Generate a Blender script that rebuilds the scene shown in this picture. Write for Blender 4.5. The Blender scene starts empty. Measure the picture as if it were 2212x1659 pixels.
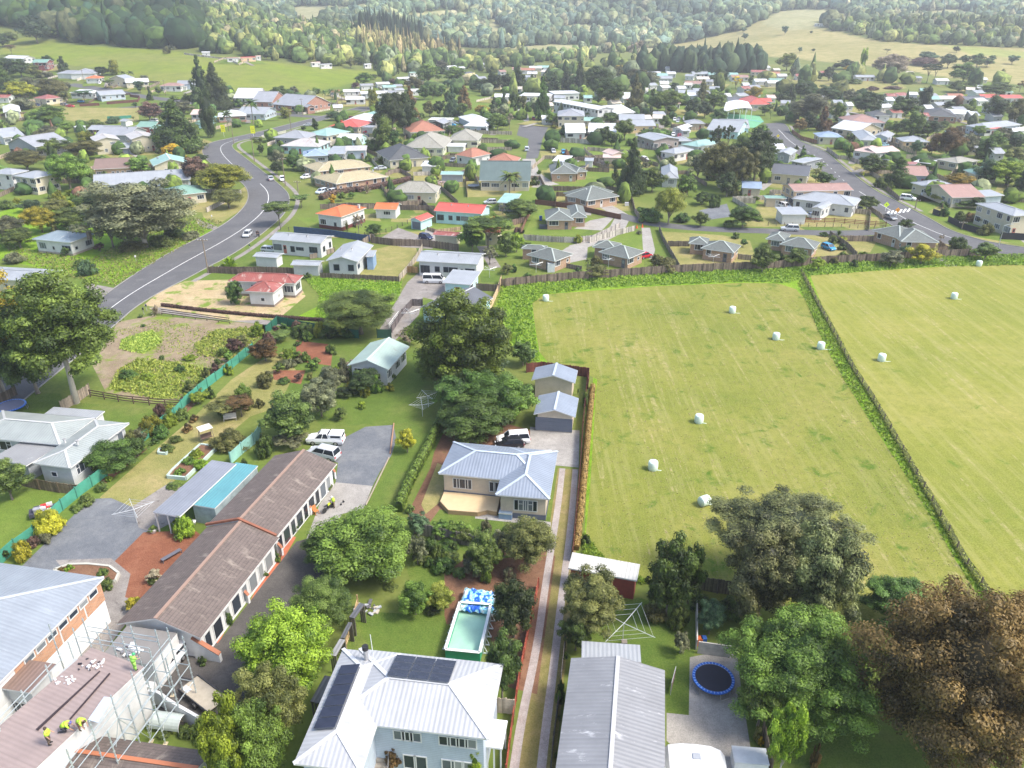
import bpy,math,random
import numpy as np
from mathutils import Vector,Matrix,noise as mnoise
from mathutils.geometry import tessellate_polygon
R=math.radians
random.seed(7);rng=np.random.default_rng(7)
SC=bpy.context.scene
COL=SC.collection
# ------ camera
FPX,CU,CV,HCAM,PITCH=1680.0,1106.0,829.5,55.0,math.atan(829.5/1680.0)
cam=bpy.data.cameras.new('camera');camo=bpy.data.objects.new('camera',cam);COL.objects.link(camo)
camo.location=(0,0,HCAM);camo.rotation_euler=(math.pi/2-PITCH,0,0)
cam.sensor_fit='HORIZONTAL';cam.sensor_width=36;cam.lens=36*FPX/2212.0
cam.clip_end=20000;cam.clip_start=1.0
SC.camera=camo
# ------ sky, sun, exposure
SUN_EL,SUN_AZ=R(52),R(105)
W=bpy.data.worlds.new('World');SC.world=W;W.use_nodes=True
nt=W.node_tree;bg=nt.nodes['Background']
sky=nt.nodes.new('ShaderNodeTexSky');sky.sky_type='NISHITA';sky.sun_disc=False
sky.sun_elevation=SUN_EL;sky.sun_rotation=SUN_AZ;sky.air_density=1.0;sky.dust_density=3.0;sky.ozone_density=1.0
nt.links.new(sky.outputs[0],bg.inputs[0]);bg.inputs[1].default_value=0.15
sl=bpy.data.lights.new('sun','SUN');so=bpy.data.objects.new('sun',sl);COL.objects.link(so)
sl.energy=2.0;sl.angle=R(13);sl.color=(1.0,0.95,0.87)
sd=Vector((math.sin(SUN_AZ)*math.cos(SUN_EL),math.cos(SUN_AZ)*math.cos(SUN_EL),math.sin(SUN_EL)))
so.rotation_euler=sd.to_track_quat('Z','Y').to_euler();so.location=(0,0,200)
SC.view_settings.view_transform='Standard';SC.view_settings.look='None'
SC.view_settings.exposure=1.24;SC.view_settings.gamma=1;SC.view_settings.use_curve_mapping=False
SC.cycles.max_bounces=5;SC.cycles.diffuse_bounces=3;SC.cycles.glossy_bounces=2;SC.cycles.transmission_bounces=2
SC.cycles.volume_bounces=0;SC.cycles.use_denoising=True
SC.cycles.sample_clamp_indirect=6
# ------ terrain and pixel to ground
def S(t):
 t=np.clip(t,0,1);return t*t*(3-2*t)
def terr(x,y):
 x=np.asarray(x,float);y=np.asarray(y,float)
 z=24*S((y-400)/330)*S((-x-20)/230)
 z=z+26*S((y-640)/220)*S((-x-230)/150)*(1-S((y-980)/250))
 z=z+26*S((y-560)/520)*S((x-170)/260)
 rid=90*np.sin(x/310+1.3)+60*np.sin(x/143+y/900+.4)+35*np.sin(x/71+y/333)
 z=z+125*(1-np.exp(-(330+.9*rid)*S((y-1130+.55*rid*1.3)/1900)/125))
 z=z+5*np.sin(x/57+1)*np.sin(y/83)*S((y-700)/400)
 return z
def tz(x,y):return float(terr(x,y))
cp,sp_=math.cos(PITCH),math.sin(PITCH)
def ray(u,v):
 a,b=u-CU,CV-v
 d=Vector((a,FPX*cp+b*sp_,-FPX*sp_+b*cp));return d.normalized()
def G(u,v,h=0.0):
 """the point at height h above the ground that the photograph shows at (u, v)"""
 d=ray(u,v);o=Vector((0,0,HCAM))
 if d.z<0:
  t=(HCAM-h)/-d.z;p=o+d*t
  if p.y<395:return Vector((p.x,p.y,h))
 t0=300.0;t=t0
 while t<6000:
  p=o+d*t
  if p.z<tz(p.x,p.y)+h:break
  t0=t;t*=1.012
 a,b=t0,t
 for _ in range(14):
  m=(a+b)/2;p=o+d*m
  if p.z<tz(p.x,p.y)+h:b=m
  else:a=m
 p=o+d*b
 return Vector((p.x,p.y,tz(p.x,p.y)+h))
def depth(p):return p[1]*cp+(HCAM-p[2])*sp_
def proj(p):
 dz=p[2]-HCAM;dep=p[1]*cp-dz*sp_
 return CU+FPX*p[0]/dep,CV-FPX*(p[1]*sp_+dz*cp)/dep
def mpp(p):return depth(p)/FPX
OX=OY=0.0
def T(c,r):
 global OX,OY;OX,OY=553.0*c,414.75*r
def px(x,y):return OX+x/4.0,OY+y/4.0
# ------ materials
MATS={}
def newmat(name):
 m=bpy.data.materials.new(name);m.use_nodes=True
 return m,m.node_tree,m.node_tree.nodes['Principled BSDF']
class NB:
 def __init__(s,nt):s.nt=nt
 def n(s,t,**k):
  nd=s.nt.nodes.new(t)
  for a,b in k.items():
   if a.startswith('i_'):
    key=a[2:];key=int(key)if key.isdigit()else key.replace('_',' ')
    nd.inputs[key].default_value=b
   else:setattr(nd,a,b)
  return nd
 def l(s,a,b):s.nt.links.new(a,b)
 def noise(s,vec,scale,detail=4,rough=.6,dist=0):
  nd=s.n('ShaderNodeTexNoise');nd.inputs['Scale'].default_value=scale
  nd.inputs['Detail'].default_value=detail;nd.inputs['Roughness'].default_value=rough
  nd.inputs['Distortion'].default_value=dist
  if vec is not None:s.l(vec,nd.inputs['Vector'])
  return nd.outputs['Fac']
 def ramp(s,fac,stops):
  nd=s.n('ShaderNodeValToRGB');cr=nd.color_ramp
  while len(cr.elements)<len(stops):cr.elements.new(.5)
  for e,(p,c)in zip(cr.elements,stops):
   e.position=p;e.color=(*c,1)if len(c)==3 else c
  s.l(fac,nd.inputs[0]);return nd.outputs[0]
 def mix(s,fac,a,b,mode='MIX'):
  nd=s.n('ShaderNodeMix',data_type='RGBA',blend_type=mode)
  for val,sock in((fac,nd.inputs[0]),(a,nd.inputs[6]),(b,nd.inputs[7])):
   if hasattr(val,'is_linked'):s.l(val,sock)
   elif isinstance(val,(int,float)):sock.default_value=val
   else:sock.default_value=(*val,1)
  return nd.outputs[2]
 def math(s,op,a,b=0.0,c=0.0):
  nd=s.n('ShaderNodeMath',operation=op)
  for k,v in enumerate((a,b,c)):
   if hasattr(v,'is_linked'):s.l(v,nd.inputs[k])
   else:nd.inputs[k].default_value=v
  return nd.outputs[0]
 def mapping(s,vec,scale,rot=0):
  nd=s.n('ShaderNodeMapping');nd.inputs['Scale'].default_value=scale;nd.inputs['Rotation'].default_value=(0,0,rot)
  s.l(vec,nd.inputs['Vector']);return nd.outputs[0]
def geo(b):return b.n('ShaderNodeNewGeometry').outputs['Position']
def objc(b):return b.n('ShaderNodeTexCoord').outputs['Object']
def uvc(b):return b.n('ShaderNodeTexCoord').outputs['UV']
def plain(c,rough=.6,var=.12,scale=2.0,metal=0.0,spec=.5):
 key=('plain',c,rough,var,scale,metal,spec)
 if key in MATS:return MATS[key]
 m,nt,p=newmat('paint');b=NB(nt)
 f=b.noise(objc(b),scale,5,.65)
 lo=tuple(x*(1-var)for x in c);hi=tuple(min(1,x*(1+var))for x in c)
 b.l(b.ramp(f,[(.3,lo),(.7,hi)]),p.inputs['Base Color'])
 p.inputs['Roughness'].default_value=rough;p.inputs['Metallic'].default_value=metal
 p.inputs['Specular IOR Level'].default_value=spec
 MATS[key]=m;return m
def boards(c,step=.2,depth_=.5,var=.1):
 """painted weatherboards: a fine line every step metres of height"""
 key=('boards',c,step)
 if key in MATS:return MATS[key]
 m,nt,p=newmat('weatherboard');b=NB(nt);oc=objc(b)
 sx=b.n('ShaderNodeSeparateXYZ');b.l(oc,sx.inputs[0])
 fr=b.math('FRACT',b.math('DIVIDE',sx.outputs[2],step))
 line=b.math('LESS_THAN',fr,.16)
 n1=b.noise(oc,.8,5,.7);base=b.ramp(n1,[(.3,tuple(x*(1-var)for x in c)),(.7,tuple(min(.95,x*(1+var))for x in c))])
 n2=b.noise(b.mapping(oc,(3,3,.35)),1.2,4,.7)
 base=b.mix(b.ramp(n2,[(.55,(0,0,0)),(.8,(.35,.35,.35))]),base,tuple(x*.55 for x in c))
 base=b.mix(b.math('MULTIPLY',line,depth_),base,tuple(x*.45 for x in c))
 b.l(base,p.inputs['Base Color']);p.inputs['Roughness'].default_value=.6
 MATS[key]=m;return m
def brick(c,c2=(.30,.22,.15)):
 key=('brick',c)
 if key in MATS:return MATS[key]
 m,nt,p=newmat('brickwork');b=NB(nt);oc=objc(b)
 sx=b.n('ShaderNodeSeparateXYZ');b.l(oc,sx.inputs[0])
 cx=b.n('ShaderNodeCombineXYZ');b.l(b.math('ADD',sx.outputs[0],sx.outputs[1]),cx.inputs[0]);b.l(sx.outputs[2],cx.inputs[1])
 t=b.n('ShaderNodeTexBrick');b.l(cx.outputs[0],t.inputs['Vector']);t.inputs['Scale'].default_value=1
 t.inputs['Brick Width'].default_value=.46;t.inputs['Row Height'].default_value=.17;t.inputs['Mortar Size'].default_value=.018
 t.inputs['Color1'].default_value=(*c,1);t.inputs['Color2'].default_value=(c[0]*.68,c[1]*.62,c[2]*.6,1)
 t.inputs['Mortar'].default_value=(.42,.36,.30,1)
 b.l(b.mix(.18,t.outputs[0],b.ramp(b.noise(oc,1.1,4),[(.3,c2),(.7,(.5,.38,.28))])),p.inputs['Base Color'])
 p.inputs['Roughness'].default_value=.85
 MATS[key]=m;return m
def roofm(c,kind='corr',stain=None,amt=.0,gloss=.45):
 key=('roof',c,kind,stain,amt)
 if key in MATS:return MATS[key]
 m,nt,p=newmat('roofing');b=NB(nt);uv=uvc(b);gp=objc(b)
 sx=b.n('ShaderNodeSeparateXYZ');b.l(uv,sx.inputs[0])
 n1=b.noise(gp,.35,5,.65)
 base=b.ramp(n1,[(.3,tuple(x*.86 for x in c)),(.7,tuple(min(.9,x*1.12)for x in c))])
 n3=b.noise(b.mapping(uv,(2.2,.22,1)),1.0,5,.7)
 base=b.mix(b.ramp(n3,[(.5,(0,0,0)),(.75,(.4,.4,.4))]),base,tuple(x*.72 for x in c))
 if kind=='corr':
  w=b.math('SINE',b.math('MULTIPLY',sx.outputs[0],2*math.pi/.38))
  base=b.mix(b.math('MULTIPLY_ADD',w,.09,.09),base,tuple(x*.45 for x in c))
  lap=b.math('LESS_THAN',b.math('FRACT',b.math('DIVIDE',sx.outputs[0],2.28)),.04)
  base=b.mix(b.math('MULTIPLY',lap,.2),base,tuple(x*.5 for x in c))
  p.inputs['Roughness'].default_value=gloss
  bm=b.n('ShaderNodeBump');bm.inputs['Strength'].default_value=.25;bm.inputs['Distance'].default_value=.05
  b.l(w,bm.inputs['Height']);b.l(bm.outputs[0],p.inputs['Normal'])
 else:
  fy=b.math('FRACT',b.math('DIVIDE',sx.outputs[1],.36))
  fx=b.math('FRACT',b.math('DIVIDE',sx.outputs[0],.30))
  ly=b.math('LESS_THAN',fy,.26);lx=b.math('LESS_THAN',fx,.2)
  ln=b.math('MAXIMUM',ly,b.math('MULTIPLY',lx,.6))
  base=b.mix(b.math('MULTIPLY',ln,.5),base,tuple(x*.3 for x in c))
  fl=b.n('ShaderNodeCombineXYZ')
  b.l(b.math('FLOOR',b.math('DIVIDE',sx.outputs[0],.30)),fl.inputs[0]);b.l(b.math('FLOOR',b.math('DIVIDE',sx.outputs[1],.36)),fl.inputs[1])
  wn=b.n('ShaderNodeTexWhiteNoise',noise_dimensions='2D');b.l(fl.outputs[0],wn.inputs['Vector'])
  base=b.mix(b.math('MULTIPLY',wn.outputs['Value'],.3),base,tuple(min(1,x*1.6)for x in c))
  p.inputs['Roughness'].default_value=.75
 if stain:
  n2=b.noise(b.mapping(uv,(.9,.35,1)),.9,6,.75)
  base=b.mix(b.ramp(n2,[(.62-amt,(0,0,0)),(.74-amt,(1,1,1))]),base,stain)
 b.l(base,p.inputs['Base Color'])
 MATS[key]=m;return m
def leafm(c1,c2,rough=.55):
 key=('leaf',c1,c2)
 if key in MATS:return MATS[key]
 m,nt,p=newmat('foliage');b=NB(nt)
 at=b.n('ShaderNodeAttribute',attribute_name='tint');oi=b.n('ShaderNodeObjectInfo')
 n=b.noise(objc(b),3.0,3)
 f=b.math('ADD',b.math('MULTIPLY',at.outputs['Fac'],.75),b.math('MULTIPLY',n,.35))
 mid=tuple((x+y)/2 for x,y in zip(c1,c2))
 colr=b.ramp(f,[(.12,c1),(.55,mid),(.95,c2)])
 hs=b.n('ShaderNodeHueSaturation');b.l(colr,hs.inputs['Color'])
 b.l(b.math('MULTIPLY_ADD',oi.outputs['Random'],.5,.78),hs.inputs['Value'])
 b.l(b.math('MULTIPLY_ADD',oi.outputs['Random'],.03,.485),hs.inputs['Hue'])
 b.l(hs.outputs[0],p.inputs['Base Color']);p.inputs['Roughness'].default_value=rough
 p.inputs['Specular IOR Level'].default_value=.35
 tr=b.n('ShaderNodeBsdfTranslucent');b.l(hs.outputs[0],tr.inputs['Color'])
 ms=b.n('ShaderNodeMixShader');ms.inputs[0].default_value=.22
 b.l(p.outputs[0],ms.inputs[1]);b.l(tr.outputs[0],ms.inputs[2])
 b.l(ms.outputs[0],nt.nodes['Material Output'].inputs['Surface'])
 MATS[key]=m;return m
def glassm():
 key='glass'
 if key in MATS:return MATS[key]
 m,nt,p=newmat('window_glass');b=NB(nt)
 oi=b.n('ShaderNodeObjectInfo')
 b.l(b.ramp(oi.outputs['Random'],[(.0,(.012,.016,.024)),(.55,(.03,.04,.055)),(.8,(.12,.14,.16)),(1,(.3,.31,.3))]),p.inputs['Base Color'])
 p.inputs['Roughness'].default_value=.08
 MATS[key]=m;return m
def groundm(name,cols,s1=.08,s2=1.2,s3=7,streak=None,patch=None,bump=.3):
 """three scales of mottling between three colours; streak = (sx, sy, rot, colour, lo, hi)"""
 m,nt,p=newmat(name);b=NB(nt);g=geo(b)
 a,c,d=cols
 f1=b.noise(g,s1,6,.65,.3);base=b.ramp(f1,[(.33,a),(.5,c),(.68,d)])
 f2=b.noise(g,s2,6,.75);base=b.mix(b.ramp(f2,[(.38,(0,0,0)),(.66,(.55,.55,.55))]),base,tuple(x*.6 for x in a))
 f3=b.noise(g,s3,4,.75);base=b.mix(b.ramp(f3,[(.35,(0,0,0)),(.7,(.45,.45,.45))]),base,tuple(min(.9,x*1.5)for x in d))
 if streak:
  sx,sy,rot,cc,lo,hi=streak
  f4=b.noise(b.mapping(g,(sx,sy,1),rot),1,6,.7);base=b.mix(b.ramp(f4,[(lo,(0,0,0)),(hi,(1,1,1))]),base,cc)
 if streak:
  f6=b.noise(b.mapping(g,(streak[0]*.42,.018,1),streak[2]),1,3,.55,.4);f7=b.noise(g,.9,5,.8)
  base=b.mix(b.math('MULTIPLY',b.ramp(f6,[(.57,(0,0,0)),(.60,(1,1,1)),(.63,(0,0,0))]),b.ramp(f7,[(.45,(0,0,0)),(.62,(.5,.5,.5))])),base,(.46,.37,.22))
 if patch:
  sc,cc,lo,hi=patch
  f5=b.noise(g,sc,7,.7,.5);base=b.mix(b.ramp(f5,[(lo,(0,0,0)),(hi,(1,1,1))]),base,cc)
 b.l(base,p.inputs['Base Color']);p.inputs['Roughness'].default_value=.95;p.inputs['Specular IOR Level'].default_value=.15
 if bump:
  bm=b.n('ShaderNodeBump');bm.inputs['Strength'].default_value=bump;bm.inputs['Distance'].default_value=.25
  b.l(b.math('ADD',f2,f3),bm.inputs['Height']);b.l(bm.outputs[0],p.inputs['Normal'])
 return m
# ------ mesh building
class MB:
 def __init__(s):s.v,s.f,s.m,s.uv,s.mats=[],[],[],[],[]
 def mi(s,mat):
  if mat not in s.mats:s.mats.append(mat)
  return s.mats.index(mat)
 def face(s,pts,mat,uvs=None):
  i=len(s.v);s.v+=[tuple(p)for p in pts];s.f.append(tuple(range(i,i+len(pts))));s.m.append(s.mi(mat))
  s.uv.append(uvs or[(p[0],p[1])for p in pts])
 def slope(s,pts,mat,along):
  """roof plane: u runs along the eave, v down the slope"""
  a=Vector(along).normalized();n=(Vector(pts[1])-Vector(pts[0])).cross(Vector(pts[2])-Vector(pts[0])).normalized()
  d=n.cross(a);s.face(pts,mat,[(Vector(p).dot(a),Vector(p).dot(d))for p in pts])
 def hexa(s,c,mat):
  """8 corners: bottom loop then top loop, counter-clockwise from above"""
  q=[(3,2,1,0),(4,5,6,7),(0,1,5,4),(1,2,6,5),(2,3,7,6),(3,0,4,7)]
  for f in q:s.face([c[k]for k in f],mat)
 def box(s,x0,x1,y0,y1,z0,z1,mat):
  s.hexa([(x0,y0,z0),(x1,y0,z0),(x1,y1,z0),(x0,y1,z0),(x0,y0,z1),(x1,y0,z1),(x1,y1,z1),(x0,y1,z1)],mat)
 def bar(s,p,q,w,h,mat):
  p,q=Vector(p),Vector(q);d=(q-p)
  if d.length<1e-5:return
  d.normalize();up=Vector((0,0,1))if abs(d.z)<.95 else Vector((1,0,0))
  r=d.cross(up).normalized()*w/2;t=r.cross(d).normalized()*h/2
  s.hexa([p-r-t,q-r-t,q+r-t,p+r-t,p-r+t,q-r+t,q+r+t,p+r+t],mat)
 def tube(s,pts,rads,mat,n=6,cap=True):
  pts=[Vector(p)for p in pts];rings=[]
  for i,p in enumerate(pts):
   d=(pts[min(i+1,len(pts)-1)]-pts[max(i-1,0)]).normalized()
   up=Vector((0,0,1))if abs(d.z)<.9 else Vector((1,0,0))
   a=d.cross(up).normalized();b2=d.cross(a)
   r=rads[i]if isinstance(rads,(list,tuple))else rads
   rings.append([len(s.v)+k for k in range(n)])
   s.v+=[tuple(p+a*r*math.cos(2*math.pi*k/n)+b2*r*math.sin(2*math.pi*k/n))for k in range(n)]
  mi=s.mi(mat)
  for i in range(len(rings)-1):
   for k in range(n):
    s.f.append((rings[i][k],rings[i][(k+1)%n],rings[i+1][(k+1)%n],rings[i+1][k]));s.m.append(mi);s.uv.append([(0,0)]*4)
  if cap:
   s.f.append(tuple(rings[0][::-1]));s.m.append(mi);s.uv.append([(0,0)]*n)
   s.f.append(tuple(rings[-1]));s.m.append(mi);s.uv.append([(0,0)]*n)
 def mesh(s,name,smooth=False):
  me=bpy.data.meshes.new(name);me.from_pydata(s.v,[],s.f)
  for m in s.mats:me.materials.append(m)
  me.polygons.foreach_set('material_index',s.m)
  ul=me.uv_layers.new(name='UVMap');flat=[c for f in s.uv for p in f for c in p];ul.data.foreach_set('uv',flat)
  if smooth:me.polygons.foreach_set('use_smooth',[True]*len(s.f))
  me.update();return me
 def build(s,name,parent=None,smooth=False):
  if not s.v:return None
  return link(name,s.mesh(name,smooth),parent)
def link(name,data,parent=None,loc=(0,0,0),rz=0.0):
 o=bpy.data.objects.new(name,data);COL.objects.link(o);o.location=loc;o.rotation_euler=(0,0,rz)
 if parent:o.parent=parent
 return o
ANCH=[]
USED={}
def tag(o,label,cat,group=None):
 o['label']=label;o['category']=cat
 if group:o['group']=group
 if label in USED and not group:print('DUP LABEL',label)
 USED[label]=USED.get(label,0)+1
 return o
def thing(name,label,cat,loc,rz=0.0,group=None):
 return tag(link(name,None,None,loc,rz),label,cat,group)
def struct(o):o['kind']='structure';return o
def copy_tree(o,parent=None):
 c=o.copy();COL.objects.link(c)
 if parent:c.parent=parent
 for ch in o.children:copy_tree(ch,c)
 return c
def sheet(name,pts,mat,lift,drape=0):
 """a flat patch of ground with its outline given as photo pixels"""
 P=[G(*p)for p in pts];me=MB()
 if not drape:
  for t in tessellate_polygon([[Vector((p.x,p.y,0))for p in P]]):
   q=[P[k]for k in t]
   if(q[1]-q[0]).cross(q[2]-q[0]).z<0:q.reverse()
   me.face([(a.x,a.y,a.z+lift)for a in q],mat)
 return struct(me.build(name))
def resample(P,n):
 L=[0]
 for a,b in zip(P,P[1:]):L.append(L[-1]+(b-a).length)
 out=[];k=0
 for i in range(n):
  d=L[-1]*i/(n-1)
  while k<len(P)-2 and L[k+1]<d:k+=1
  t=(d-L[k])/max(1e-6,L[k+1]-L[k]);out.append(P[k].lerp(P[k+1],min(1,max(0,t))))
 return out
def smooth_line(P,it=2):
 for _ in range(it):
  Q=[P[0]]
  for a,b in zip(P,P[1:]):Q+=[a.lerp(b,.25),a.lerp(b,.75)]
  Q.append(P[-1]);P=Q
 return P
def strip(name,left,right,mat,lift,n=60):
 A=resample(smooth_line([G(*p)for p in left]),n);B=resample(smooth_line([G(*p)for p in right]),n)
 me=MB()
 for i in range(n-1):
  q=[A[i],B[i],B[i+1],A[i+1]]
  if(q[1]-q[0]).cross(q[2]-q[0]).z<0:q.reverse()
  me.face([(a.x,a.y,tz(a.x,a.y)+lift)for a in q],mat)
 return struct(me.build(name)),A,B
def ribbon(name,pts,width,mat,lift,n=40,h=0,smooth=2,world=False):
 P=resample(smooth_line(pts if world else[G(*p)for p in pts],smooth),n);me=MB();L,Rr=[],[]
 for i,p in enumerate(P):
  d=(P[min(i+1,n-1)]-P[max(i-1,0)]);d.z=0;d.normalize();s=Vector((-d.y,d.x,0))*width/2
  L.append(p+s);Rr.append(p-s)
 for i in range(n-1):
  q=[(a.x,a.y,tz(a.x,a.y)+lift)for a in(Rr[i],Rr[i+1],L[i+1],L[i])]
  me.face(q,mat)
  if h:
   for a,b in((L[i+1],L[i]),(Rr[i],Rr[i+1])):
    me.face([(a.x,a.y,tz(a.x,a.y)+lift-h),(b.x,b.y,tz(b.x,b.y)+lift-h),(b.x,b.y,tz(b.x,b.y)+lift),(a.x,a.y,tz(a.x,a.y)+lift)],mat)
 return struct(me.build(name))
# ------ houses
C_=dict(white=(.60,.60,.585),cream=(.54,.49,.36),pale=(.48,.50,.50),grey=(.30,.32,.34),bluegrey=(.42,.48,.55),aqua=(.45,.66,.68),yellow=(.66,.50,.26),tan=(.50,.42,.30),brown=(.16,.10,.07),maroon=(.20,.05,.05),dark=(.05,.05,.055),green=(.12,.25,.18),mauve=(.34,.28,.26),beige=(.55,.47,.36),peach=(.66,.46,.27),redw=(.34,.09,.06),blue=(.20,.30,.45),mossw=(.55,.55,.40))
RF=dict(grey=((.30,.31,.33),'corr',None,0),lgrey=((.32,.34,.36),'corr',None,0),dgrey=((.11,.115,.125),'corr',None,0),white=((.62,.63,.64),'corr',None,0),slate=((.12,.135,.125),'tile',None,0),green=((.20,.34,.27),'corr',None,0),aqua=((.28,.45,.40),'corr',None,0),blue=((.26,.34,.45),'corr',None,0),hblue=((.225,.26,.315),'corr',None,0),red=((.52,.10,.07),'corr',None,0),orange=((.60,.16,.05),'corr',(.66,.30,.16),.02),rust=((.30,.09,.07),'corr',(.50,.42,.36),.07),prust=((.46,.44,.42),'corr',(.36,.15,.10),.06),brown=((.22,.15,.12),'corr',None,0),tan=((.36,.31,.19),'tile',None,0),moss=((.27,.26,.22),'tile',(.18,.19,.12),.05),rbrown=((.32,.14,.09),'tile',(.22,.16,.12),.03),dark=((.075,.08,.085),'tile',(.15,.15,.15),.0),pbrown=((.34,.20,.16),'corr',(.45,.30,.26),.04),motel=((.125,.098,.085),'tile',(.24,.20,.165),.07),cream=((.62,.55,.46),'corr',None,0),gstain=((.36,.46,.40),'corr',(.22,.22,.18),.02),bstain=((.25,.31,.34),'corr',(.45,.46,.44),.05),fibro=((.27,.275,.28),'corr',(.45,.45,.44),.0),pink=((.60,.44,.38),'corr',None,0))
def roof_of(k):return roofm(*RF[k])if isinstance(k,str)else k
def wall_of(k):
 if isinstance(k,str):
  if k.startswith('b:'):return brick({'b:tan':(.42,.24,.13),'b:red':(.33,.09,.06),'b:yellow':(.52,.36,.18),'b:orange':(.55,.22,.09)}[k])
  if k.startswith('p:'):return plain(C_[k[2:]],.7,.1,1.2)
  return boards(C_[k])
 return k
WM={}
def win_mesh(w,h,fr,lod,kind):
 key=(w,h,fr,lod,kind)
 if key in WM:return WM[key]
 g=glassm();f=plain(fr,.5,.03);out=[]
 if kind=='G':
  me=MB();dm=plain(fr,.5,.04)
  n=max(4,int(h/.3))
  for k in range(n):me.box(-w/2,w/2,-.035 if k%2 else-.05,.02,-h/2+h*k/n+.012,-h/2+h*(k+1)/n,dm)
  me.box(-w/2,w/2,-.02,.02,-h/2,h/2,plain(tuple(x*.4 for x in fr)));out=[me.mesh('garage_door')]
 elif kind=='D':
  me=MB();me.box(-w/2,w/2,-.04,.02,-h/2,h/2,plain(fr,.5,.04));me.box(-w*.3,w*.3,-.05,-.04,0,h*.38,g)
  out=[me.mesh('door')]
 else:
  pane=MB();pane.box(-w/2,w/2,-.02,.03,-h/2,h/2,g)
  fm=MB()if lod<1 else pane;t=.09 if lod<1 else .12
  for a in((-w/2-t,-w/2,-h/2-t,h/2+t),(w/2,w/2+t,-h/2-t,h/2+t),(-w/2,w/2,h/2,h/2+t),(-w/2,w/2,-h/2-t,-h/2)):
   fm.box(a[0],a[1],-.06,.03,a[2],a[3],f)
  if w>1.5 and lod<2:
   for q in((-w*.22,w*.22)if w>1.7 else(0,)):fm.box(q-.03,q+.03,-.05,-.02,-h/2,h/2,f)
  if lod<1 and w>1.5:
   fm.box(-w/2,-w*.22,-.045,-.02,h*.12,h*.12+.05,f);fm.box(w*.22,w/2,-.045,-.02,h*.12,h*.12+.05,f)
  out=[pane.mesh('window')]+([fm.mesh('window_frame')]if lod<1 else[])
 WM[key]=out;return out
def put_window(root,p,ang,w,h,fr,lod,kind='W'):
 ms=win_mesh(round(w,1),round(h,1),fr,lod,kind)
 o=link({'W':'window','D':'door','G':'garage_door'}[kind],ms[0],root,p,ang)
 if len(ms)>1:link('window_frame',ms[1],o)
 return o
def inrect(p,r,e=.2):
 O,X,Y,L,D=r;d=p-O;a,b=d.dot(X),d.dot(Y)
 return e<a<L-e and e<b<D-e
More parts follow.
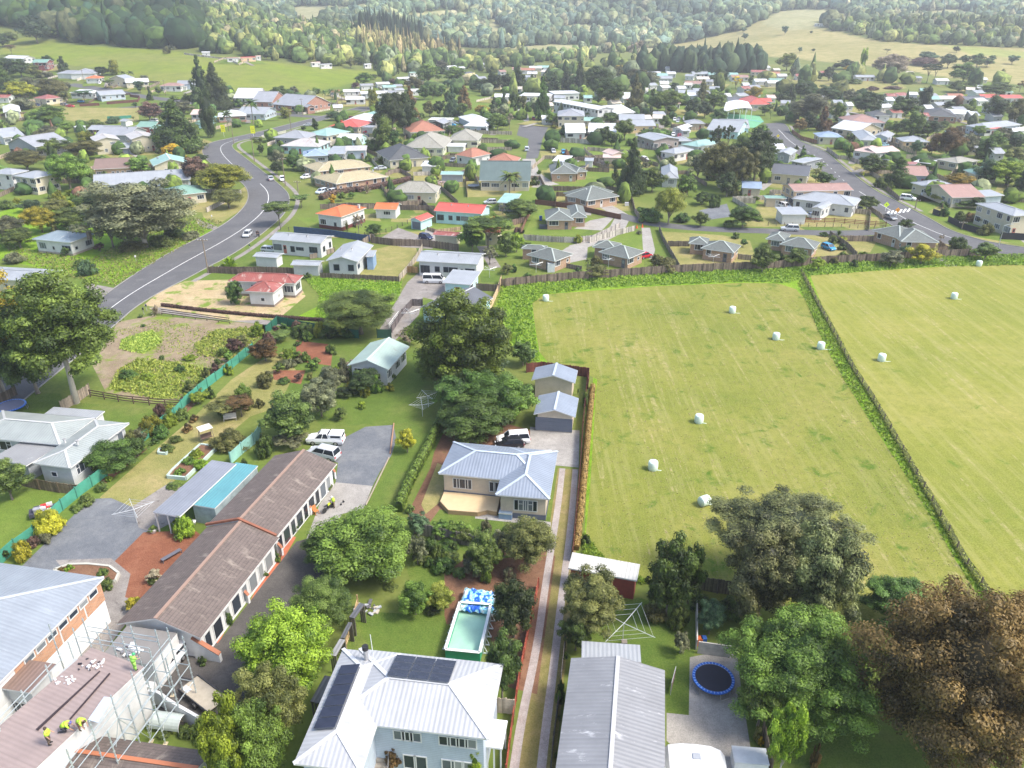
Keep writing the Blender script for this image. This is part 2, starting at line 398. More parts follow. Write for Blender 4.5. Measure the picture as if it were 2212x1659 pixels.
def H(label,short,wings,h=2.9,wall='white',roof='grey',pitch=18,cat='house',wins=None,trim=(.62,.62,.60),cap=None,base=None,chim=None,fr=None,nowin=False,group=None,name=None,ov=None,tile=True,door=True,seed=None,vents=0,dish=False):
 rn=random.Random(sum(map(ord,label))if seed is None else seed)
 rm,tm=roof_of(roof),plain(trim,.5,.05);fr=fr or trim
 rects=[]
 for w in wings:
  pts=[px(*w[i:i+2])if tile else(w[i],w[i+1])for i in(0,2,4)]
  hh=w[7]if len(w)>7 and w[7]else h
  if not rects:
   A,B,Cc=[G(*p,hh)for p in pts];zg=tz(*((A+Cc)/2).xy)
  def GP(p,z):
   d=ray(*p);t=(HCAM-z)/-d.z;return Vector((0,0,HCAM))+d*t
  if A.y<395 and not rects:zg=0
  A,B,Cc=(A,B,Cc)if not rects else[GP(p,zg+hh)if zg+hh<HCAM-8 else G(*p,hh)for p in pts]
  A,B,Cc=[Vector((p.x,p.y,0))for p in(A,B,Cc)]
  X=(B-A);L=X.length;X.normalize();Y=Vector((-X.y,X.x,0));D=(Cc-B).dot(Y)
  if D<0:Y=-Y;D=-D
  D=min(max(D,2.0),34)
  rects.append((A,X,Y,L,max(D,2.0),w[6]if len(w)>6 else 'hip',hh,pitch if len(w)<9 else w[8]))
 A,X,Y,L,D=rects[0][:5];ctr=A+X*L/2+Y*D/2;ctr.z=zg
 rz=math.atan2(X.y,X.x);root=thing(name or cat.replace(' ','_'),label,cat,ctr,rz,group)
 dist=depth(ctr);lod=0 if dist<150 else(1 if dist<330 else 2)
 if ov is None:ov=.5
 inv=(Matrix.Translation(ctr)@Matrix.Rotation(rz,4,'Z')).inverted()
 WB,RB,CB=MB(),MB(),MB();wm=None if wall=='open' else wall_of(wall)
 capm=plain(cap,.5,.05)if cap else None
 for ri,(A,X,Y,L,D,ty,hh,pit)in enumerate(rects):
  hh=hh+ri*.012
  o=min(ov,L*.12,D*.12)
  if ty in('gc','hc')or(ty=='hip' and D>L*1.02):O,U,V2,LU,LV=A,Y,X,D,L
  else:O,U,V2,LU,LV=A,X,Y,L,D
  if U.cross(V2).z<0:O,V2=O+V2*LV,-V2
  def P(x,y,z):return inv@Vector((O.x+U.x*x+V2.x*y,O.y+U.y*x+V2.y*y,zg+z))
  if wall=='open':
   for a,b in((o,o),(LU-o,o),(LU-o,LV-o),(o,LV-o),(LU/2,o),(LU/2,LV-o)):
    q=P(a,b,0);pb_=MB();pb_.box(-.06,.06,-.06,.06,0,hh-.08,tm);link('post',pb_.mesh('post'),root,q)
  else:WB.hexa([P(a,b,c)for c in(-.6,hh+(.0 if ty in('hip','ha','hc')else-.06))for a,b in((o,o),(LU-o,o),(LU-o,LV-o),(o,LV-o))],wm)
  if base:
   bm_=plain(base[0],.8,.1);q=o-.05
   for(a,b),(c,d2)in zip(((q,q),(LU-q,q),(LU-q,LV-q),(q,LV-q)),((LU-q,q),(LU-q,LV-q),(q,LV-q),(q,q))):
    WB.face([P(a,b,-.6),P(c,d2,-.6),P(c,d2,base[1]),P(a,b,base[1])],bm_)
  rh=math.tan(R(pit))*LV/2;z0=hh;dU=inv.to_3x3()@U;dV=inv.to_3x3()@V2
  if ty in('ga','gc'):
   t=.14
   for s in(0,1):
    y0=0 if s==0 else LV;ym=LV/2
    e0,e1,r1,r0=P(0,y0,z0+.1),P(LU,y0,z0+.1),P(LU,ym,z0+.1+rh),P(0,ym,z0+.1+rh)
    f0,f1,g1,g0=P(0,y0,z0+.1-t),P(LU,y0,z0+.1-t),P(LU,ym,z0+.1+rh-t),P(0,ym,z0+.1+rh-t)
    top=[e0,e1,r1,r0]if s==0 else[e1,e0,r0,r1]
    RB.slope(top,rm,dU)
    RB.face([f0,g0,g1,f1]if s==0 else[f1,g1,g0,f0],tm)
    RB.face([f0,f1,e1,e0]if s==0 else[f1,f0,e0,e1],tm)
    RB.face([f0,e0,r0,g0]if s==0 else[g0,r0,e0,f0],tm);RB.face([e1,f1,g1,r1]if s==0 else[r1,g1,f1,e1],tm)
   for x in(o,LU-o):
    y1,y2=o,LV-o;zz=(o/(LV/2))*rh
    tri=[P(x,y1,hh-.08),P(x,y2,hh-.08),P(x,y2,hh-.05+zz),P(x,LV/2,hh-.05+rh),P(x,y1,hh-.05+zz)]
    WB.face(tri,wm)
   RB.bar(P(0,LV/2,z0+.13+rh),P(LU,LV/2,z0+.13+rh),.34,.06,capm or rm)
  elif ty in('hip','ha','hc'):
   hx=min(LV/2,LU/2-.01);rr=rh
   if LV/2>LU/2:rr=rh*LU/LV;hx=LU/2-.01
   e=[P(0,0,z0+.12),P(LU,0,z0+.12),P(LU,LV,z0+.12),P(0,LV,z0+.12)]
   r0,r1=P(hx,LV/2,z0+.12+rr),P(LU-hx,LV/2,z0+.12+rr)
   RB.slope([e[0],e[1],r1,r0],rm,dU);RB.slope([e[2],e[3],r0,r1],rm,dU)
   RB.slope([e[1],e[2],r1],rm,dV);RB.slope([e[3],e[0],r0],rm,dV)
   b=[P(0,0,z0-.04),P(LU,0,z0-.04),P(LU,LV,z0-.04),P(0,LV,z0-.04)]
   RB.face(b[::-1],tm)
   for k in range(4):RB.face([b[k],b[(k+1)%4],e[(k+1)%4],e[k]],tm)
   for a,c in((r0,r1),(e[0],r0),(e[3],r0),(e[1],r1),(e[2],r1)):
    RB.bar(Vector(a)+Vector((0,0,.03)),Vector(c)+Vector((0,0,.03)),.32,.06,capm or rm)
  else:
   rise={'mono':.5,'mb':-.5}.get(ty,.06)
   zA,zC=(z0+.1,z0+.1+rise)
   y0,y1=0,D
   def Q(a,c,z):return inv@Vector((A.x+X.x*a+Y.x*c,A.y+X.y*a+Y.y*c,zg+z))
   top=[Q(0,0,zA),Q(L,0,zA),Q(L,D,zC),Q(0,D,zC)];bot=[Q(0,0,zA-.16),Q(L,0,zA-.16),Q(L,D,zC-.16),Q(0,D,zC-.16)]
   if X.cross(Y).z<0:top.reverse();bot.reverse()
   RB.slope(top,rm,inv.to_3x3()@X);RB.face(bot[::-1],tm)
   for k in range(4):RB.face([bot[k],bot[(k+1)%4],top[(k+1)%4],top[k]],tm)
  cn=[(A,A+X*L),(A+X*L,A+X*L+Y*D),(A+X*L+Y*D,A+Y*D),(A+Y*D,A)];mid=A+X*L/2+Y*D/2
  for si,(p,q)in enumerate(cn):
   if nowin:break
   d=(q-p);ln=d.length;d.normalize();out=Vector((d.y,-d.x,0))
   if(mid-p).dot(out)>0:out=-out
   ang=math.atan2(out.y,out.x)+math.pi/2-rz
   items=[]
   if wins is not None and(lod<2):
    for wsp in wins:
     wi,sd=(0,wsp[0])if isinstance(wsp[0],int)else wsp[0]
     if wi==ri and sd==si:items.append((wsp[1]*ln,wsp[2],wsp[3],wsp[4],wsp[5]if len(wsp)>5 else 'W'))
   if wins is None or(si>1 and not items):
    if lod==2 and si>1:continue
    n=max(1,int(ln/3.1));fl=(0,1)if hh>4.4 else(0,)
    for f0 in fl:
     z=1.0+(hh-2.7 if f0 else(.2 if hh<4 else 0))
     if hh<2.5:z=.9
     for k in range(n):
      ww=rn.choice([1.8,1.8,1.0,2.4,.7])if n<9 else 1.6;wh=.6 if ww<.8 else rn.choice([1.1,1.3])
      t=(k+.5+rn.uniform(-.12,.12))/n*ln
      if door and f0==0 and si==0 and k==n//2 and ln>6:items.append((t,.9,2.0,.1,'D'))
      else:items.append((t,ww,wh,z))
   for it in items:
    pos=p+d*it[0]-out*(o-.004);probe=pos+out*.5
    if any(inrect(probe,(r[0],r[1],r[2],r[3],r[4]),.3)for j,r in enumerate(rects)if j!=ri):continue
    kind=it[4]if len(it)>4 else 'W'
    wpt=Vector((pos.x,pos.y,zg+it[3]+it[2]/2))
    col=fr if kind=='W' else((.12,.14,.18)if kind=='G' else rn.choice([(.35,.1,.08),(.5,.5,.48),(.12,.12,.14)]))
    put_window(root,inv@wpt,ang,it[1],it[2],col,lod,kind)
 wo=WB.build('wall',root);ro=RB.build('roof',root)
 if chim:
  fx,fy,cw,ch,cc=chim;A,X,Y,L,D=rects[0][:5];p=A+X*L*fx+Y*D*fy;q=inv@Vector((p.x,p.y,zg))
  m=MB();cm=plain(cc,.8,.15);m.box(q.x-cw/2,q.x+cw/2,q.y-cw/2,q.y+cw/2,h-.5,h+ch,cm);m.box(q.x-cw/2-.08,q.x+cw/2+.08,q.y-cw/2-.08,q.y+cw/2+.08,h+ch,h+ch+.12,cm)
  m.build('chimney',ro)
 A,X,Y,L,D,ty,hh,pit=rects[0]
 for k in range(vents):
  p=A+X*L*(.3+.35*k)+Y*D*.35;q=inv@Vector((p.x,p.y,zg));zz=hh+.1+math.tan(R(pit))*D*.35
  m=MB();m.tube([(q.x,q.y,zz-.2),(q.x,q.y,zz+.35)],.13,plain((.5,.5,.5)),8);m.tube([(q.x,q.y,zz+.3),(q.x,q.y,zz+.42)],.2,plain((.3,.3,.3)),8);m.build('roof_vent',ro)
 if dish:
  p=A+X*L*.8+Y*D*.3;q=inv@Vector((p.x,p.y,zg));zz=hh+.1+math.tan(R(pit))*D*.3;m=MB();dm=plain((.25,.27,.3))
  m.tube([(q.x,q.y,zz-.1),(q.x,q.y,zz+.7)],.03,dm,5);m.tube([(q.x,q.y,zz+.7),(q.x+.05,q.y-.08,zz+.74),(q.x+.1,q.y-.2,zz+.8)],[.1,.33,.42],dm,12,False);m.build('satellite_dish',ro)
 u,v=proj((ctr.x,ctr.y,zg+h));ANCH.append((u,v,short,ctr.copy()))
 return root
def F(x1,x2,y,roof,wall,label,short,dep=8,h=2.8,ty='ga',rot=0,**k):
 """a far house given by the ends of its front eave; dep in metres"""
 a,b=G(*px(x1,y),h),G(*px(x2,y+rot),h);n=Vector((-(b-a).y,(b-a).x,0)).normalized()*dep
 c=b+n;w=proj(c)
 ax,ay=px(x1,y);bx,by=px(x2,y+rot)
 return H(label,short,[(ax,ay,bx,by,w[0],w[1],ty)],h,wall,roof,tile=False,**k)
# ------ foliage
def sph(n,r_):
 v=r_.normal(size=(n,3));return v/np.linalg.norm(v,axis=1)[:,None]
def quads(c,nrm,size,asp,r_,droop=0.0):
 n=len(c);t=r_.normal(size=(n,3));t[:,2]-=droop*2
 t-=nrm*(t*nrm).sum(1)[:,None];t/=np.linalg.norm(t,axis=1)[:,None]+1e-9
 b=np.cross(nrm,t);s=size*r_.uniform(.65,1.3,n)[:,None]
 t=t*s;b=b*s*asp
 return np.stack([c-t,c-b*.9+t*.1,c+t,c+b*.9+t*.1],1)
def np_mesh(name,V,F_,tint,mats,mi=None,smooth=False):
 me=bpy.data.meshes.new(name);nv,nf,k=len(V),len(F_),F_.shape[1]
 me.vertices.add(nv);me.vertices.foreach_set('co',V.astype(np.float32).ravel())
 me.loops.add(nf*k);me.loops.foreach_set('vertex_index',F_.astype(np.int32).ravel())
 me.polygons.add(nf);me.polygons.foreach_set('loop_start',(np.arange(nf)*k).astype(np.int32));me.polygons.foreach_set('loop_total',np.full(nf,k,np.int32))
 if mi is not None:me.polygons.foreach_set('material_index',mi.astype(np.int32))
 a=me.attributes.new('tint','FLOAT','FACE');a.data.foreach_set('value',tint.astype(np.float32))
 for m in mats:me.materials.append(m)
 me.update();me.validate();return me
def core_blob(pts_fn,nu=14,nvv=9):
 V,Fq=[],[]
 for i in range(nvv+1):
  for j in range(nu):V.append(pts_fn(2*math.pi*j/nu,math.pi*i/nvv))
 for i in range(nvv):
  for j in range(nu):Fq.append((i*nu+j,i*nu+(j+1)%nu,(i+1)*nu+(j+1)%nu,(i+1)*nu+j))
 return np.array(V),np.array(Fq)
CR={}
def crown_mesh(kind,lod,seed):
 """unit crown: radius 1, height 1 (0..1); lod 0 near, 1 middle, 2 far"""
 key=(kind,lod,seed)
 if key in CR:return CR[key]
 r_=np.random.default_rng(seed*31+lod*7+sum(map(ord,kind)))
 NL={-2:95000,-1:42000,0:15000,1:4200,2:1300}[lod];ls={-2:.0165,-1:.029,0:.046,1:.076,2:.125}[lod];asp=.55;droop=0;up=.25
 K={-2:230,-1:120,0:72,1:38,2:18}[lod];core=True
 if kind in('round','fine','shrub','gum'):
  d=sph(K*3,r_);zmin=-.97 if kind!='shrub' else-.15;d=d[d[:,2]>zmin][:K]
  rad=r_.uniform(.52,.86,len(d));cc=d*rad[:,None];cr=r_.uniform(.13,.30,len(d))*(.62 if lod<-1 else .85 if lod<0 else(1 if lod==0 else 1.15))
  th=np.arctan2(cc[:,1],cc[:,0]);lob=1+.13*np.sin(th*3+seed)+.09*np.sin(th*5+seed*2.1);cc[:,:2]*=lob[:,None]
  if kind=='gum':cc*=r_.uniform(.72,1.14,(len(d),1));cr*=.85;NL=int(NL*.9)
  if kind=='fine':ls*=.75;NL=int(NL*1.3)
  if kind!='shrub':
   lo_=np.clip(-cc[:,2],0,1)[:,None];cc[:,:2]*=1+.38*lo_;cc[:,2]*=1.06
  cz=.5;sz=.5
 elif kind in('cone','spruce'):
  n=int(K*1.5);z=r_.uniform(0,1,n)**1.25;th=r_.uniform(0,6.283,n)
  q=(1-z)**(.75 if kind=='cone' else .9);q*=1+.16*np.sin(th*2+z*9+seed)
  rr=q*r_.uniform(.62,.9,n);cc=np.stack([np.cos(th)*rr,np.sin(th)*rr,z*2-1],1);cr=.10+.2*q;cz=.5;sz=.5;droop=.4
 elif kind=='column':
  n=K;z=r_.uniform(-.95,.93,n);th=r_.uniform(0,6.283,n);q=np.sqrt(np.clip(1-np.abs(z)**2.6,0,1));rr=q*r_.uniform(.45,.75,n)
  cc=np.stack([np.cos(th)*rr,np.sin(th)*rr,z],1);cr=r_.uniform(.2,.34,n);cz=.5;sz=.5;droop=-.6
 elif kind=='flat':
  n=K;th=r_.uniform(0,6.283,n);q=np.sqrt(r_.uniform(.02,1,n))*.82;lv=r_.choice([-.2,.25,.62],n,p=[.2,.35,.45])
  cc=np.stack([np.cos(th)*q,np.sin(th)*q,lv+.3*(1-q**2)-.1],1);cr=r_.uniform(.16,.3,n);cz=.5;sz=.5;core=False;NL=int(NL*.8)
 elif kind=='weep':
  d=sph(K*2,r_);d=d[d[:,2]>-.5][:K];cc=d*r_.uniform(.55,.8,len(d))[:,None];cr=r_.uniform(.2,.34,len(d));cz=.5;sz=.5;droop=1.6;asp=.3;ls*=1.25
 elif kind=='sparse':
  d=sph(K*2,r_);d=d[d[:,2]>-.6][:K];cc=d*r_.uniform(.35,.9,len(d))[:,None];cr=r_.uniform(.08,.2,len(d));cz=.5;sz=.5;core=False;NL=int(NL*.45)
 w=cr**2;cnt=np.maximum(6,(NL*w/w.sum())).astype(int);P,N_,Tn,=[],[],[]
 for c,rr,n in zip(cc,cr,cnt):
  d=sph(n,r_);d[:,2]=np.abs(d[:,2])*r_.choice([1,1,1,-1],n)
  rad=rr*r_.uniform(.5,1.18,n)[:,None];p=c+d*rad*np.array([1,1,.8 if kind!='flat' else .4]);P.append(p)
  nn=d+.45*sph(n,r_)+np.array([0,0,up]);N_.append(nn/np.linalg.norm(nn,axis=1)[:,None])
  Tn.append(np.clip(.5+.26*r_.normal()+.2*r_.normal(size=n),0,1))
 if core and kind not in('cone','spruce','column','shrub'):
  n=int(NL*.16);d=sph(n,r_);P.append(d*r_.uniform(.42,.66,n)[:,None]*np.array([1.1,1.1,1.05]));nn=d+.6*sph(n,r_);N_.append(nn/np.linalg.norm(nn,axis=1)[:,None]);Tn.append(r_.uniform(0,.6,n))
 P,N_,Tn=np.concatenate(P),np.concatenate(N_),np.concatenate(Tn)
 Q=quads(P,N_,ls,asp,r_,droop);V=Q.reshape(-1,3);Fq=np.arange(len(V)).reshape(-1,4);tint=Tn
 if core:
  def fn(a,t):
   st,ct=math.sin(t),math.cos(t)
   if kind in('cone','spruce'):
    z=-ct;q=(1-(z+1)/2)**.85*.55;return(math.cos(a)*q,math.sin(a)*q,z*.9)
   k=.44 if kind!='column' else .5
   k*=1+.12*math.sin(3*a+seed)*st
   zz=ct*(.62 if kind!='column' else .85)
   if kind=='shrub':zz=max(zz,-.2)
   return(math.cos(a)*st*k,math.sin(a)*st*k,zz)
  Vc,Fc=core_blob(fn);Fq=np.concatenate([Fq,Fc+len(V)]);V=np.concatenate([V,Vc]);tint=np.concatenate([tint,np.full(len(Fc),.0)])  # inner core takes the darkest leaf tint: crown shade put into its colour
 if kind=='shrub':V=V*np.array([1,1,1]);V[:,2]=np.clip((V[:,2]+.22)/1.2,0,1)
 else:V[:,2]=V[:,2]*sz+cz
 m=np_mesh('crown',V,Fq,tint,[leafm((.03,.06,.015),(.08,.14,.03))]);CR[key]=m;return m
def palm_mesh(lod):
 key=('palm',lod)
 if key in CR:return CR[key]
 r_=np.random.default_rng(5);V,Fq,tn=[],[],[];n={0:38,1:30,2:20}[lod]
 for k in range(n):
  a=k*2.399;el=r_.uniform(-.5,1.25);L=r_.uniform(.85,1.05);dx,dy=math.cos(a),math.sin(a);seg=6;pts=[]
  for i in range(seg+1):
   t=i/seg;pts.append((dx*L*t*math.cos(el*(1-t*.7)),dy*L*t*math.cos(el*(1-t*.7)),L*(math.sin(el)*t-.55*t*t)))
  for i in range(seg):
   w0,w1=.13*math.sin(math.pi*(i/seg)**.6)+.01,.13*math.sin(math.pi*min(1,((i+1)/seg))**.6)+.005
   for sgn in(1,-1):
    b=len(V);p,q=pts[i],pts[i+1]
    V+=[p,q,(q[0]-dy*w1*sgn,q[1]+dx*w1*sgn,q[2]-w1*.6),(p[0]-dy*w0*sgn,p[1]+dx*w0*sgn,p[2]-w0*.6)]
    Fq.append((b,b+1,b+2,b+3));tn.append(r_.uniform(.2,.9))
 m=np_mesh('crown',np.array(V),np.array(Fq),np.array(tn),[leafm((.03,.06,.015),(.08,.14,.03))]);CR[key]=m;return m
def spiky_mesh(wide):
 key=('spiky',wide)
 if key in CR:return CR[key]
 r_=np.random.default_rng(9);V,Fq,tn=[],[],[]
 for k in range(70):
  a=k*2.399;el=r_.uniform(.15,1.5);L=r_.uniform(.75,1.05);w=.05 if not wide else .13
  d=(math.cos(a)*math.cos(el),math.sin(a)*math.cos(el),math.sin(el));s=(-math.sin(a)*w,math.cos(a)*w,0);b=len(V)
  m_=[x*L*.55 for x in d];e=[d[0]*L,d[1]*L,d[2]*L*.85-.12]
  V+=[(0,0,0),(m_[0]+s[0],m_[1]+s[1],m_[2]),tuple(e),(m_[0]-s[0],m_[1]-s[1],m_[2])];Fq.append((b,b+1,b+2,b+3));tn.append(r_.uniform(.1,1))
 m=np_mesh('leaves',np.array(V),np.array(Fq),np.array(tn),[leafm((.03,.06,.015),(.08,.14,.03))]);CR[key]=m;return m
BARK={'grey':(.20,.17,.14),'pale':(.40,.36,.30),'dark':(.09,.065,.05)}
TR={}
def trunk_mesh(style,bark,r0=.05,base=.35):
 """unit trunk with limbs for a tree of crown radius 1 and height 1"""
 key=(style,bark,r0,base)
 if key in TR:return TR[key]
 m=MB();mt=plain(BARK[bark],.9,.3,4);rr=random.Random(len(key[0])*7+3)
 if style=='pole':m.tube([(0,0,-.03),(.01,0,.5),(0,0,.93)],[r0,r0*.7,r0*.15],mt,7)
 elif style=='palm':m.tube([(0,0,-.03),(.02,0,.4),(0,0,.8)],[r0*1.2,r0*.8,r0],mt,8)
 else:
  m.tube([(0,0,-.04),(.02,.01,base*.5),(.0,.02,base)],[r0*1.5,r0,r0*.85],mt,8)
  for k in range(7):
   a=k*.9+rr.random();q=rr.uniform(.35,.65);h1=base+rr.uniform(.12,.3)
   e=(math.cos(a)*q,math.sin(a)*q,min(.92,h1+rr.uniform(.15,.35)))
   m.tube([(0,.01,base*rr.uniform(.75,1)),(e[0]*.45,e[1]*.45,h1),e],[r0*.65,r0*.42,r0*.12],mt,6)
   for j in range(3):
    a2=a+rr.uniform(-1,1);s0=(e[0]*.55,e[1]*.55,h1+.04)
    m.tube([s0,(s0[0]+math.cos(a2)*.25,s0[1]+math.sin(a2)*.25,min(.95,s0[2]+rr.uniform(.1,.35)))],[r0*.3,r0*.08],mt,5)
 TR[key]=m.mesh('trunk',True);return TR[key]
LC=dict(dark=((0.010,0.021,0.006),(.085,.125,.032)),deep=((0.012,0.030,0.007),(.125,.21,.038)),green=((0.021,0.048,0.007),(.22,.33,.050)),mid=((0.021,0.045,0.010),(.20,.27,.055)),bright=((0.048,0.096,0.007),(.34,.46,.04)),olive=((0.033,0.042,0.010),(.22,.22,.06)),yellow=((0.090,0.108,0.009),(.58,.52,.04)),gold=((0.240,0.168,0.009),(.80,.56,.03)),grey=((0.045,0.054,0.030),(.27,.28,.14)),rust=((.030,.024,.008),(.27,.17,.055)),purple=((0.033,0.021,0.017),(.20,.11,.08)),lime=((0.078,0.114,0.012),(.44,.52,.08)),teal=((0.018,0.045,0.021),(.13,.21,.09)),tanl=((0.138,0.114,0.072),(.48,.40,.28)),ygreen=((0.048,0.072,0.007),(.36,.36,.04)),autumn=((0.036,0.051,0.007),(.44,.30,.03)),cyp=((.018,.035,.006),(.17,.24,.025)),pohu=((.012,.020,.008),(.26,.28,.10)),straw=((0.132,0.090,0.024),(.55,.38,.12)))
CNAME=dict(dark='dark green',deep='deep green',green='green',mid='mid green',bright='bright green',olive='olive green',yellow='yellow green',gold='golden yellow',grey='grey green',rust='rusty brown',purple='purplish brown',lime='lime green',teal='bluish green',tanl='pale leafless',ygreen='yellowish green',autumn='green and orange',cyp='yellowish dark green',pohu='greyish dark green',straw='straw yellow')
KNAME=dict(round='round crowned',fine='fine leaved bushy',gum='uneven broad',cone='conical',spruce='tall conical',column='slim upright',flat='flat topped',weep='weeping',sparse='thin branched',shrub='rounded')
TREES=[]
def tree(kind,col,x,yt,yb,w,bark='grey',tf=None,label=None,tile=True,seed=None,name=None,base=None):
 """a tree from the photo: crown middle x, top yt, foot yb, crown width w"""
 u,vt=px(x,yt)if tile else(x,yt);vb=px(x,yb)[1]if tile else yb;wp=w/4 if tile else w
 g=G(u,vb);dist=depth(g);phi=math.atan2(HCAM-g.z,g.y)
 WK=1.1 if kind in('round','gum','fine','cone','spruce')else 1.0;shrub=kind in('shrub','spiky');g=G(u,vb-(.42 if shrub else .30)*wp*math.sin(phi));a=wp*mpp(g)/2*WK
 if tf is None:tf=.0 if shrub else(.05 if kind in('cone','spruce','column')else(.45 if kind=='flat' else .16))
 def solve(g):
  lo,hi=.3,60
  for _ in range(22):
   m_=(lo+hi)/2;b=m_*(1-tf)/2;zc=m_*tf+b;vc=proj((g.x,g.y,g.z+zc))[1]
   ex=math.hypot(b*math.cos(phi),a*math.sin(phi)*(.85 if not shrub else .5))*FPX/depth(g)
   top=vc-ex
   if kind in('cone','spruce','column','palm'):top=proj((g.x,g.y,g.z+m_))[1]
   if top>vt:lo=m_
   else:hi=m_
  return m_,vc+ex
 m_,bot=solve(g)
 if wp>22 and kind in('round','gum','fine','weep','shrub')and tf<.17:
  k0,k1=.0,.62
  for _ in range(12):
   kk=(k0+k1)/2;g=G(u,vb-kk*wp*math.sin(phi));a=wp*mpp(g)/2*WK;m_,bot=solve(g)
   if bot>vb:k0=kk
   else:k1=kk
 h=max(.5,m_);s=seed if seed is not None else(int(x*7+yt*3)%4)
 dist=depth(g);spp=wp;lod=-2 if wp>250 else-1 if wp>115 else 0 if wp>55 else(1 if wp>26 else 2)
 root=link(name or('palm_tree' if kind=='palm' else('shrub' if shrub else('conifer_tree' if kind in('cone','spruce')else 'tree'))),None,None,g,(x*.37)%6.28)
 lm=leafm(*LC[col])
 if kind=='palm':
  tk=link('trunk',trunk_mesh('palm','grey',.09,.4),root);tk.scale=(a*.5,a*.5,h)
  for o_ in[link('crown',palm_mesh(lod),root,(0,0,h*.8))]:o_.scale=(a,a,a)
 elif kind=='spiky':
  o_=link('leaves',spiky_mesh(col in('bright','green')),root);o_.scale=(a,a,h)
  tk=link('stem',trunk_mesh('pole','dark',.12,.3),root);tk.scale=(a*.5,a*.5,h*.5)
 else:
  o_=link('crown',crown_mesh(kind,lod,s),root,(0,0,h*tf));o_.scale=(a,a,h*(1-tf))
  if not shrub:
   tk=link('trunk',trunk_mesh('pole' if kind in('cone','spruce','column')else 'limb',bark,.055 if kind!='flat' else .04,base or max(.2,tf+.08)),root);tk.scale=(a*.8,a*.8,h*(.84 if kind in('round','gum','fine','flat','weep')else 1))
  else:
   tk=link('stem',trunk_mesh('limb',bark,.03,.15),root);tk.scale=(a*.8,a*.8,h*.85)
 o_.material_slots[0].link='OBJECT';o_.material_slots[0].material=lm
 TREES.append(dict(o=root,kind=kind,col=col,u=u,v=(vt+vb)/2,w=wp,h=h,p=g,label=label,a=a,crown=o_,trunk=tk,lod=lod))
 return root
def hedge(label,pts,w,h,col,group=None,tile=True,name='hedge',dens=1.0):
 P=resample(smooth_line([G(*(px(*p)if tile else p))for p in pts],1),40);r_=np.random.default_rng(len(label));L=sum((b-a).length for a,b in zip(P,P[1:]))
 mp=mpp(P[20]);ls=max(.10,2.1*mp);n=int(min(26000,dens*L*(w+2*h)/(ls*ls*1.1)))
 c0=P[0].copy();ts=r_.uniform(0,len(P)-1.001,n);i=ts.astype(int);f=(ts-i)[:,None];A=np.array([tuple(p)for p in P]);pos=A[i]*(1-f)+A[i+1]*f
 d=A[i+1]-A[i];d[:,2]=0;d/=np.linalg.norm(d,axis=1)[:,None]+1e-9;s=np.stack([-d[:,1],d[:,0],0*d[:,0]],1)
 an=r_.uniform(-.35,math.pi+.35,n);bump=1+.05*np.sin(ts*2.1)+.05*np.sin(ts*5.3+1)
 off=s*(np.cos(an)*w/2*bump)[:,None];z=np.clip(np.sin(an)*1.0,0,1)**.5*h*bump;z=np.where(np.sin(an)<.25,r_.uniform(0,1,n)*h*.8,z)
 pos=pos+off;pos[:,2]+=z;nn=s*np.cos(an)[:,None]+np.array([0,0,1.0])*np.clip(np.sin(an),0,1)[:,None]+.45*sph(n,r_);nn/=np.linalg.norm(nn,axis=1)[:,None]
 V=quads(pos-np.array(tuple(c0)),nn,ls,.6,r_).reshape(-1,3);Fq=np.arange(len(V)).reshape(-1,4);tint=np.clip(.5+.3*r_.normal(size=n),0,1)
 me=np_mesh('foliage',V,Fq,tint,[leafm(*LC[col])])
 root=thing(name,label,'hedge' if name=='hedge' else 'plants',c0,0,group);link('foliage',me,root)
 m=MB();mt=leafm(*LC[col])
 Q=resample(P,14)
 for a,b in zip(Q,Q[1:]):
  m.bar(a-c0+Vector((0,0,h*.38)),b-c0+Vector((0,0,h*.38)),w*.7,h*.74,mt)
 m.build('branches',root);u,v=proj(P[20]);ANCH.append((u,v,' '.join(label.split()[:4]),P[20]));return root
# ------ ground
def inpoly(u,v,poly):
 c=np.zeros(u.shape,bool);n=len(poly)
 for i in range(n):
  x1,y1=poly[i];x2,y2=poly[(i+1)%n]
  k=((y1>v)!=(y2>v));xi=(x2-x1)*(v-y1)/((y2-y1)if y2!=y1 else 1e-9)+x1
  c^=k&(u<xi)
 return c
PADDOCK=[(-400,95),(0,90),(60,80),(150,96),(240,103),(350,108),(440,118),(560,132),(700,146),(850,158),(820,170),(770,178),(690,196),(600,205),(540,200),(440,190),(330,178),(240,150),(150,140),(60,125),(0,118),(-400,125)]
TAN=[(1350,112),(1420,103),(1480,92),(1600,66),(1650,42),(1720,48),(1780,62),(1900,88),(2000,96),(2120,100),(2400,112),(2500,240),(2300,190),(2150,178),(2050,168),(1950,150),(1830,138),(1700,125),(1560,112),(1450,118)]
GRN=[(2040,98),(2130,103),(2212,112),(2400,118),(2400,138),(2212,126),(2100,118)]
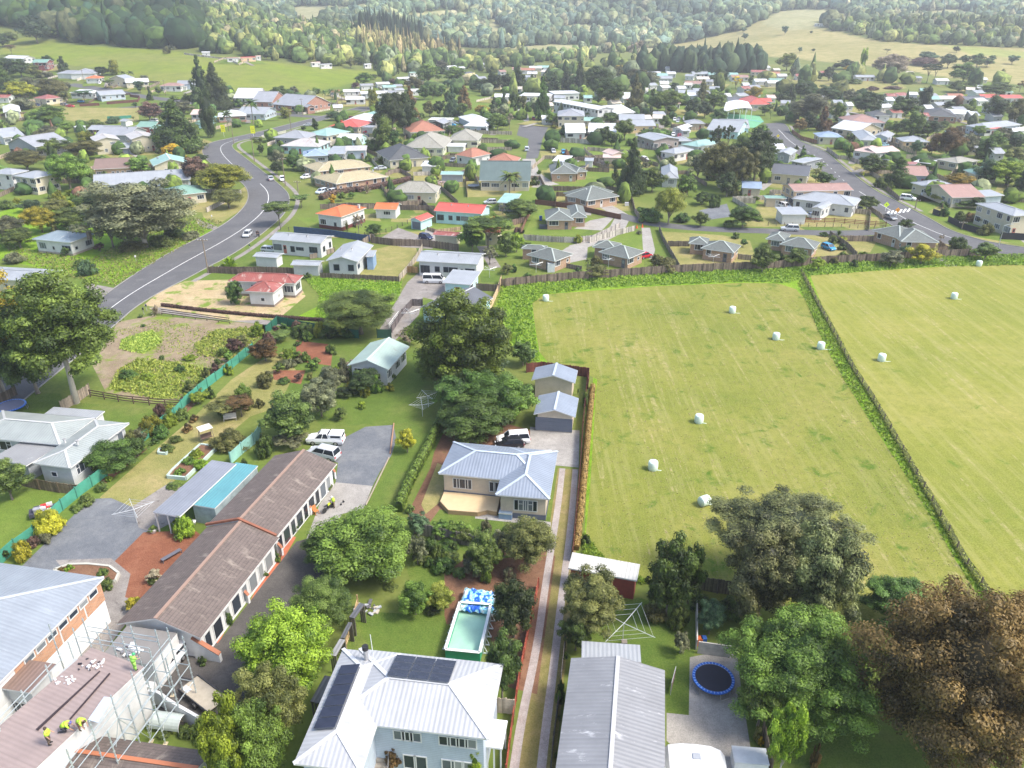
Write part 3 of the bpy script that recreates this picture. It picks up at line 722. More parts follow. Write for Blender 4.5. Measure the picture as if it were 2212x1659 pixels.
PALE=[[(880,30),(960,22),(1030,30),(1000,42),(900,44)],[(1180,60),(1260,52),(1330,64),(1270,76),(1190,74)],[(1950,30),(2050,20),(2140,32),(2080,46),(1970,44)],[(330,8),(420,2),(520,10),(470,24),(360,22)],[(600,22),(640,14),(760,12),(800,4),(830,8),(760,32),(690,44),(620,34)],[(625,40),(680,38),(720,44),(700,52),(665,56),(640,50)],[(1468,38),(1500,32),(1560,32),(1600,40),(1560,48),(1500,46)],[(1535,0),(1556,0),(1540,20),(1528,38),(1520,34)],[(1640,52),(1680,25),(1720,22),(1760,26),(1745,45),(1800,60),(1700,66)],[(1045,58),(1068,42),(1090,70),(1130,85),(1060,88)],[(1715,20),(1800,22),(1850,40),(1830,55),(1770,45),(1730,50)],[(1108,100),(1200,96),(1320,100),(1420,104),(1400,112),(1110,106)]]
SCRUB=[(1100,105),(1450,115),(1700,128),(1900,145),(2100,178),(2300,200),(2300,240),(2000,215),(1800,205),(1650,200),(1500,165),(1300,140),(1100,130)]
ys=np.concatenate([np.linspace(15,400,40,endpoint=False),400*(4600/400)**np.linspace(0,1,330)]);nx=360
xs_n=np.linspace(-1,1,nx);Vt=[]
for y in ys:Vt.append(np.stack([xs_n*(140+y*.95),np.full(nx,y),np.zeros(nx)],1))
Vt=np.concatenate(Vt);Vt[:,2]=terr(Vt[:,0],Vt[:,1])
dzz=Vt[:,2]-HCAM;dep=Vt[:,1]*cp-dzz*sp_;UU=CU+FPX*Vt[:,0]/dep;VV=CV-FPX*(Vt[:,1]*sp_+dzz*cp)/dep
ny=len(ys);idx=np.arange(ny*nx).reshape(ny,nx)
Fq=np.stack([idx[:-1,:-1].ravel(),idx[:-1,1:].ravel(),idx[1:,1:].ravel(),idx[1:,:-1].ravel()],1)
cA=0;col=np.tile(np.array([.12,.18,.032]),(len(Vt),1))
r_=np.random.default_rng(3)
far=Vt[:,1]>560;col[far]=[.13,.16,.05]
wood=(Vt[:,1]>1000);col[wood]=[.045,.06,.025]
m_=inpoly(UU,VV,SCRUB)&(Vt[:,0]>-60)&(Vt[:,1]>300);col[m_]=[.17,.20,.06]
m_=inpoly(UU,VV,PADDOCK)&(Vt[:,1]>300);col[m_]=[.20,.25,.03]
m_=inpoly(UU,VV,TAN)&(Vt[:,1]>400);col[m_]=[.44,.36,.17];tanmask=m_
m_=inpoly(UU,VV,GRN)&(Vt[:,1]>400);col[m_]=[.36,.38,.12]
for P_ in PALE:m_=inpoly(UU,VV,P_)&(Vt[:,1]>600);col[m_]=[.46,.42,.24];tanmask|=m_
gm,gnt,gp=newmat('grassland');b=NB(gnt);g_=geo(b)
at=b.n('ShaderNodeAttribute',attribute_name='gcol')
f1=b.noise(g_,.012,7,.68,.6);f2=b.noise(g_,.11,6,.7);f3=b.noise(g_,1.4,5,.75)
base=b.mix(b.ramp(f1,[(.40,(0,0,0)),(.62,(.55,.55,.55))]),at.outputs['Color'],(.25,.22,.08))
base=b.mix(b.ramp(f2,[(.42,(0,0,0)),(.68,(.55,.55,.55))]),base,(.10,.14,.025))
base=b.mix(b.ramp(f3,[(.35,(0,0,0)),(.7,(.5,.5,.5))]),base,(.05,.09,.015))
b.l(base,gp.inputs['Base Color']);gp.inputs['Roughness'].default_value=.95;gp.inputs['Specular IOR Level'].default_value=.1
me=bpy.data.meshes.new('ground');me.vertices.add(len(Vt));me.vertices.foreach_set('co',Vt.astype(np.float32).ravel())
me.loops.add(len(Fq)*4);me.loops.foreach_set('vertex_index',Fq.astype(np.int32).ravel());me.polygons.add(len(Fq))
me.polygons.foreach_set('loop_start',(np.arange(len(Fq))*4).astype(np.int32));me.polygons.foreach_set('loop_total',np.full(len(Fq),4,np.int32))
ca=me.color_attributes.new('gcol','FLOAT_COLOR','POINT');ca.data.foreach_set('color',np.concatenate([col,np.ones((len(col),1))],1).astype(np.float32).ravel())
me.materials.append(gm);me.update();me.polygons.foreach_set('use_smooth',[True]*len(Fq))
struct(link('ground',me))
# ---- named surfaces
MOWN=groundm('mown_paddock',((0.102,0.145,0.014),(0.161,0.186,0.027),(0.252,0.230,0.066)),.045,.8,5,streak=(1.1,.06,R(-3),(0.268,0.260,0.089),.50,.80),patch=(.22,(0.067,0.130,0.011),.56,.68))
MOWN2=groundm('mown_paddock_striped',((0.124,0.164,0.017),(0.187,0.206,0.031),(0.273,0.252,0.070)),.045,.8,5,streak=(.9,.05,R(33),(0.299,0.285,0.099),.48,.82),patch=(.22,(0.083,0.151,0.012),.62,.72))
LUSH=groundm('long_grass',((.07,.17,.008),(.15,.29,.012),(.24,.34,.03)),.25,.9,4,bump=.9)
LAWN=groundm('lawn',((0.050,0.111,0.013),(0.086,0.149,0.020),(0.153,0.170,0.045)),.12,.9,6)
LAWNB=groundm('bright_lawn',((0.072,0.136,0.016),(0.113,0.176,0.025),(0.171,0.207,0.045)),.12,.9,6)
LAWNY=groundm('dry_lawn',((.12,.15,.03),(.21,.21,.06),(.32,.26,.12)),.15,.9,6)
SOIL=groundm('bare_soil',((.10,.05,.03),(.17,.085,.05),(.22,.13,.08)),.3,1.5,7,patch=(.5,(.07,.12,.02),.62,.72))
RED=groundm('red_soil',((.16,.055,.03),(.21,.08,.045),(.26,.12,.07)),.3,1.5,7)
SAND=groundm('dry_cut_grass',((.30,.22,.12),(.38,.29,.16),(.46,.37,.23)),.3,1.2,5,patch=(.25,(.15,.22,.03),.52,.60))
RUIN=groundm('weedy_lot',((0.162,0.120,0.076),(0.228,0.175,0.114),(0.304,0.248,0.171)),.2,1.0,5,patch=(.16,(0.162,0.221,0.028),.50,.60))
ASPH=groundm('asphalt',((.085,.085,.09),(.105,.105,.11),(.13,.13,.13)),.15,2.5,9,patch=(.35,(.15,.15,.15),.55,.72),bump=.1)
DASPH=groundm('dark_asphalt',((.055,.05,.05),(.075,.07,.065),(.12,.11,.10)),.2,1.8,8,bump=.1)
GRAV=groundm('gravel',((0.086,0.097,0.115),(0.130,0.140,0.155),(0.194,0.202,0.207)),.25,1.4,9,bump=.2)
CONC=groundm('concrete',((.21,.195,.18),(.28,.265,.24),(.36,.34,.31)),.3,1.5,8,patch=(.5,(.20,.19,.16),.60,.75),bump=.05)
DCONC=groundm('old_concrete',((.16,.14,.125),(.21,.19,.17),(.30,.28,.26)),.35,1.3,8,patch=(.6,(.09,.08,.07),.58,.72),bump=.05)
PATH=groundm('wheel_track',((.24,.20,.18),(.31,.27,.25),(.38,.35,.33)),.5,2,9,bump=.1)
TRACKG=groundm('track_grass',((.12,.13,.03),(.19,.17,.05),(.26,.20,.10)),.4,1.5,7)
LINE=plain((.75,.75,.72),.7,.15,3)
def gp_(name,mat,pts,lift):return sheet(name,pts,mat,lift)
gp_('long_grass_verge',LUSH,[(1062,690),(1085,628),(1100,606),(1300,600),(1500,590),(1745,568),(1900,562),(2160,548),(2300,552),(2420,640),(2500,1000),(2400,1450),(2212,1440),(2000,1300),(1260,1240),(1265,1100),(1272,900),(1283,805),(1160,800),(1150,760),(1070,740)],.004)
gp_('mown_paddock',MOWN,[(1155,700),(1150,655),(1175,636),(1280,628),(1420,618),(1600,611),(1680,612),(1720,625),(1738,645),(1752,675),(1776,735),(1822,818),(1878,908),(1942,1004),(2008,1112),(2064,1210),(2122,1300),(2150,1370),(1560,1300),(1420,1262),(1330,1246),(1290,1225),(1262,1190),(1275,1050),(1284,900),(1290,820),(1265,806),(1190,790),(1165,760)],.008)
gp_('mown_paddock',MOWN2,[(1750,595),(1850,588),(2000,578),(2150,571),(2300,575),(2500,700),(2600,1100),(2400,1560),(2202,1355),(2122,1250),(2061,1155),(2002,1052),(1931,930),(1855,805),(1810,720),(1776,660),(1762,625)],.012)
RL=[(-140,900),(60,762),(150,697),(230,635),(295,590),(375,541),(440,510),(490,482),(522,455),(538,432),(536,408),(518,390),(490,372),(457,355),(441,338),(436,322),(452,308),(500,298),(560,285),(640,264),(720,245),(795,226)]
RR_=[(0,905),(160,775),(262,690),(292,662),(350,628),(405,601),(450,576),(500,551),(553,515),(590,485),(612,465),(625,440),(624,420),(610,405),(585,384),(553,360),(525,338),(503,322),(499,312),(518,304),(560,296),(613,283),(670,266),(730,252),(800,238)]
road,LA,LB=strip('road',RL,RR_,ASPH,.016,120)
ribbon('road',[(700,253),(640,250),(560,243),(500,235),(400,219),(322,211),(250,198),(190,188),(150,182)],7.5,ASPH,.028)
ribbon('road',[(380,232),(300,229),(220,238),(120,246),(20,248)],4.5,ASPH,.02)
RL2=[(1640,284),(1662,289),(1684,308),(1714,326),(1744,346),(1779,376),(1809,415),(1830,425),(1871,447),(1891,462),(1915,480),(1941,494),(1990,512),(2060,532),(2151,547),(2300,566)]
RR2=[(1650,268),(1690,264),(1703,275),(1706,287),(1722,303),(1759,317),(1784,328),(1809,350),(1849,382),(1894,415),(1929,431),(1984,460),(2016,477),(2049,497),(2109,517),(2159,527),(2212,535),(2300,545)]
road2,LA2,LB2=strip('road',RL2,RR2,ASPH,.016,100)
ribbon('lane',[(1330,463),(1370,474),(1424,486),(1500,493),(1580,497),(1659,499),(1780,504),(1880,503),(1925,497)],5.2,ASPH,.02)
ribbon('lane',[(1345,467),(1300,440),(1262,430)],4.5,CONC,.012);ribbon('lane',[(1345,470),(1330,500),(1290,520),(1240,535),(1215,560)],4.2,CONC,.012)
gp_('road',ASPH,[(1124,266),(1168,266),(1184,276),(1172,300),(1162,342),(1136,343),(1142,300),(1116,292)],.02)
ribbon('driveway',[(1142,343),(1150,375),(1180,395),(1195,400)],5,CONC,.016)
gp_('school_path',CONC,[(1120,232),(1140,246),(1144,262),(1132,262),(1118,240)],.012)
KERB=plain((.24,.23,.21),.8,.15)
def off(Lp,d):
 out=[]
 for i,p in enumerate(Lp):
  t=Lp[min(i+1,len(Lp)-1)]-Lp[max(i-1,0)];t.z=0;t.normalize();out.append(Vector((p.x-t.y*d,p.y+t.x*d,p.z)))
 return out
for Ln,s in((LA,1),(LB,-1),(LA2,-1),(LB2,1)):
 pass
def side(Ln,other,d):
 """offset away from the other edge"""
 a=off(Ln,d);b2=off(Ln,-d)
 return a if(a[len(a)//2]-other[len(a)//2]).length>(b2[len(a)//2]-other[len(a)//2]).length else b2
for Ln,ot in((LA,LB),(LB,LA),(LA2,LB2),(LB2,LA2)):
 ribbon('kerb',side(Ln,ot,.1),.22,KERB,.12,n=130,h=.12,smooth=0,world=True)
ribbon('footpath',side(LB,LA,2.6)[20:100],1.3,DCONC,.02,n=80,smooth=0,world=True)
ribbon('footpath',side(LB2,LA2,1.8)[8:80],1.3,DCONC,.02,n=80,smooth=0,world=True)
def centre(a,b2,t=.5):return[p.lerp(q,t)for p,q in zip(a,b2)]
cm=centre(LA,LB)
ribbon('road_marking',cm[14:52],.16,LINE,.026,n=80,smooth=0,world=True)
ribbon('road_marking',cm[54:84],.14,LINE,.026,n=60,smooth=0,world=True)
cm2=centre(LA2,LB2,.5)
ribbon('road_marking',cm2[6:30],.16,LINE,.026,n=40,smooth=0,world=True);ribbon('road_marking',cm2[64:90],.16,LINE,.026,n=40,smooth=0,world=True)
for k in range(32,62,3):ribbon('road_marking',[cm2[k],cm2[k+1].lerp(cm2[k],.1)],.14,LINE,.026,n=3,smooth=0,world=True)
for k in range(6):
 a=G(1915+k*9,464-k*1.2);a2=G(1921+k*9,456-k*1.2);ribbon('road_marking',[a,a2],.5,LINE,.03,n=3,smooth=0,world=True)
for k,(nm,mt,pts)in enumerate([('verge',LAWNY,[(440,345),(525,330),(500,320),(440,300),(400,300)]),('lawn',LAWNY,[(140,232),(300,232),(300,262),(230,268),(160,262),(100,250)]),('bare_patch',SOIL,[(170,246),(235,243),(240,251),(200,255),(165,252)]),('long_grass',LUSH,[(-40,470),(60,440),(200,470),(330,505),(440,470),(470,490),(400,530),(330,570),(250,615),(180,600),(0,560),(-60,520)]),('bright_grass',LAWNY,[(430,440),(500,420),(535,400),(540,430),(520,455),(470,485),(440,470)]),('driveway',DCONC,[(180,610),(245,622),(228,648),(200,640)]),('driveway',DCONC,[(420,470),(440,478),(470,490),(462,497),(430,488)]),('lawn',LAWN,[(500,550),(553,520),(640,530),(720,560),(720,600),(560,600),(490,575)]),('dry_yard',SAND,[(400,607),(640,600),(660,640),(600,690),(500,693),(350,665),(310,660),(345,630)]),('long_grass',LUSH,[(375,630),(400,612),(470,604),(520,612),(500,640),(520,660),(470,664),(400,636)]),('long_grass',LUSH,[(640,598),(700,594),(870,600),(862,640),(845,665),(700,690),(640,685),(690,660),(700,630),(670,610)]),('weedy_lot',RUIN,[(255,695),(330,682),(440,690),(580,702),(560,730),(480,790),(400,860),(330,870),(230,850),(200,790),(240,720)]),('driveway',DCONC,[(322,665),(352,662),(560,690),(700,705),(700,712),(560,700),(340,676)]),('driveway',DCONC,[(905,588),(925,595),(905,680),(845,745),(815,720),(850,660),(880,610)]),('driveway',DCONC,[(905,592),(925,594),(1010,620),(985,660),(905,640)]),('driveway',DCONC,[(812,520),(860,492),(925,515),(935,538),(870,534)]),('lawn',LAWNB,[(690,470),(860,480),(1000,480),(1040,500),(870,500),(700,510),(640,470)]),('yard',LAWNY,[(800,540),(895,520),(905,560),(865,610),(770,608),(790,570)]),('lawn',LAWN,[(1025,540),(1090,550),(1085,610),(1040,610)]),('lawn',LAWN,[(860,660),(960,640),(1000,720),(940,790),(860,780)]),('garden_lawn',LAWN,[(560,700),(760,720),(880,760),(960,860),(960,930),(880,1100),(780,1110),(850,1000),(850,930),(790,915),(700,930),(650,860),(560,800)]),('garden_lawn',LAWNY,[(560,780),(610,760),(640,800),(600,880),(540,900),(440,985),(300,1105),(215,1075),(300,1000),(420,900),(500,820)]),('garden_bed',RED,[(640,735),(720,745),(715,790),(640,780)]),('garden_bed',RED,[(590,800),(660,800),(650,830),(590,820)]),('garden_bed',SOIL,[(215,1035),(320,950),(420,860),(428,868),(330,960),(225,1048)]),('lawn',LAWNB,[(-60,1060),(100,1060),(160,1080),(60,1180),(-60,1250)]),('lawn',LAWN,[(170,870),(400,890),(330,960),(230,1020),(150,900)]),('lawn',LAWN,[(-40,850),(130,850),(150,900),(-40,920)]),('gravel_drive',GRAV,[(195,1078),(240,1076),(285,1095),(345,1130),(300,1160),(235,1240),(150,1250),(40,1230)]),('paved_yard',DCONC,[(285,1095),(370,1040),(400,1055),(390,1120),(330,1150),(300,1140)]),('red_courtyard',RED,[(310,1150),(420,1145),(440,1160),(330,1310),(270,1290),(275,1250),(245,1215)]),('courtyard',DCONC,[(120,1210),(240,1206),(282,1240),(270,1290),(330,1310),(270,1350),(170,1480),(60,1420),(200,1300)]),('gravel_yard',GRAV,[(745,945),(790,922),(850,918),(856,950),(845,985),(820,1020),(805,1050),(725,1042),(730,1000),(700,990)]),('driveway',CONC,[(725,1042),(805,1050),(785,1100),(740,1110),(700,1170),(660,1170),(690,1090)]),('courtyard',DASPH,[(660,1165),(705,1165),(700,1260),(650,1390),(620,1500),(470,1600),(340,1560),(330,1440),(410,1350),(470,1390),(570,1260),(640,1170)]),('doorstep',plain((.40,.12,.06),.8,.15),[(598,1180),(622,1158),(640,1160),(560,1300),(535,1310)]),('doorstep',plain((.40,.12,.06),.8,.15),[(455,1375),(480,1350),(490,1355),(470,1395)]),('house_yard',SOIL,[(960,880),(1150,930),(1160,1110),(1190,1130),(1180,1200),(1040,1200),(900,1150),(880,1110),(930,1010)]),('lawn',LAWN,[(990,1110),(1190,1110),(1190,1190),(1000,1190),(920,1140),(950,1100)]),('lawn',LAWNY,[(945,1000),(965,1010),(955,1080),(920,1110),(910,1090)]),('parking_pad',CONC,[(1145,922),(1252,930),(1250,1010),(1205,1006),(1050,985),(1080,950),(1145,945)]),('track',TRACKG,[(1205,1012),(1255,1014),(1240,1250),(1195,1700),(1100,1700),(1150,1400),(1185,1150)]),('footpath',CONC,[(1028,1106),(1110,1118),(1190,1128),(1190,1138),(1100,1128),(1026,1120)]),('garden_bed',SOIL,[(960,1240),(1000,1210),(1200,1200),(1160,1500),(1080,1480),(1050,1330),(960,1350)]),('lawn',LAWN,[(765,1320),(960,1330),(978,1400),(960,1430),(750,1410)]),('lawn',LAWN,[(870,1200),(1000,1230),(980,1330),(900,1300)]),('lawn',LAWN,[(1270,1330),(1380,1290),(1490,1330),(1500,1400),(1490,1550),(1440,1540),(1440,1450),(1270,1420)]),('patio',CONC,[(1490,1420),(1590,1400),(1600,1480),(1625,1640),(1640,1700),(1540,1700),(1440,1600),(1440,1540),(1488,1545)]),('lawn',LAWN,[(1440,1600),(1520,1610),(1560,1700),(1440,1700)]),('lawn',LAWN,[(1600,1480),(1650,1500),(1700,1700),(1640,1700)]),('lawn',LAWN,[(1700,1480),(2100,1500),(2250,1700),(1700,1700)]),('lawn',LAWNB,[(1160,452),(1240,455),(1300,480),(1250,510),(1130,506)]),('lawn',LAWNB,[(1175,370),(1335,370),(1345,400),(1180,402)]),('lawn',LAWNY,[(1430,500),(1560,508),(1620,520),(1640,580),(1470,582)]),('lawn',LAWNB,[(1340,490),(1395,505),(1390,580),(1260,590),(1280,540)]),('driveway',CONC,[(1386,492),(1404,492),(1415,540),(1410,560),(1390,555)]),('driveway',CONC,[(1230,530),(1270,522),(1268,560),(1230,568)]),('driveway',CONC,[(1275,476),(1330,466),(1300,498),(1240,494)]),('lawn',LAWNY,[(1660,505),(1900,510),(1880,545),(1700,560)]),('lawn',LAWNY,[(1640,440),(1900,470),(1900,490),(1600,490)]),('lawn',LAWNY,[(2030,520),(2080,535),(2140,550),(2060,552),(2000,545)]),('verge',LAWNB,[(1880,405),(1960,430),(2040,450),(2212,500),(2212,530),(2100,510),(2000,462)]),('sports_turf',groundm('sports_turf',((.10,.30,.16),(.14,.36,.20),(.18,.40,.24)),.2,1,5,bump=0),[(1540,262),(1575,246),(1640,250),(1650,262),(1630,276),(1560,275)]),('playing_field',LAWNB,[(900,212),(960,204),(1010,206),(1060,218),(1060,232),(960,240),(905,240)]),('field',LAWNB,[(1020,205),(1065,206),(1070,232),(1030,236)]),('lawn',LAWNB,[(840,320),(1000,330),(1000,360),(860,350)]),('lawn',LAWNB,[(1030,292),(1110,295),(1110,320),(1030,316)]),('lawn',LAWNB,[(950,350),(1010,352),(1010,372),(950,368)]),('lawn',LAWNB,[(1105,420),(1160,400),(1170,440),(1110,440)]),('lawn',LAWNB,[(1170,300),(1260,312),(1400,322),(1400,335),(1180,335)]),('lawn',LAWNY,[(1165,325),(1270,325),(1260,345),(1170,342)]),('gravel_drive',GRAV,[(1510,455),(1570,440),(1580,468),(1530,475)]),('lawn',LAWNB,[(1620,440),(1700,440),(1720,470),(1640,470)]),('lawn',LAWNY,[(2060,140),(2090,140),(2090,150),(2060,150)]),('wheel_track_lot',LAWNY,[(1660,170),(1930,172),(1960,190),(1860,206),(1680,198)]),]):gp_(nm,mt,pts,.006+.0006*(k%9)+(.004 if mt in(GRAV,CONC,DCONC,RED,DASPH,SAND)else 0))
ribbon('wheel_track',[(1215,1012),(1205,1100),(1180,1250),(1160,1400),(1125,1560),(1105,1700)],.75,PATH,.02);ribbon('wheel_track',[(1243,1014),(1232,1150),(1212,1300),(1195,1450),(1178,1580),(1165,1700)],.75,PATH,.02)
ribbon('court_line',[(1545,262),(1600,256),(1650,264)],.5,plain((.05,.25,.7)),.02,smooth=0)
# ------ fences, cars, poles, people
def fence(label,pts,h=1.8,style='paling',colr=(.20,.16,.12),cat='fence',gap=2.4,tile=True,group=None,name=None):
 P=[G(*(px(*p)if tile else p))for p in pts];L=sum((b-a).length for a,b in zip(P,P[1:]));n=max(2,int(L/gap)+1)
 if style=='wire':n=min(n,99)
 else:n=min(n,60)
 c0=P[0].copy();root=thing(name or{'wire':'wire_fence','sheet':'windbreak_fence','wall':'garden_wall'}.get(style,'wooden_fence'),label,cat,c0,0,group)
 mt=plain(colr,.85,.28,1.6)if style!='sheet' else plain(colr,.6,.2,.9);pm=plain(tuple(x*.7 for x in colr),.9,.2)
 Q=resample(P,max(n,2));far=mpp(Q[len(Q)//2])>.16
 m=MB();rr=random.Random(len(label));step=max(.15,2.2*mpp(Q[len(Q)//2]));alt=[plain(tuple(x*k for x in colr),.85,.25,2.5)for k in(.72,1.0,1.28)]
 for a,b in zip(P,P[1:]):
  a,b=a-c0,b-c0;d=b-a;ln=d.length
  if style=='wire':
   for z in(.35,.7,1.05):m.bar(a+Vector((0,0,z)),b+Vector((0,0,z)),.03,.03,pm)
  elif style=='rail':
   for z in(.35,.75,1.15):m.bar(a+Vector((0,0,z)),b+Vector((0,0,z)),.05,.16,mt)
  elif style in('paling','picket'):
   k=max(1,int(ln/step))
   for i in range(k):
    p,q=a+d*(i/k),a+d*((i+1-(.06 if style=='paling' else .35))/k);hh=h*rr.uniform(.95,1.03);z0=rr.uniform(-.05,.03)
    m.bar(p+Vector((0,0,z0+hh/2)),q+Vector((0,0,z0+hh/2)),.05,hh,rr.choice(alt))
  else:
   k=max(1,int(ln/2.4))
   for i in range(k):
    p,q=a+d*(i/k),a+d*((i+1)/k);hh=h*(rr.uniform(.93,1.04)if style=='sheet' else 1)
    m.bar(p+Vector((0,0,hh/2-.05)),q+Vector((0,0,hh/2-.05)),.04 if style=='sheet' else .12,hh,mt)
 m.build({'wire':'wires','rail':'rails','sheet':'sheet','wall':'wall'}.get(style,'palings'),root)
 if style!='wall' and not(far and style!='wire'):
  w=.13;pmsh=MB();pmsh.box(-w/2,w/2,-w/2,w/2,-.2,h+(.08 if style!='wire' else 0),pm);pme=pmsh.mesh('post')
  for q in Q:link('post',pme,root,q-c0+Vector((0,-.08,0)))
 u,v=proj(Q[len(Q)//2]);ANCH.append((u,v,'ANON',Q[len(Q)//2]));return root
CM={}
def car_meshes(kind,colr):
 key=(kind,colr)
 if key in CM:return CM[key]
 L,Wd,Hh,belt=dict(hatch=(3.9,1.7,1.5,.9),sedan=(4.6,1.78,1.42,.92),suv=(4.6,1.84,1.72,1.02),wagon=(4.7,1.78,1.5,.95),van=(4.8,1.75,1.98,1.15),ute=(5.2,1.82,1.8,1.08))[kind]
 cabin=dict(hatch=(-.47,-.40,.10,.28),sedan=(-.36,-.22,.10,.26),suv=(-.48,-.43,.12,.27),wagon=(-.47,-.40,.10,.27),van=(-.49,-.47,.30,.42),ute=(-.12,-.08,.12,.25))[kind]
 body=MB();cm=plain(colr,.25,.02,spec=.6);gl=plain((.02,.025,.035),.08,.05);dk=plain((.02,.02,.02),.8,.1)
 st=[(-.5,.38,belt-.22,.86),(-.485,.24,belt-.04,.95),(-.30,.2,belt,1),(.0,.2,belt,1),(.28,.2,belt-.02,1),(.42,.22,belt-.14,.97),(.485,.26,belt-.28,.9),(.5,.36,belt-.36,.8)]
 rings=[[(x*L,s*Wd/2*w*a,z0+(z1-z0)*t)for s,a,t in((-1,.88,0),(-1,1,.5),(-1,.93,1),(1,.93,1),(1,1,.5),(1,.88,0))]for x,z0,z1,w in st]
 for a,b2 in zip(rings,rings[1:]):
  for k in range(6):body.face([a[k],a[(k+1)%6],b2[(k+1)%6],b2[k]][::-1],cm)
 body.face(rings[0],cm);body.face(rings[-1][::-1],cm)
 x0,x1,x2,x3=[c*L for c in cabin];w0,w1=Wd/2*.9,Wd/2*.74
 g=MB();base=[(x0,-w0,belt-.03),(x3,-w0,belt-.05),(x3,w0,belt-.05),(x0,w0,belt-.03)];top=[(x1,-w1,Hh-.05),(x2,-w1,Hh-.05),(x2,w1,Hh-.05),(x1,w1,Hh-.05)]
 g.hexa(base+top,gl)
 rf=MB();rf.hexa([(x1-.04,-w1-.02,Hh-.07),(x2+.04,-w1-.02,Hh-.07),(x2+.04,w1+.02,Hh-.07),(x1-.04,w1+.02,Hh-.07),(x1+.1,-w1+.1,Hh),(x2-.15,-w1+.1,Hh),(x2-.15,w1-.1,Hh),(x1+.1,w1-.1,Hh)],cm)
 for s in(-1,1):
  for xa,xb in((x0,x1),(x3,x2),((x0+x3)/2,(x1+x2)/2)):rf.bar((xa,s*w0,belt),(xb,s*w1,Hh-.05),.09,.07,cm)
 ex=MB()
 if kind=='ute':
  ex.box(-.48*L,-.13*L,-Wd/2*.92,Wd/2*.92,belt,belt+.62,cm);ex.box(-.44*L,-.18*L,-Wd/2*.93,Wd/2*.93,belt+.18,belt+.48,gl);ex.box(-.485*L,-.48*L,-.6,.6,belt+.12,belt+.5,gl)
 wl=MB();wl.tube([(0,-.1,0),(0,.1,0)],.33,dk,14);rim=MB();rim.tube([(0,-.115,0),(0,.115,0)],.19,plain((.45,.45,.47),.35,.05,metal=.6),10)
 hl=MB();hl.box(-.04,.05,-.19,.19,-.07,.07,plain((.75,.78,.8),.15,.03));tl=MB();tl.box(-.05,.03,-.12,.12,-.14,.14,plain((.45,.02,.02),.3,.03))
 CM[key]=(body.mesh('body'),g.mesh('windows'),rf.mesh('roof'),ex.mesh('canopy')if ex.v else None,wl.mesh('wheel',True),rim.mesh('rim'),hl.mesh('headlight'),tl.mesh('taillight'),(L,Wd,belt));return CM[key]
PCOL=dict(white=(.78,.78,.78),silver=(.48,.50,.52),grey=(.17,.18,.19),black=(.015,.015,.02),red=(.50,.015,.03),blue=(.02,.24,.48),navy=(.02,.03,.08),aqua=(.30,.50,.58),pale=(.55,.62,.68),maroon=(.16,.02,.03))
def car(kind,colr,x,y,dx,dy,label,group=None,tile=True):
 u,v=px(x,y)if tile else(x,y);p=G(u,v);k=.25 if tile else 1;q=G(u+dx*k,v+dy*k);d=(q-p);d.z=0;d.normalize()
 f=(p-Vector((0,0,0)));f.z=0;f.normalize();p=p+f*.9;p.z=tz(p.x,p.y)
 m=car_meshes(kind,PCOL[colr]);L,Wd,belt=m[8]
 r=thing({'van':'van','ute':'pickup_truck'}.get(kind,'parked_car'),label,{'van':'van','ute':'pickup truck'}.get(kind,'car'),p+Vector((0,0,.02)),math.atan2(d.y,d.x),group)
 link('body',m[0],r);link('windows',m[1],r);link('roof',m[2],r)
 if m[3]:link('canopy',m[3],r)
 for sx in(-.3,.31):
  for sy in(-1,1):
   w=link('wheel',m[4],r,(sx*L,sy*(Wd/2-.1),.33));link('rim',m[5],w)
 for sy in(-1,1):
  link('headlight',m[6],r,(L*.487,sy*Wd*.32,belt-.32));link('taillight',m[7],r,(-L*.492,sy*Wd*.38,belt-.28))
 ANCH.append((u,v,'ANON',p));return r
def pole(label,x,yt,yb,kind='power',tile=True,group=None):
 u,vb=px(x,yb)if tile else(x,yb);vt=px(x,yt)[1]if tile else yt;g=G(u,vb);lo,hi=1,40
 for _ in range(20):
  h=(lo+hi)/2
  if proj((g.x,g.y,g.z+h))[1]>vt:lo=h
  else:hi=h
 h=(lo+hi)/2;wood=plain((.20,.16,.12),.9,.2);stl=plain((.5,.52,.5),.4,.1,metal=.5);r=thing('power_pole' if kind=='power' else 'street_lamp',label,'pole' if kind=='power' else 'street lamp',g,0,group)
 m=MB();m.tube([(0,0,-.2),(0,0,h)],[.17,.11]if kind=='power' else[.1,.06],wood if kind=='power' else stl,8);m.build('pole',r)
 if kind=='power':
  m=MB();m.bar((-1.1,0,h-.5),(1.1,0,h-.5),.12,.12,wood);m.build('crossarm',r)
  ins=MB();ins.tube([(0,0,0),(0,0,.22)],.06,plain((.6,.6,.58)),6);im=ins.mesh('insulator')
  for q in(-1,-.4,.4,1):link('insulator',im,r,(q,0,h-.44))
 else:
  m=MB();m.tube([(0,0,h-.05),(.8,0,h+.3),(1.6,0,h+.35)],.05,stl,6);m.build('arm',r)
  m=MB();m.box(1.4,2.1,-.13,.13,h+.27,h+.4,stl);m.build('lamp',r)
 return r
def box_obj(name,label,cat,x,y,sx,sy,sz,colr,rz=0,group=None,tile=True,lid=None,taper=1.0):
 g=G(*(px(x,y)if tile else(x,y)));r=thing(name,label,cat,g,rz,group);m=MB();mt=plain(colr,.6,.1)
 a,b=sx/2,sy/2;m.hexa([(-a*taper,-b*taper,0),(a*taper,-b*taper,0),(a*taper,b*taper,0),(-a*taper,b*taper,0),(-a,-b,sz),(a,-b,sz),(a,b,sz),(-a,b,sz)],mt);m.build('body',r)
 m=MB();lc=plain(lid or tuple(x*.7 for x in colr),.6,.1);m.box(-a*1.04,a*1.04,-b*1.04,b*1.04,sz+.002,sz+.06,lc);m.build('lid',r);return r
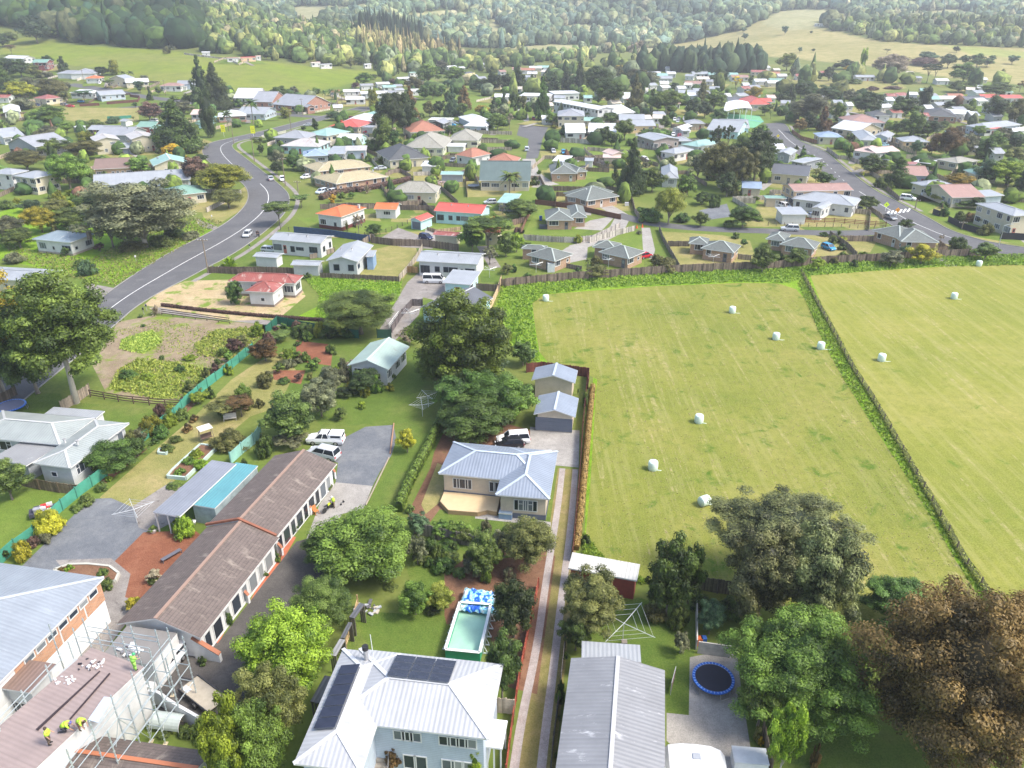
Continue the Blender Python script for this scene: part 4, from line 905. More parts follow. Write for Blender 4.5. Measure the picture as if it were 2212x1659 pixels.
def clothesline(x,y,label,r_=1.9,tile=True,rz=.6,h=2.0):
 g=G(*(px(x,y)if tile else(x,y)));r=thing('rotary_clothesline',label,'clothesline',g,rz,'rotary clotheslines in the gardens');stl=plain((.62,.64,.64),.35,.05,metal=.4)
 m=MB();m.tube([(0,0,-.1),(0,0,h)],.045,stl,6);m.build('pole',r)
 am=MB();am.tube([(0,0,0),(r_,0,.22)],.035,stl,5);ame=am.mesh('arm')
 for k in range(4):o=link('arm',ame,r,(0,0,h-.1),k*math.pi/2)
 ln=MB()
 for q in(.45,.7,.95):
  for k in range(4):
   a,b=k*math.pi/2,(k+1)*math.pi/2;z=h-.1+.22*q;ln.bar((math.cos(a)*r_*q,math.sin(a)*r_*q,z),(math.cos(b)*r_*q,math.sin(b)*r_*q,z),.018,.018,stl)
 ln.build('lines',r);return r
def skinit(o,RD):
 import bmesh
 bm=bmesh.new();bm.from_mesh(o.data);ly=bm.verts.layers.skin.verify()
 for v,q in zip(bm.verts,RD):v[ly].radius=(q,q);v[ly].use_root=v.index==0
 bm.to_mesh(o.data);bm.free();o.modifiers.new('s','SKIN');md=o.modifiers.new('d','SUBSURF');md.levels=1;md.render_levels=1
def person(label,x,y,J,vest,trs,hat=None,face=0.0,tile=True,z=0.0,h=1.75,group=None,skin=(.42,.25,.17),at=None):
 """J: joint positions of the pose in units of height, standing at the origin and facing -Y"""
 g=at if at is not None else G(*(px(x,y)if tile else(x,y)),z);r=thing('person',label,'person',g,face,group)
 S_={k:Vector(v)*h for k,v in J.items()};order=list(S_);ed=[('pel','chest'),('chest','neck'),('neck','head'),('head','crown')]
 for s in 'lr':ed+=[('chest','sh'+s),('sh'+s,'el'+s),('el'+s,'wr'+s),('wr'+s,'ha'+s),('pel','hi'+s),('hi'+s,'kn'+s),('kn'+s,'an'+s),('an'+s,'to'+s)]
 rad=dict(pel=.085,chest=.1,neck=.035,head=.062,crown=.045,sh=.042,el=.028,wr=.02,ha=.02,hi=.06,kn=.036,an=.024,to=.02)
 V=[S_[k]for k in order];E=[(order.index(a),order.index(b))for a,b in ed];RD=[rad.get(k,rad.get(k[:-1],.03))*h for k in order]
 for s in 'lr':
  hv,wv=S_['ha'+s],S_['wr'+s];d=(hv-wv).normalized();sd_=d.cross(Vector((0,0,1)));sd_=sd_.normalized()if sd_.length>.01 else Vector((1,0,0));hi_=order.index('ha'+s)
  for k,(o_,ln)in enumerate(((-.03,.055),(-.01,.07),(.01,.068),(.03,.05))):
   V.append(hv+sd_*o_+d*ln+Vector((0,0,-.02)));E.append((hi_,len(V)-1));RD.append(.010)
  V.append(hv+sd_*-.055+d*.01);E.append((hi_,len(V)-1));RD.append(.011)
 me=bpy.data.meshes.new('body');me.from_pydata([tuple(v)for v in V],E,[]);o=bpy.data.objects.new('body',me);COL.objects.link(o);o.parent=r
 skinit(o,RD);me.materials.append(plain(skin,.6,.05))
 def sleeve(nm,segs,c):
  m=MB();mt=plain(c,.75,.08)
  for(a,b,r0,r1)in segs:m.tube([S_[a],S_[a].lerp(S_[b],.5),S_[b]],[r0*h,(r0+r1)/2*h*1.02,r1*h],mt,10)
  m.build(nm,r,True)
 sleeve('vest',[('pel','chest',.105,.125),('chest','neck',.125,.06)]+[('chest','sh'+s,.075,.055)for s in 'lr']+[('sh'+s,'el'+s,.05,.036)for s in 'lr'],vest)
 sleeve('trousers',[('pel','hi'+s,.1,.075)for s in 'lr']+[('hi'+s,'kn'+s,.075,.048)for s in 'lr']+[('kn'+s,'an'+s,.046,.034)for s in 'lr'],trs)
 m=MB();bt=plain((.03,.025,.02),.7)
 for s in 'lr':m.tube([S_['an'+s]+Vector((0,.02,0)),S_['an'+s]*.4+S_['to'+s]*.6,S_['to'+s]],[.055,.05,.04],bt,8)
 m.build('shoes',r,True)
 m=MB();hc=hat or(.05,.03,.02);hp=S_['head'].lerp(S_['crown'],.75);ax=(S_['crown']-S_['head']).normalized()
 m.tube([hp-ax*.04,hp+ax*.03,hp+ax*.085],[.125,.118,.05],plain(hc,.5,.05),12)
 if hat:m.tube([hp-ax*.045,hp-ax*.03],[.165,.15],plain(hc,.5,.05),12)
 m.build('hat' if hat else 'hair',r,True)
 m=MB();f=-Vector((0,1,0));hd=S_['head'].lerp(S_['crown'],.35);sk_=plain(skin,.6,.05)
 for s in(-1,1):m.tube([hd+Vector((s*.035,-.095,.02)),hd+Vector((s*.035,-.115,.02))],.012,plain((.02,.02,.02)),6)
 m.tube([hd+Vector((0,-.09,.01)),hd+Vector((0,-.135,-.015))],[.012,.018],sk_,6);m.bar(hd+Vector((-.028,-.108,-.05)),hd+Vector((.028,-.108,-.05)),.012,.01,plain((.3,.1,.09)))
 m.build('face',r);return r
STAND=dict(pel=(0,0,.53),chest=(0,0,.72),neck=(0,-.01,.83),head=(0,-.02,.88),crown=(0,-.02,.97),shl=(.11,0,.80),shr=(-.11,0,.80),ell=(.15,-.02,.63),elr=(-.15,-.02,.63),wrl=(.16,-.08,.50),wrr=(-.16,-.08,.50),hal=(.16,-.10,.455),har=(-.16,-.10,.455),hil=(.055,0,.5),hir=(-.055,0,.5),knl=(.07,-.02,.27),knr=(-.07,-.01,.27),anl=(.075,.01,.045),anr=(-.075,.02,.045),tol=(.08,-.10,.02),tor=(-.08,-.09,.02))
def pose(**k):q=dict(STAND);q.update(k);return q
BEND=pose(pel=(0,.05,.50),chest=(0,-.14,.62),neck=(0,-.24,.64),head=(0,-.29,.63),crown=(0,-.37,.60),shl=(.11,-.19,.62),shr=(-.11,-.19,.62),ell=(.13,-.26,.46),elr=(-.13,-.26,.46),wrl=(.10,-.32,.32),wrr=(-.10,-.32,.32),hal=(.09,-.34,.275),har=(-.09,-.34,.275),hil=(.055,.05,.48),hir=(-.055,.05,.48),knl=(.08,-.05,.26),knr=(-.08,-.04,.26))
KNEEL=pose(pel=(0,.06,.27),chest=(0,-.12,.40),neck=(0,-.22,.44),head=(0,-.27,.44),crown=(0,-.35,.43),shl=(.11,-.17,.42),shr=(-.11,-.17,.42),ell=(.14,-.26,.26),elr=(-.14,-.26,.26),wrl=(.10,-.36,.12),wrr=(-.10,-.36,.12),hal=(.09,-.39,.08),har=(-.09,-.39,.08),hil=(.06,.05,.25),hir=(-.06,.05,.25),knl=(.10,-.16,.10),knr=(-.10,-.10,.05),anl=(.10,.02,.045),anr=(-.10,.16,.045),tol=(.1,-.06,.02),tor=(-.10,.24,.02))
HOLD=pose(ell=(.13,-.12,.64),elr=(-.13,-.12,.64),wrl=(.10,-.25,.58),wrr=(-.10,-.25,.56),hal=(.09,-.29,.56),har=(-.09,-.29,.54),chest=(0,-.04,.71),neck=(0,-.07,.82),head=(0,-.10,.87),crown=(0,-.12,.95))
# ------ houses, tile by tile
W_='white'
T(0,0)
H('small house with pale roof at the left edge below the wooded hill','pale roofed house below the wooded hill',[(30,508,205,524,160,490,'ga')],2.8,W_,'white')
H('green roofed house with dark red walls and a balcony on posts','green roofed dark red house',[(272,550,405,549,372,524,'ga')],4.8,'maroon','green')
H('long white house with dark grey hip roof and a garage at its left end','long dark roofed house by the paddock',[(485,642,690,648,720,620,'hip'),(600,640,822,636,800,618,'hip')],2.8,W_,'grey',wins=[(0,.2,2.6,2,.1,'G'),(0,.7,1.6,1,1),((1,0),.75,1.6,1,1)])
H('white house with orange red roof where a white car is parked','orange red roofed house by the paddock',[(733,686,862,684,965,660,'hip')],2.8,W_,'orange')
H('two storey white house with grey gabled roof near two palms','grey gabled house near the palms',[(935,690,1085,694,1075,662,'gc')],4,'cream','lgrey')
H('cream house with pale green white roof beside the palms','pale roofed cream house',[(1085,726,1290,712,1275,684,'ga')],2.8,'cream','white')
H('white bungalow with dull red hip roof and white carport','dull red roofed white bungalow',[(1375,748,1562,752,1590,728,'hip')],3,W_,'pbrown')
H('pale blue house with grey roof below the paddock','pale blue grey roofed house',[(1520,734,1685,736,1670,708,'ga')],3,'bluegrey','grey')
H('small white carport joined to the dull red roofed bungalow','white carport',[(1540,752,1612,752,1600,738,'flat')],2.3,W_,'white',cat='carport',nowin=True)
H('white gabled shed at the far left with a rusty red roof','rusty roofed house at the left edge',[(-60,850,72,850,66,828,'ga')],2.8,W_,'rust')
H('cream house with maroon roof behind a blue black car','maroon roofed cream house',[(285,850,395,868,530,838,'hc')],3,'cream','rust')
H('white house with bright white roof behind a feathery tree','bright white roofed house',[(600,806,800,810,866,786,'hip')],3.2,W_,'white')
H('grey house with pale grey roof behind a dark red wooden fence','grey house by the dark red fence',[(1088,812,865,836,800,812,'ga')],3,'bluegrey','lgrey')
H('tall white gabled house at the left edge beside a blue tarpaulin','tall white gabled house at the left edge',[(183,970,30,980,-110,925,'gc')],4,W_,'white')
H('long low grey roofed shed with dark red walls beside the water tank','long shed beside the water tank',[(750,1122,1000,1126,985,1100,'ga')],2.6,'maroon','lgrey',cat='shed')
H('small white garden shed beside a green windbreak fence','small white garden shed',[(1028,1048,1082,1052,1072,1034,'ga')],2.4,W_,'lgrey',cat='shed',nowin=True)
H('low red brick house with green roof and salmon side roof','green and salmon roofed house',[(1170,1098,1330,1100,1340,1070,'ga'),(1290,1115,1400,1112,1400,1084,'hip')],2.8,'redw','green')
H('wide grey roofed house behind the two cream two storey houses','wide grey roofed house',[(820,1168,1120,1172,1140,1124,'ga')],3.2,'grey','grey',dish=True)
H('two storey cream house with rust streaked white roof, left of the pair','left rust streaked cream house',[(812,1224,1038,1206,1010,1168,'gc')],5.2,'cream','prust',pitch=14,wins=[(0,.7,1.8,.9,3.6),(0,.4,1.0,1.2,.9),(0,.75,1.2,1.8,.2)])
H('grey roofed garage linking the two cream two storey houses','garage between the cream houses',[(1035,1285,1195,1275,1180,1240,'mono')],2.5,'grey','lgrey',cat='garage',wins=[(0,.3,2.4,2,.1,'G')])
H('two storey cream house with rust streaked roof beside the big cedar','right rust streaked cream house',[(1130,1206,1350,1188,1310,1146,'gc')],5.2,'cream','prust',pitch=14,wins=[(0,.3,1.4,1,3.6),(0,.4,1.3,1.8,.2),(0,.62,.5,.6,1.2),(0,.82,.9,2,.1,'D')])
H('white house with pale grey roof and black satellite dish at the left edge','pale grey roofed house at the left edge',[(25,1192,218,1170,170,1128,'ga')],3,W_,'lgrey',dish=True)
H('blue grey house with grey roof and a porch gable at its left end','blue grey house with a porch',[(52,1240,300,1272,388,1198,'gc')],4,'grey','grey')
H('two storey white house with grey roof cut by the left edge','two storey house cut by the left edge',[(-90,1500,100,1512,192,1472,'hip')],5,W_,'lgrey')
H('two storey cream house with grey hip roof and awning windows','two storey cream house with awning windows',[(108,1522,290,1545,495,1496,'hip')],5.2,'cream','lgrey',pitch=14)
H('yellow brick house with brown weathered roof','yellow brick brown roofed house',[(800,1466,1135,1450,1118,1390,'ga')],3,'b:yellow','brown',wins=[(0,.15,1.8,1.1,1),(0,.5,1,2,.1,'D'),(0,.62,.8,.8,1.2),(0,.75,.8,.8,1.2),(0,.92,1.8,1,1)])
H('cream gabled house with aqua green roof','aqua roofed cream house',[(1635,1412,1322,1438,1275,1386,'gc')],3.4,'cream','aqua',cap=(.7,.75,.72),dish=True,wins=[(0,.6,2.4,1,1.1)])
H('long pale blue unit block with light grey roof','long pale blue unit block',[(803,1610,1650,1552,1590,1488,'ga')],3,'bluegrey','lgrey',dish=True)
H('cream house with green roof peeping above the yellowish tree','green roofed house beside the bend',[(1450,1700,1790,1662,1758,1602,'hip')],3,'cream','green')
H('white house with two small dormers in its steep white roof','white house with two dormers',[(2015,852,2230,862,2225,822,'ga')],3,W_,'white',pitch=32)
H('brick house with pale roof beside the two big palms','brick house beside the big palms',[(1880,1012,2130,1002,2080,970,'hip')],3,'b:red','white')
H('small pinkish roofed house behind the dark slim conifer','small pinkish roofed house',[(1640,992,1770,992,1760,964,'ga')],2.8,'grey','pink')
H('small shed with rounded green roof behind the dark slim conifer','green roofed shed',[(1660,1064,1752,1064,1750,1010,'gc')],2.6,'aqua','green',cat='shed',nowin=True)
H('pale grey hip roofed house right of the palms','pale grey hip roofed house',[(2040,985,2290,990,2250,950,'ga')],3,'bluegrey','lgrey')
T(1,0)
H('red brick building with grey roof, left wing','left wing of the brick building',[(-40,886,140,892,160,838,'ga')],3,'b:red','grey',pitch=22)
H('long red brick building with grey roof and brick gable at the street','long red brick building',[(140,904,405,932,440,868,'ga'),(440,928,515,922,500,892,'gc')],3,'b:red','grey',pitch=22)
H('two storey white gabled house beside the cluster of tall palms','two storey white house by the palms',[(590,856,490,868,425,846,'gc')],4.6,W_,'white',pitch=20)
for q in[(755,900,795,'long white flat roofed house below the paddock edge','flat roofed white house'),(905,1145,812,'wide white roofed house beside the pale hedge','wide white roofed house'),(1100,1215,758,'pale green roofed house on the slope below the paddock','pale green roofed house'),(770,945,862,'low white house with terrace behind the yellow egg shaped conifer','low white house with terrace'),(905,1018,742,'grey roofed house nearest the paddock corner','grey roofed house at the paddock corner'),(1045,1160,728,'small white block house with a purple tree beside it','small white block house'),(1230,1340,682,'white roofed house at the tip of the paddock','white roofed house at the paddock tip')]:
 F(q[0],q[1],q[2],'aqua' if 'green' in q[3]else('grey' if q[2]==742 else 'white'),W_,q[3],q[4],ty='ga',dep=9)
F(1332,1400,632,'green',W_,'small white house with green roof among dark conifers','green roofed white cottage')
F(600,1030,1050,'white',W_,'white roofed house behind the red roofed cream house','white roofed house behind the red roof',dep=12)if 0 else H('white roofed house behind the red roofed cream house','white roofed house behind the red roof',[(750,1052,1030,1056,990,1008,'hip')],3,W_,'white')
H('cream house with bright red hip roof and tall red chimneys','red roofed cream house',[(632,1092,886,1102,870,1052,'hip')],3,'cream','red',chim=(.15,.5,.7,1.6,(.45,.08,.05)))
H('carport with grey roof sheltering a red car','carport with the red car',[(886,1100,1010,1104,1000,1085,'flat')],2.6,W_,'lgrey',cat='carport',nowin=True)
H('aqua hip roofed house behind the big dark trees','aqua house behind the dark trees',[(870,1008,1050,1018,1040,972,'hip')],3,'aqua','aqua')
H('cream house with pale aqua hip roof beside the slim round bush','pale aqua hip roofed house',[(430,1158,610,1178,698,1126,'hip')],3,'cream','aqua',chim=(.3,.4,.6,1.3,(.08,.2,.2)))
H('grey hip roofed house with dark chimney near the bend','grey house with dark chimney',[(148,1190,430,1200,400,1152,'hip')],3,'grey','grey',chim=(.3,.4,.7,1.3,(.08,.07,.07)))
H('pale house with rust spotted white roof','rust spotted roofed house',[(212,1262,540,1272,585,1222,'hip')],3,'aqua','prust',chim=(.25,.4,.6,1.2,(.25,.08,.05)))
H('grey house with bright blue hip roof','blue hip roofed grey house',[(625,1345,405,1354,312,1312,'hip')],3,'grey','blue',cap=(.4,.5,.62),chim=(.8,.3,.6,1.2,(.1,.2,.35)))
H('long grey garage with light grey skillion roof beside the blue roof','long grey garage',[(600,1332,765,1332,745,1274,'mono')],2.8,'grey','lgrey',cat='garage')
H('blue grey shed with rust striped roof and wheelie bins','rust striped shed',[(765,1304,955,1300,930,1270,'mono')],3.2,'bluegrey','prust',cat='shed')
H('pale blue shed with white roof behind the rust striped shed','pale blue shed',[(690,1206,890,1212,878,1176,'ga')],2.6,'aqua','white',cat='shed')
H('long brick house with tan tiled hip roofs, the farther of two','farther tan roofed brick house',[(530,1484,1003,1440,890,1394,'hip'),(400,1432,532,1486,640,1424,'hip')],2.7,'b:tan','tan',cap=(.45,.40,.28))
H('long brick house with tan tiled hip roofs, nearer the camera','nearer tan roofed brick house',[(690,1592,1145,1527,1010,1476,'hip'),(488,1535,692,1594,800,1520,'hip')],2.7,'b:tan','tan',cap=(.45,.40,.28),dish=True)
H('cream house with dark slate hip roof and glazed veranda','dark slate roofed cream house',[(1150,1388,1500,1362,1370,1288,'hip')],3,'cream','dark',pitch=26)
H('white roofed carport with trailer beside the slate roofed house','white roofed carport',[(1420,1436,1580,1440,1572,1406,'mono')],2.5,W_,'white',cat='carport',nowin=True)
H('cream green house with mossy grey hip roof','mossy hip roofed house',[(1273,1276,1622,1282,1530,1196,'hip')],3,'mossw','moss',pitch=26)
H('cream house with mossy hip roof behind the white carport','second mossy roofed house',[(1652,1212,1915,1216,1940,1160,'hip')],3,'mossw','moss',pitch=26)
H('white carport over a dark red car','white carport over the dark red car',[(1645,1266,1800,1268,1790,1240,'flat')],2.3,W_,'white',cat='carport',nowin=True)
H('white house with reddish brown tiled pyramid roof','reddish brown pyramid roofed house',[(1720,1340,1866,1364,2033,1330,'hip')],3.2,W_,'rbrown',pitch=28)
H('house with dark brown hip roof behind the slate mansard house','dark brown hip roofed house',[(1985,1402,2240,1412,2230,1362,'hip')],2.8,'cream','rbrown',pitch=24)
H('cream house with steep green slate roof and a small blue dormer','green slate roofed house with a dormer',[(1928,1562,2372,1566,2360,1500,'ga')],3.2,'cream',roofm((.10,.145,.14),'corr',(.17,.20,.19),.03),pitch=40)
H('cream weatherboard house with brown grey hip roof','brown grey hip roofed cream house',[(1175,1662,1560,1668,1560,1612,'hip')],3.2,'cream','moss',pitch=28,chim=(.25,.4,.6,1.2,(.4,.38,.35)))
H('dark shed with flat pale roof left of the dark conifer','dark shed with pale roof',[(1485,1036,1685,1040,1680,1020,'flat')],3.2,'grey','white',cat='shed')
H('small grey gabled shed in front of the dark shed','small grey gabled shed',[(1490,1066,1620,1072,1600,1042,'gc')],2.6,'dark','grey',cat='shed')
H('house with pinkish brown tiled hip roof behind banana plants','pinkish brown hip roofed house',[(1335,1146,1635,1130,1560,1082,'hip')],3,'cream','rbrown',pitch=25)
H('pale blue house with white hip roofs and two parked cars','white hip roofed pale blue house',[(1790,1090,1990,1096,1960,1040,'hip'),(1850,1060,2050,1050,2030,998,'hip')],3,'bluegrey','white')
H('dark garden shelter with hanging grey tarpaulin','shelter with the hanging tarpaulin',[(1592,1510,1790,1512,1782,1496,'mono')],2.4,'p:grey','aqua',cat='shelter',nowin=True)
T(2,0)
H('long two storey white school block with pale roof','long white school block',[(352,878,740,950,828,926,'ga')],6.0,W_,'white',pitch=10)
H('white school classroom block behind the long block','far school classroom block',[(360,812,590,806,585,788,'mono')],4,W_,'white')
H('low white school buildings with joined flat roofs','low flat roofed school buildings',[(60,828,330,834,320,808,'flat')],3.6,W_,'white')
H('white school hall with wide pale gable roof','white school hall',[(745,960,905,985,1010,912,'gc')],4,W_,'white',pitch=12)if 0 else H('white school hall with wide pale gable roof','white school hall',[(900,984,1068,970,1015,912,'ga')],4,W_,'white',pitch=12)
H('white school annex with flat roof beside the school hall','school annex',[(742,966,890,974,880,940,'flat')],3.2,W_,'white')
H('two storey cream house with grey hip roof and garage below','two storey grey hip roofed cream house',[(392,1004,630,1006,600,962,'hip')],5.4,'cream','grey')
H('white cottage with gabled roof behind the grey paling fence','white cottage behind the grey fence',[(462,1150,640,1150,620,1100,'ga')],2.8,W_,'white')
H('square white building with large flat roof','square flat roofed white building',[(655,1142,905,1146,900,1076,'mono')],3.2,W_,'white')
H('long yellow brick unit block with grey roof, nearer row','nearer yellow unit block',[(1030,1092,1246,1088,1238,1056,'ga')],3,'yellow','lgrey')
H('long yellow brick unit block with grey roof, farther row','farther yellow unit block',[(925,1042,1152,1044,1146,1012,'ga')],3,'yellow','lgrey')
H('white gabled cottage with carport beside a red car','white cottage with carport',[(1376,1112,1470,1120,1475,1082,'gc'),(1470,1130,1545,1130,1540,1105,'flat')],2.8,W_,'white')
H('small grey brown cottage with grey hip roof','small grey brown cottage',[(1512,1070,1674,1070,1660,1046,'hip')],2.8,'tan','grey')
H('mauve weatherboard house with shallow pale gable roof','mauve house with shallow roof',[(1072,1170,1225,1216,1368,1176,'ga')],3.8,'mauve','lgrey',pitch=9)
H('white house with pale green hip roof','pale green hip roofed house',[(1465,1250,1610,1272,1735,1228,'hip')],3,W_,'aqua',pitch=20)
H('white house with grey hip roof and pergola','grey hip roofed white house with pergola',[(1405,1332,1592,1300,1530,1268,'hip')],3,W_,'lgrey',pitch=20)
H('small outbuilding with pale roof between two hip roofed houses','pale roofed outbuilding',[(1410,1222,1560,1220,1550,1190,'hip')],2.6,'bluegrey','lgrey')
H('pinkish gabled garage beside the junk yard','pinkish gabled garage',[(865,1340,985,1330,1012,1292,'gc')],3,'beige','pink',cat='garage',nowin=True)
H('long low pinkish shed in front of the gabled garage','low pinkish shed',[(782,1362,942,1366,940,1345,'mono')],2.4,'beige','pink',cat='shed',nowin=True)
H('open carport with white roof in the cluttered yard','carport in the cluttered yard',[(345,1392,480,1398,590,1352,'flat')],2.5,'pale','white',cat='carport',nowin=True)
H('small blue grey garden shed among the yard clutter','blue grey garden shed',[(625,1392,705,1394,700,1378,'mono')],2.3,W_,'lgrey',cat='shed',nowin=True)
BR=dict(h=2.7,wall='b:tan',roof='slate',cap=(.33,.36,.33),pitch=24)
H('brick house with dark slate hip roof and a blue playset beside it','brick house with the playset',[(335,1502,566,1502,500,1428,'hip'),(560,1490,655,1482,570,1415,'hc')],**BR)
H('old grey cottage with steep grey roof half hidden by trees','old grey cottage',[(1290,1540,1440,1545,1380,1450,'hip')],3,'pale','lgrey',pitch=32)
H('pale green flat canopy roof house behind the courts','red hip roofed house beyond the courts',[(2045,905,2240,905,2220,852,'hip')],3,'cream','red',pitch=24)if 0 else H('cream house with bright red hip roof beyond the sports canopy','red hip roofed house beyond the canopy',[(2045,905,2240,905,2220,860,'hip')],3,'cream','red',pitch=24)
H('white house with long pale roofs left of the right hand road','long pale roofed house',[(1675,1125,1960,1145,1975,1085,'ga'),(1800,1105,2055,1110,2020,1065,'ga')],3,'aqua','lgrey')
H('small cream shed with blue grey gabled roof below the tall trees','small cream shed below the trees',[(1985,1626,2160,1634,2150,1588,'ga')],2.6,'cream','blue',cat='shed')
T(3,0)
H('cream weatherboard house with blue roof at the bend','blue roofed cream house',[(655,1190,440,1186,348,1150,'hc')],3,'cream','blue',pitch=18)
H('pale green house with grey green roof behind parked pale cars','grey green roofed house',[(795,1212,970,1218,960,1148,'hip')],3.2,'mossw','lgrey',pitch=22)
H('blue grey gabled house behind the grey green roofed house','blue grey gabled house',[(900,1180,1040,1192,985,1148,'gc')],3,'bluegrey','grey')
H('long white house with pale pink roof','pale pink roofed house',[(725,1300,930,1326,1142,1306,'hc'),(930,1326,1142,1306,1060,1272,'ga')],3,W_,'pink')
H('white two storey house with faded red hip roof','faded red hip roofed house',[(700,1060,1020,1064,990,1018,'hip')],4.6,W_,'pbrown')
H('white hip roofed house with a dark stain on its roof','stained white roofed house',[(640,1075,850,1082,820,1036,'hip')],3,W_,'white')
H('cream bungalow with white roof behind the bare red tree','white roofed bungalow',[(542,1105,780,1140,770,1082,'ga')],3,'tan','white')
H('two storey white house with dark brown roof and red car port','two storey dark roofed house',[(920,1000,1065,1000,1050,972,'hip')],5,W_,'dark')
H('long red brick house with dark roof','long dark roofed red brick house',[(1345,1000,1640,1014,1620,966,'hip')],3,'b:red','dark')
H('very long white roofed building behind the red brick house','very long white building',[(1445,972,1700,990,1690,960,'mono')],3.4,W_,'white')
H('white house with big blue grey roof above the rusty tree','big blue grey roofed house',[(1700,1088,1870,1112,1922,1042,'hc')],3.2,'bluegrey','lgrey')
H('peach house with grey hip roof behind the timber fence','peach grey roofed house',[(1165,1225,1400,1230,1420,1198,'hip')],2.8,'peach','lgrey')
H('cream house with tan hip roof near the right edge','tan hip roofed cream house',[(1500,1372,1650,1412,1828,1394,'hip')],2.8,'beige','brown',pitch=14)if 0 else H('cream house with brown grey hip roof near the right edge','brown grey hip roofed house',[(1830,1390,1640,1414,1497,1372,'hip')],2.8,'beige','moss',pitch=14)
H('beige shed with dark gabled roof behind the dark round tree','beige gabled shed',[(880,1380,965,1430,1078,1400,'hc')],2.8,'beige','dgrey',cat='shed',nowin=True)
H('teal shed with dark red flat roof','teal shed with red roof',[(1190,1422,1325,1424,1320,1402,'flat')],3,'bluegrey','rust',cat='shed')
H('white flat roofed carport beside the teal shed','white flat carport',[(1255,1398,1400,1416,1380,1380,'flat')],2.6,W_,'white',cat='carport',nowin=True)
H('grey house with terracotta roof behind the broad conifer','terracotta roofed house',[(1190,1518,1400,1524,1370,1462,'ga')],3,'bluegrey','pbrown')
H('cream cottage with dark green hip roof','dark green hip roofed cottage',[(1685,1470,1790,1512,1832,1450,'hc')],2.8,'cream','green',pitch=26)
H('white house with blue grey hip roof and brick chimney','white blue grey roofed house',[(1232,1580,1370,1618,1540,1582,'hc')],3,'cream','lgrey',chim=(.8,.5,.6,1.5,(.08,.08,.09)))
H('cream house with mottled dark roof and wooden steps','mottled dark roofed house',[(20,1498,350,1524,370,1462,'ga')],3.2,'cream','dgrey')
H('grey house with pale lean to roofs beside the road','grey house with lean to roofs',[(60,1330,195,1342,250,1300,'gc'),(190,1392,300,1412,250,1345,'mono')],3,'grey','lgrey')
H('small white hall roof above the grey lean to house','small white roofed shed by the road',[(60,1290,155,1290,150,1258,'ga')],3,W_,'white',nowin=True)
H('two storey orange cream unit block with weathered pinkish roof','pinkish roofed unit block',[(225,1655,742,1645,700,1582,'ga')],4.8,'peach','pbrown',pitch=12)
H('long weathered pinkish white roofed house near the right edge','long weathered pinkish roofed house',[(1590,1710,1880,1706,1780,1600,'ga')],3,'cream','pbrown',pitch=14)
H('long white ribbed roof beside the weathered pinkish roof','long ribbed white roof',[(1880,1700,2045,1690,1990,1650,'mono')],3,'bluegrey','lgrey',nowin=True)
H('white house with peach roof behind the rusty tree','small pale hip roofed house',[(1650,1165,1725,1170,1700,1135,'hip')],3,'pale','lgrey')if 0 else None
H('small pale green gabled house right of the rusty tree','small pale green gabled house',[(1645,1172,1730,1172,1715,1134,'gc')],3,'pale','aqua')
H('house with red flat roof under a dark red fence','red flat roofed house',[(1880,1118,2040,1112,2010,1090,'mono')],3,W_,'red')
H('blue white house cut by the right edge','blue white house at the right edge',[(2100,1145,2290,1120,2260,1095,'ga')],3,W_,'white')
T(1,1)
H('white weatherboard house with pale roof above a small garden','large white weatherboard house',[(112,412,562,448,678,382,'ga')],3.6,W_,'lgrey',pitch=14,fr=(.05,.06,.08),vents=2,wins=[(0,.13,1.9,1.2,1.2),(0,.27,.8,2,.4,'D'),(0,.42,.9,1.2,1),(0,.56,1.8,.6,1.5),(0,.82,1.9,1.2,1.2),(1,.3,.8,1.1,1.2),(1,.75,.8,1.1,1.4)])
H('pale grey gabled house with corner porch','pale grey gabled house',[(601,598,880,607,1020,462,'gc')],3.4,'pale','lgrey',pitch=16,fr=(.05,.06,.08),vents=2,wins=[(0,.3,1.1,1.2,1.3),(0,.75,1.1,1.2,1.3),(1,.15,1.2,.8,1.5)])
H('dark blue walled corner porch of the pale grey gabled house','dark blue corner porch',[(945,560,1015,560,1040,508,'flat')],3.1,'p:blue','lgrey',cat='porch',nowin=True,name='porch')
H('long white flat roofed shed left of the gabled house','long white shed',[(-30,558,180,572,215,530,'ga')],2.4,W_,'lgrey',cat='shed',pitch=10,nowin=True)
H('pale green grey shed with rust edged white roof','pale shed with rust edged roof',[(297,632,545,640,592,596,'ga')],2.4,'pale','lgrey',cat='shed',pitch=12,nowin=True)
H('derelict white cottage with flaking red roof','derelict red roofed cottage',[(-92,860,152,872,256,790,'hip'),(-240,772,338,794,415,728,'ha')],3.2,W_,'rust',pitch=24,base=((.2,.16,.13),.5))
H('white house on a maroon base with bright orange hip roof','orange hip roofed house',[(513,190,735,220,992,144,'hip')],3.8,W_,'orange',pitch=18,base=((.12,.03,.025),1.0),chim=(.9,.8,.5,1.2,(.5,.48,.45)))
H('white shed with rusty orange roof beside the orange roofed house','orange roofed shed',[(1016,150,1215,155,1242,108,'ga')],2.6,W_,'orange',cat='shed',wins=[(0,.55,1.8,.9,1.1)])
H('long pale blue house with bright red roof','red roofed pale blue house',[(1533,164,1952,192,2035,124,'ga')],3.4,'aqua','red',pitch=16,fr=(.06,.06,.07),vents=2,wins=[(0,.13,1.7,1.3,1),(0,.34,.9,1,1.2),(0,.5,.9,1,1.2),(0,.63,1.9,.9,1.3),(0,.76,.9,2,.4,'D'),(0,.9,1.8,.8,1.2)])
H('small pale blue garage with bright red gabled roof','red gabled garage',[(1318,240,1426,256,1555,214,'gc')],2.5,'aqua','red',cat='garage',pitch=20,wins=[(0,.52,2.6,2.0,.1,'G')])
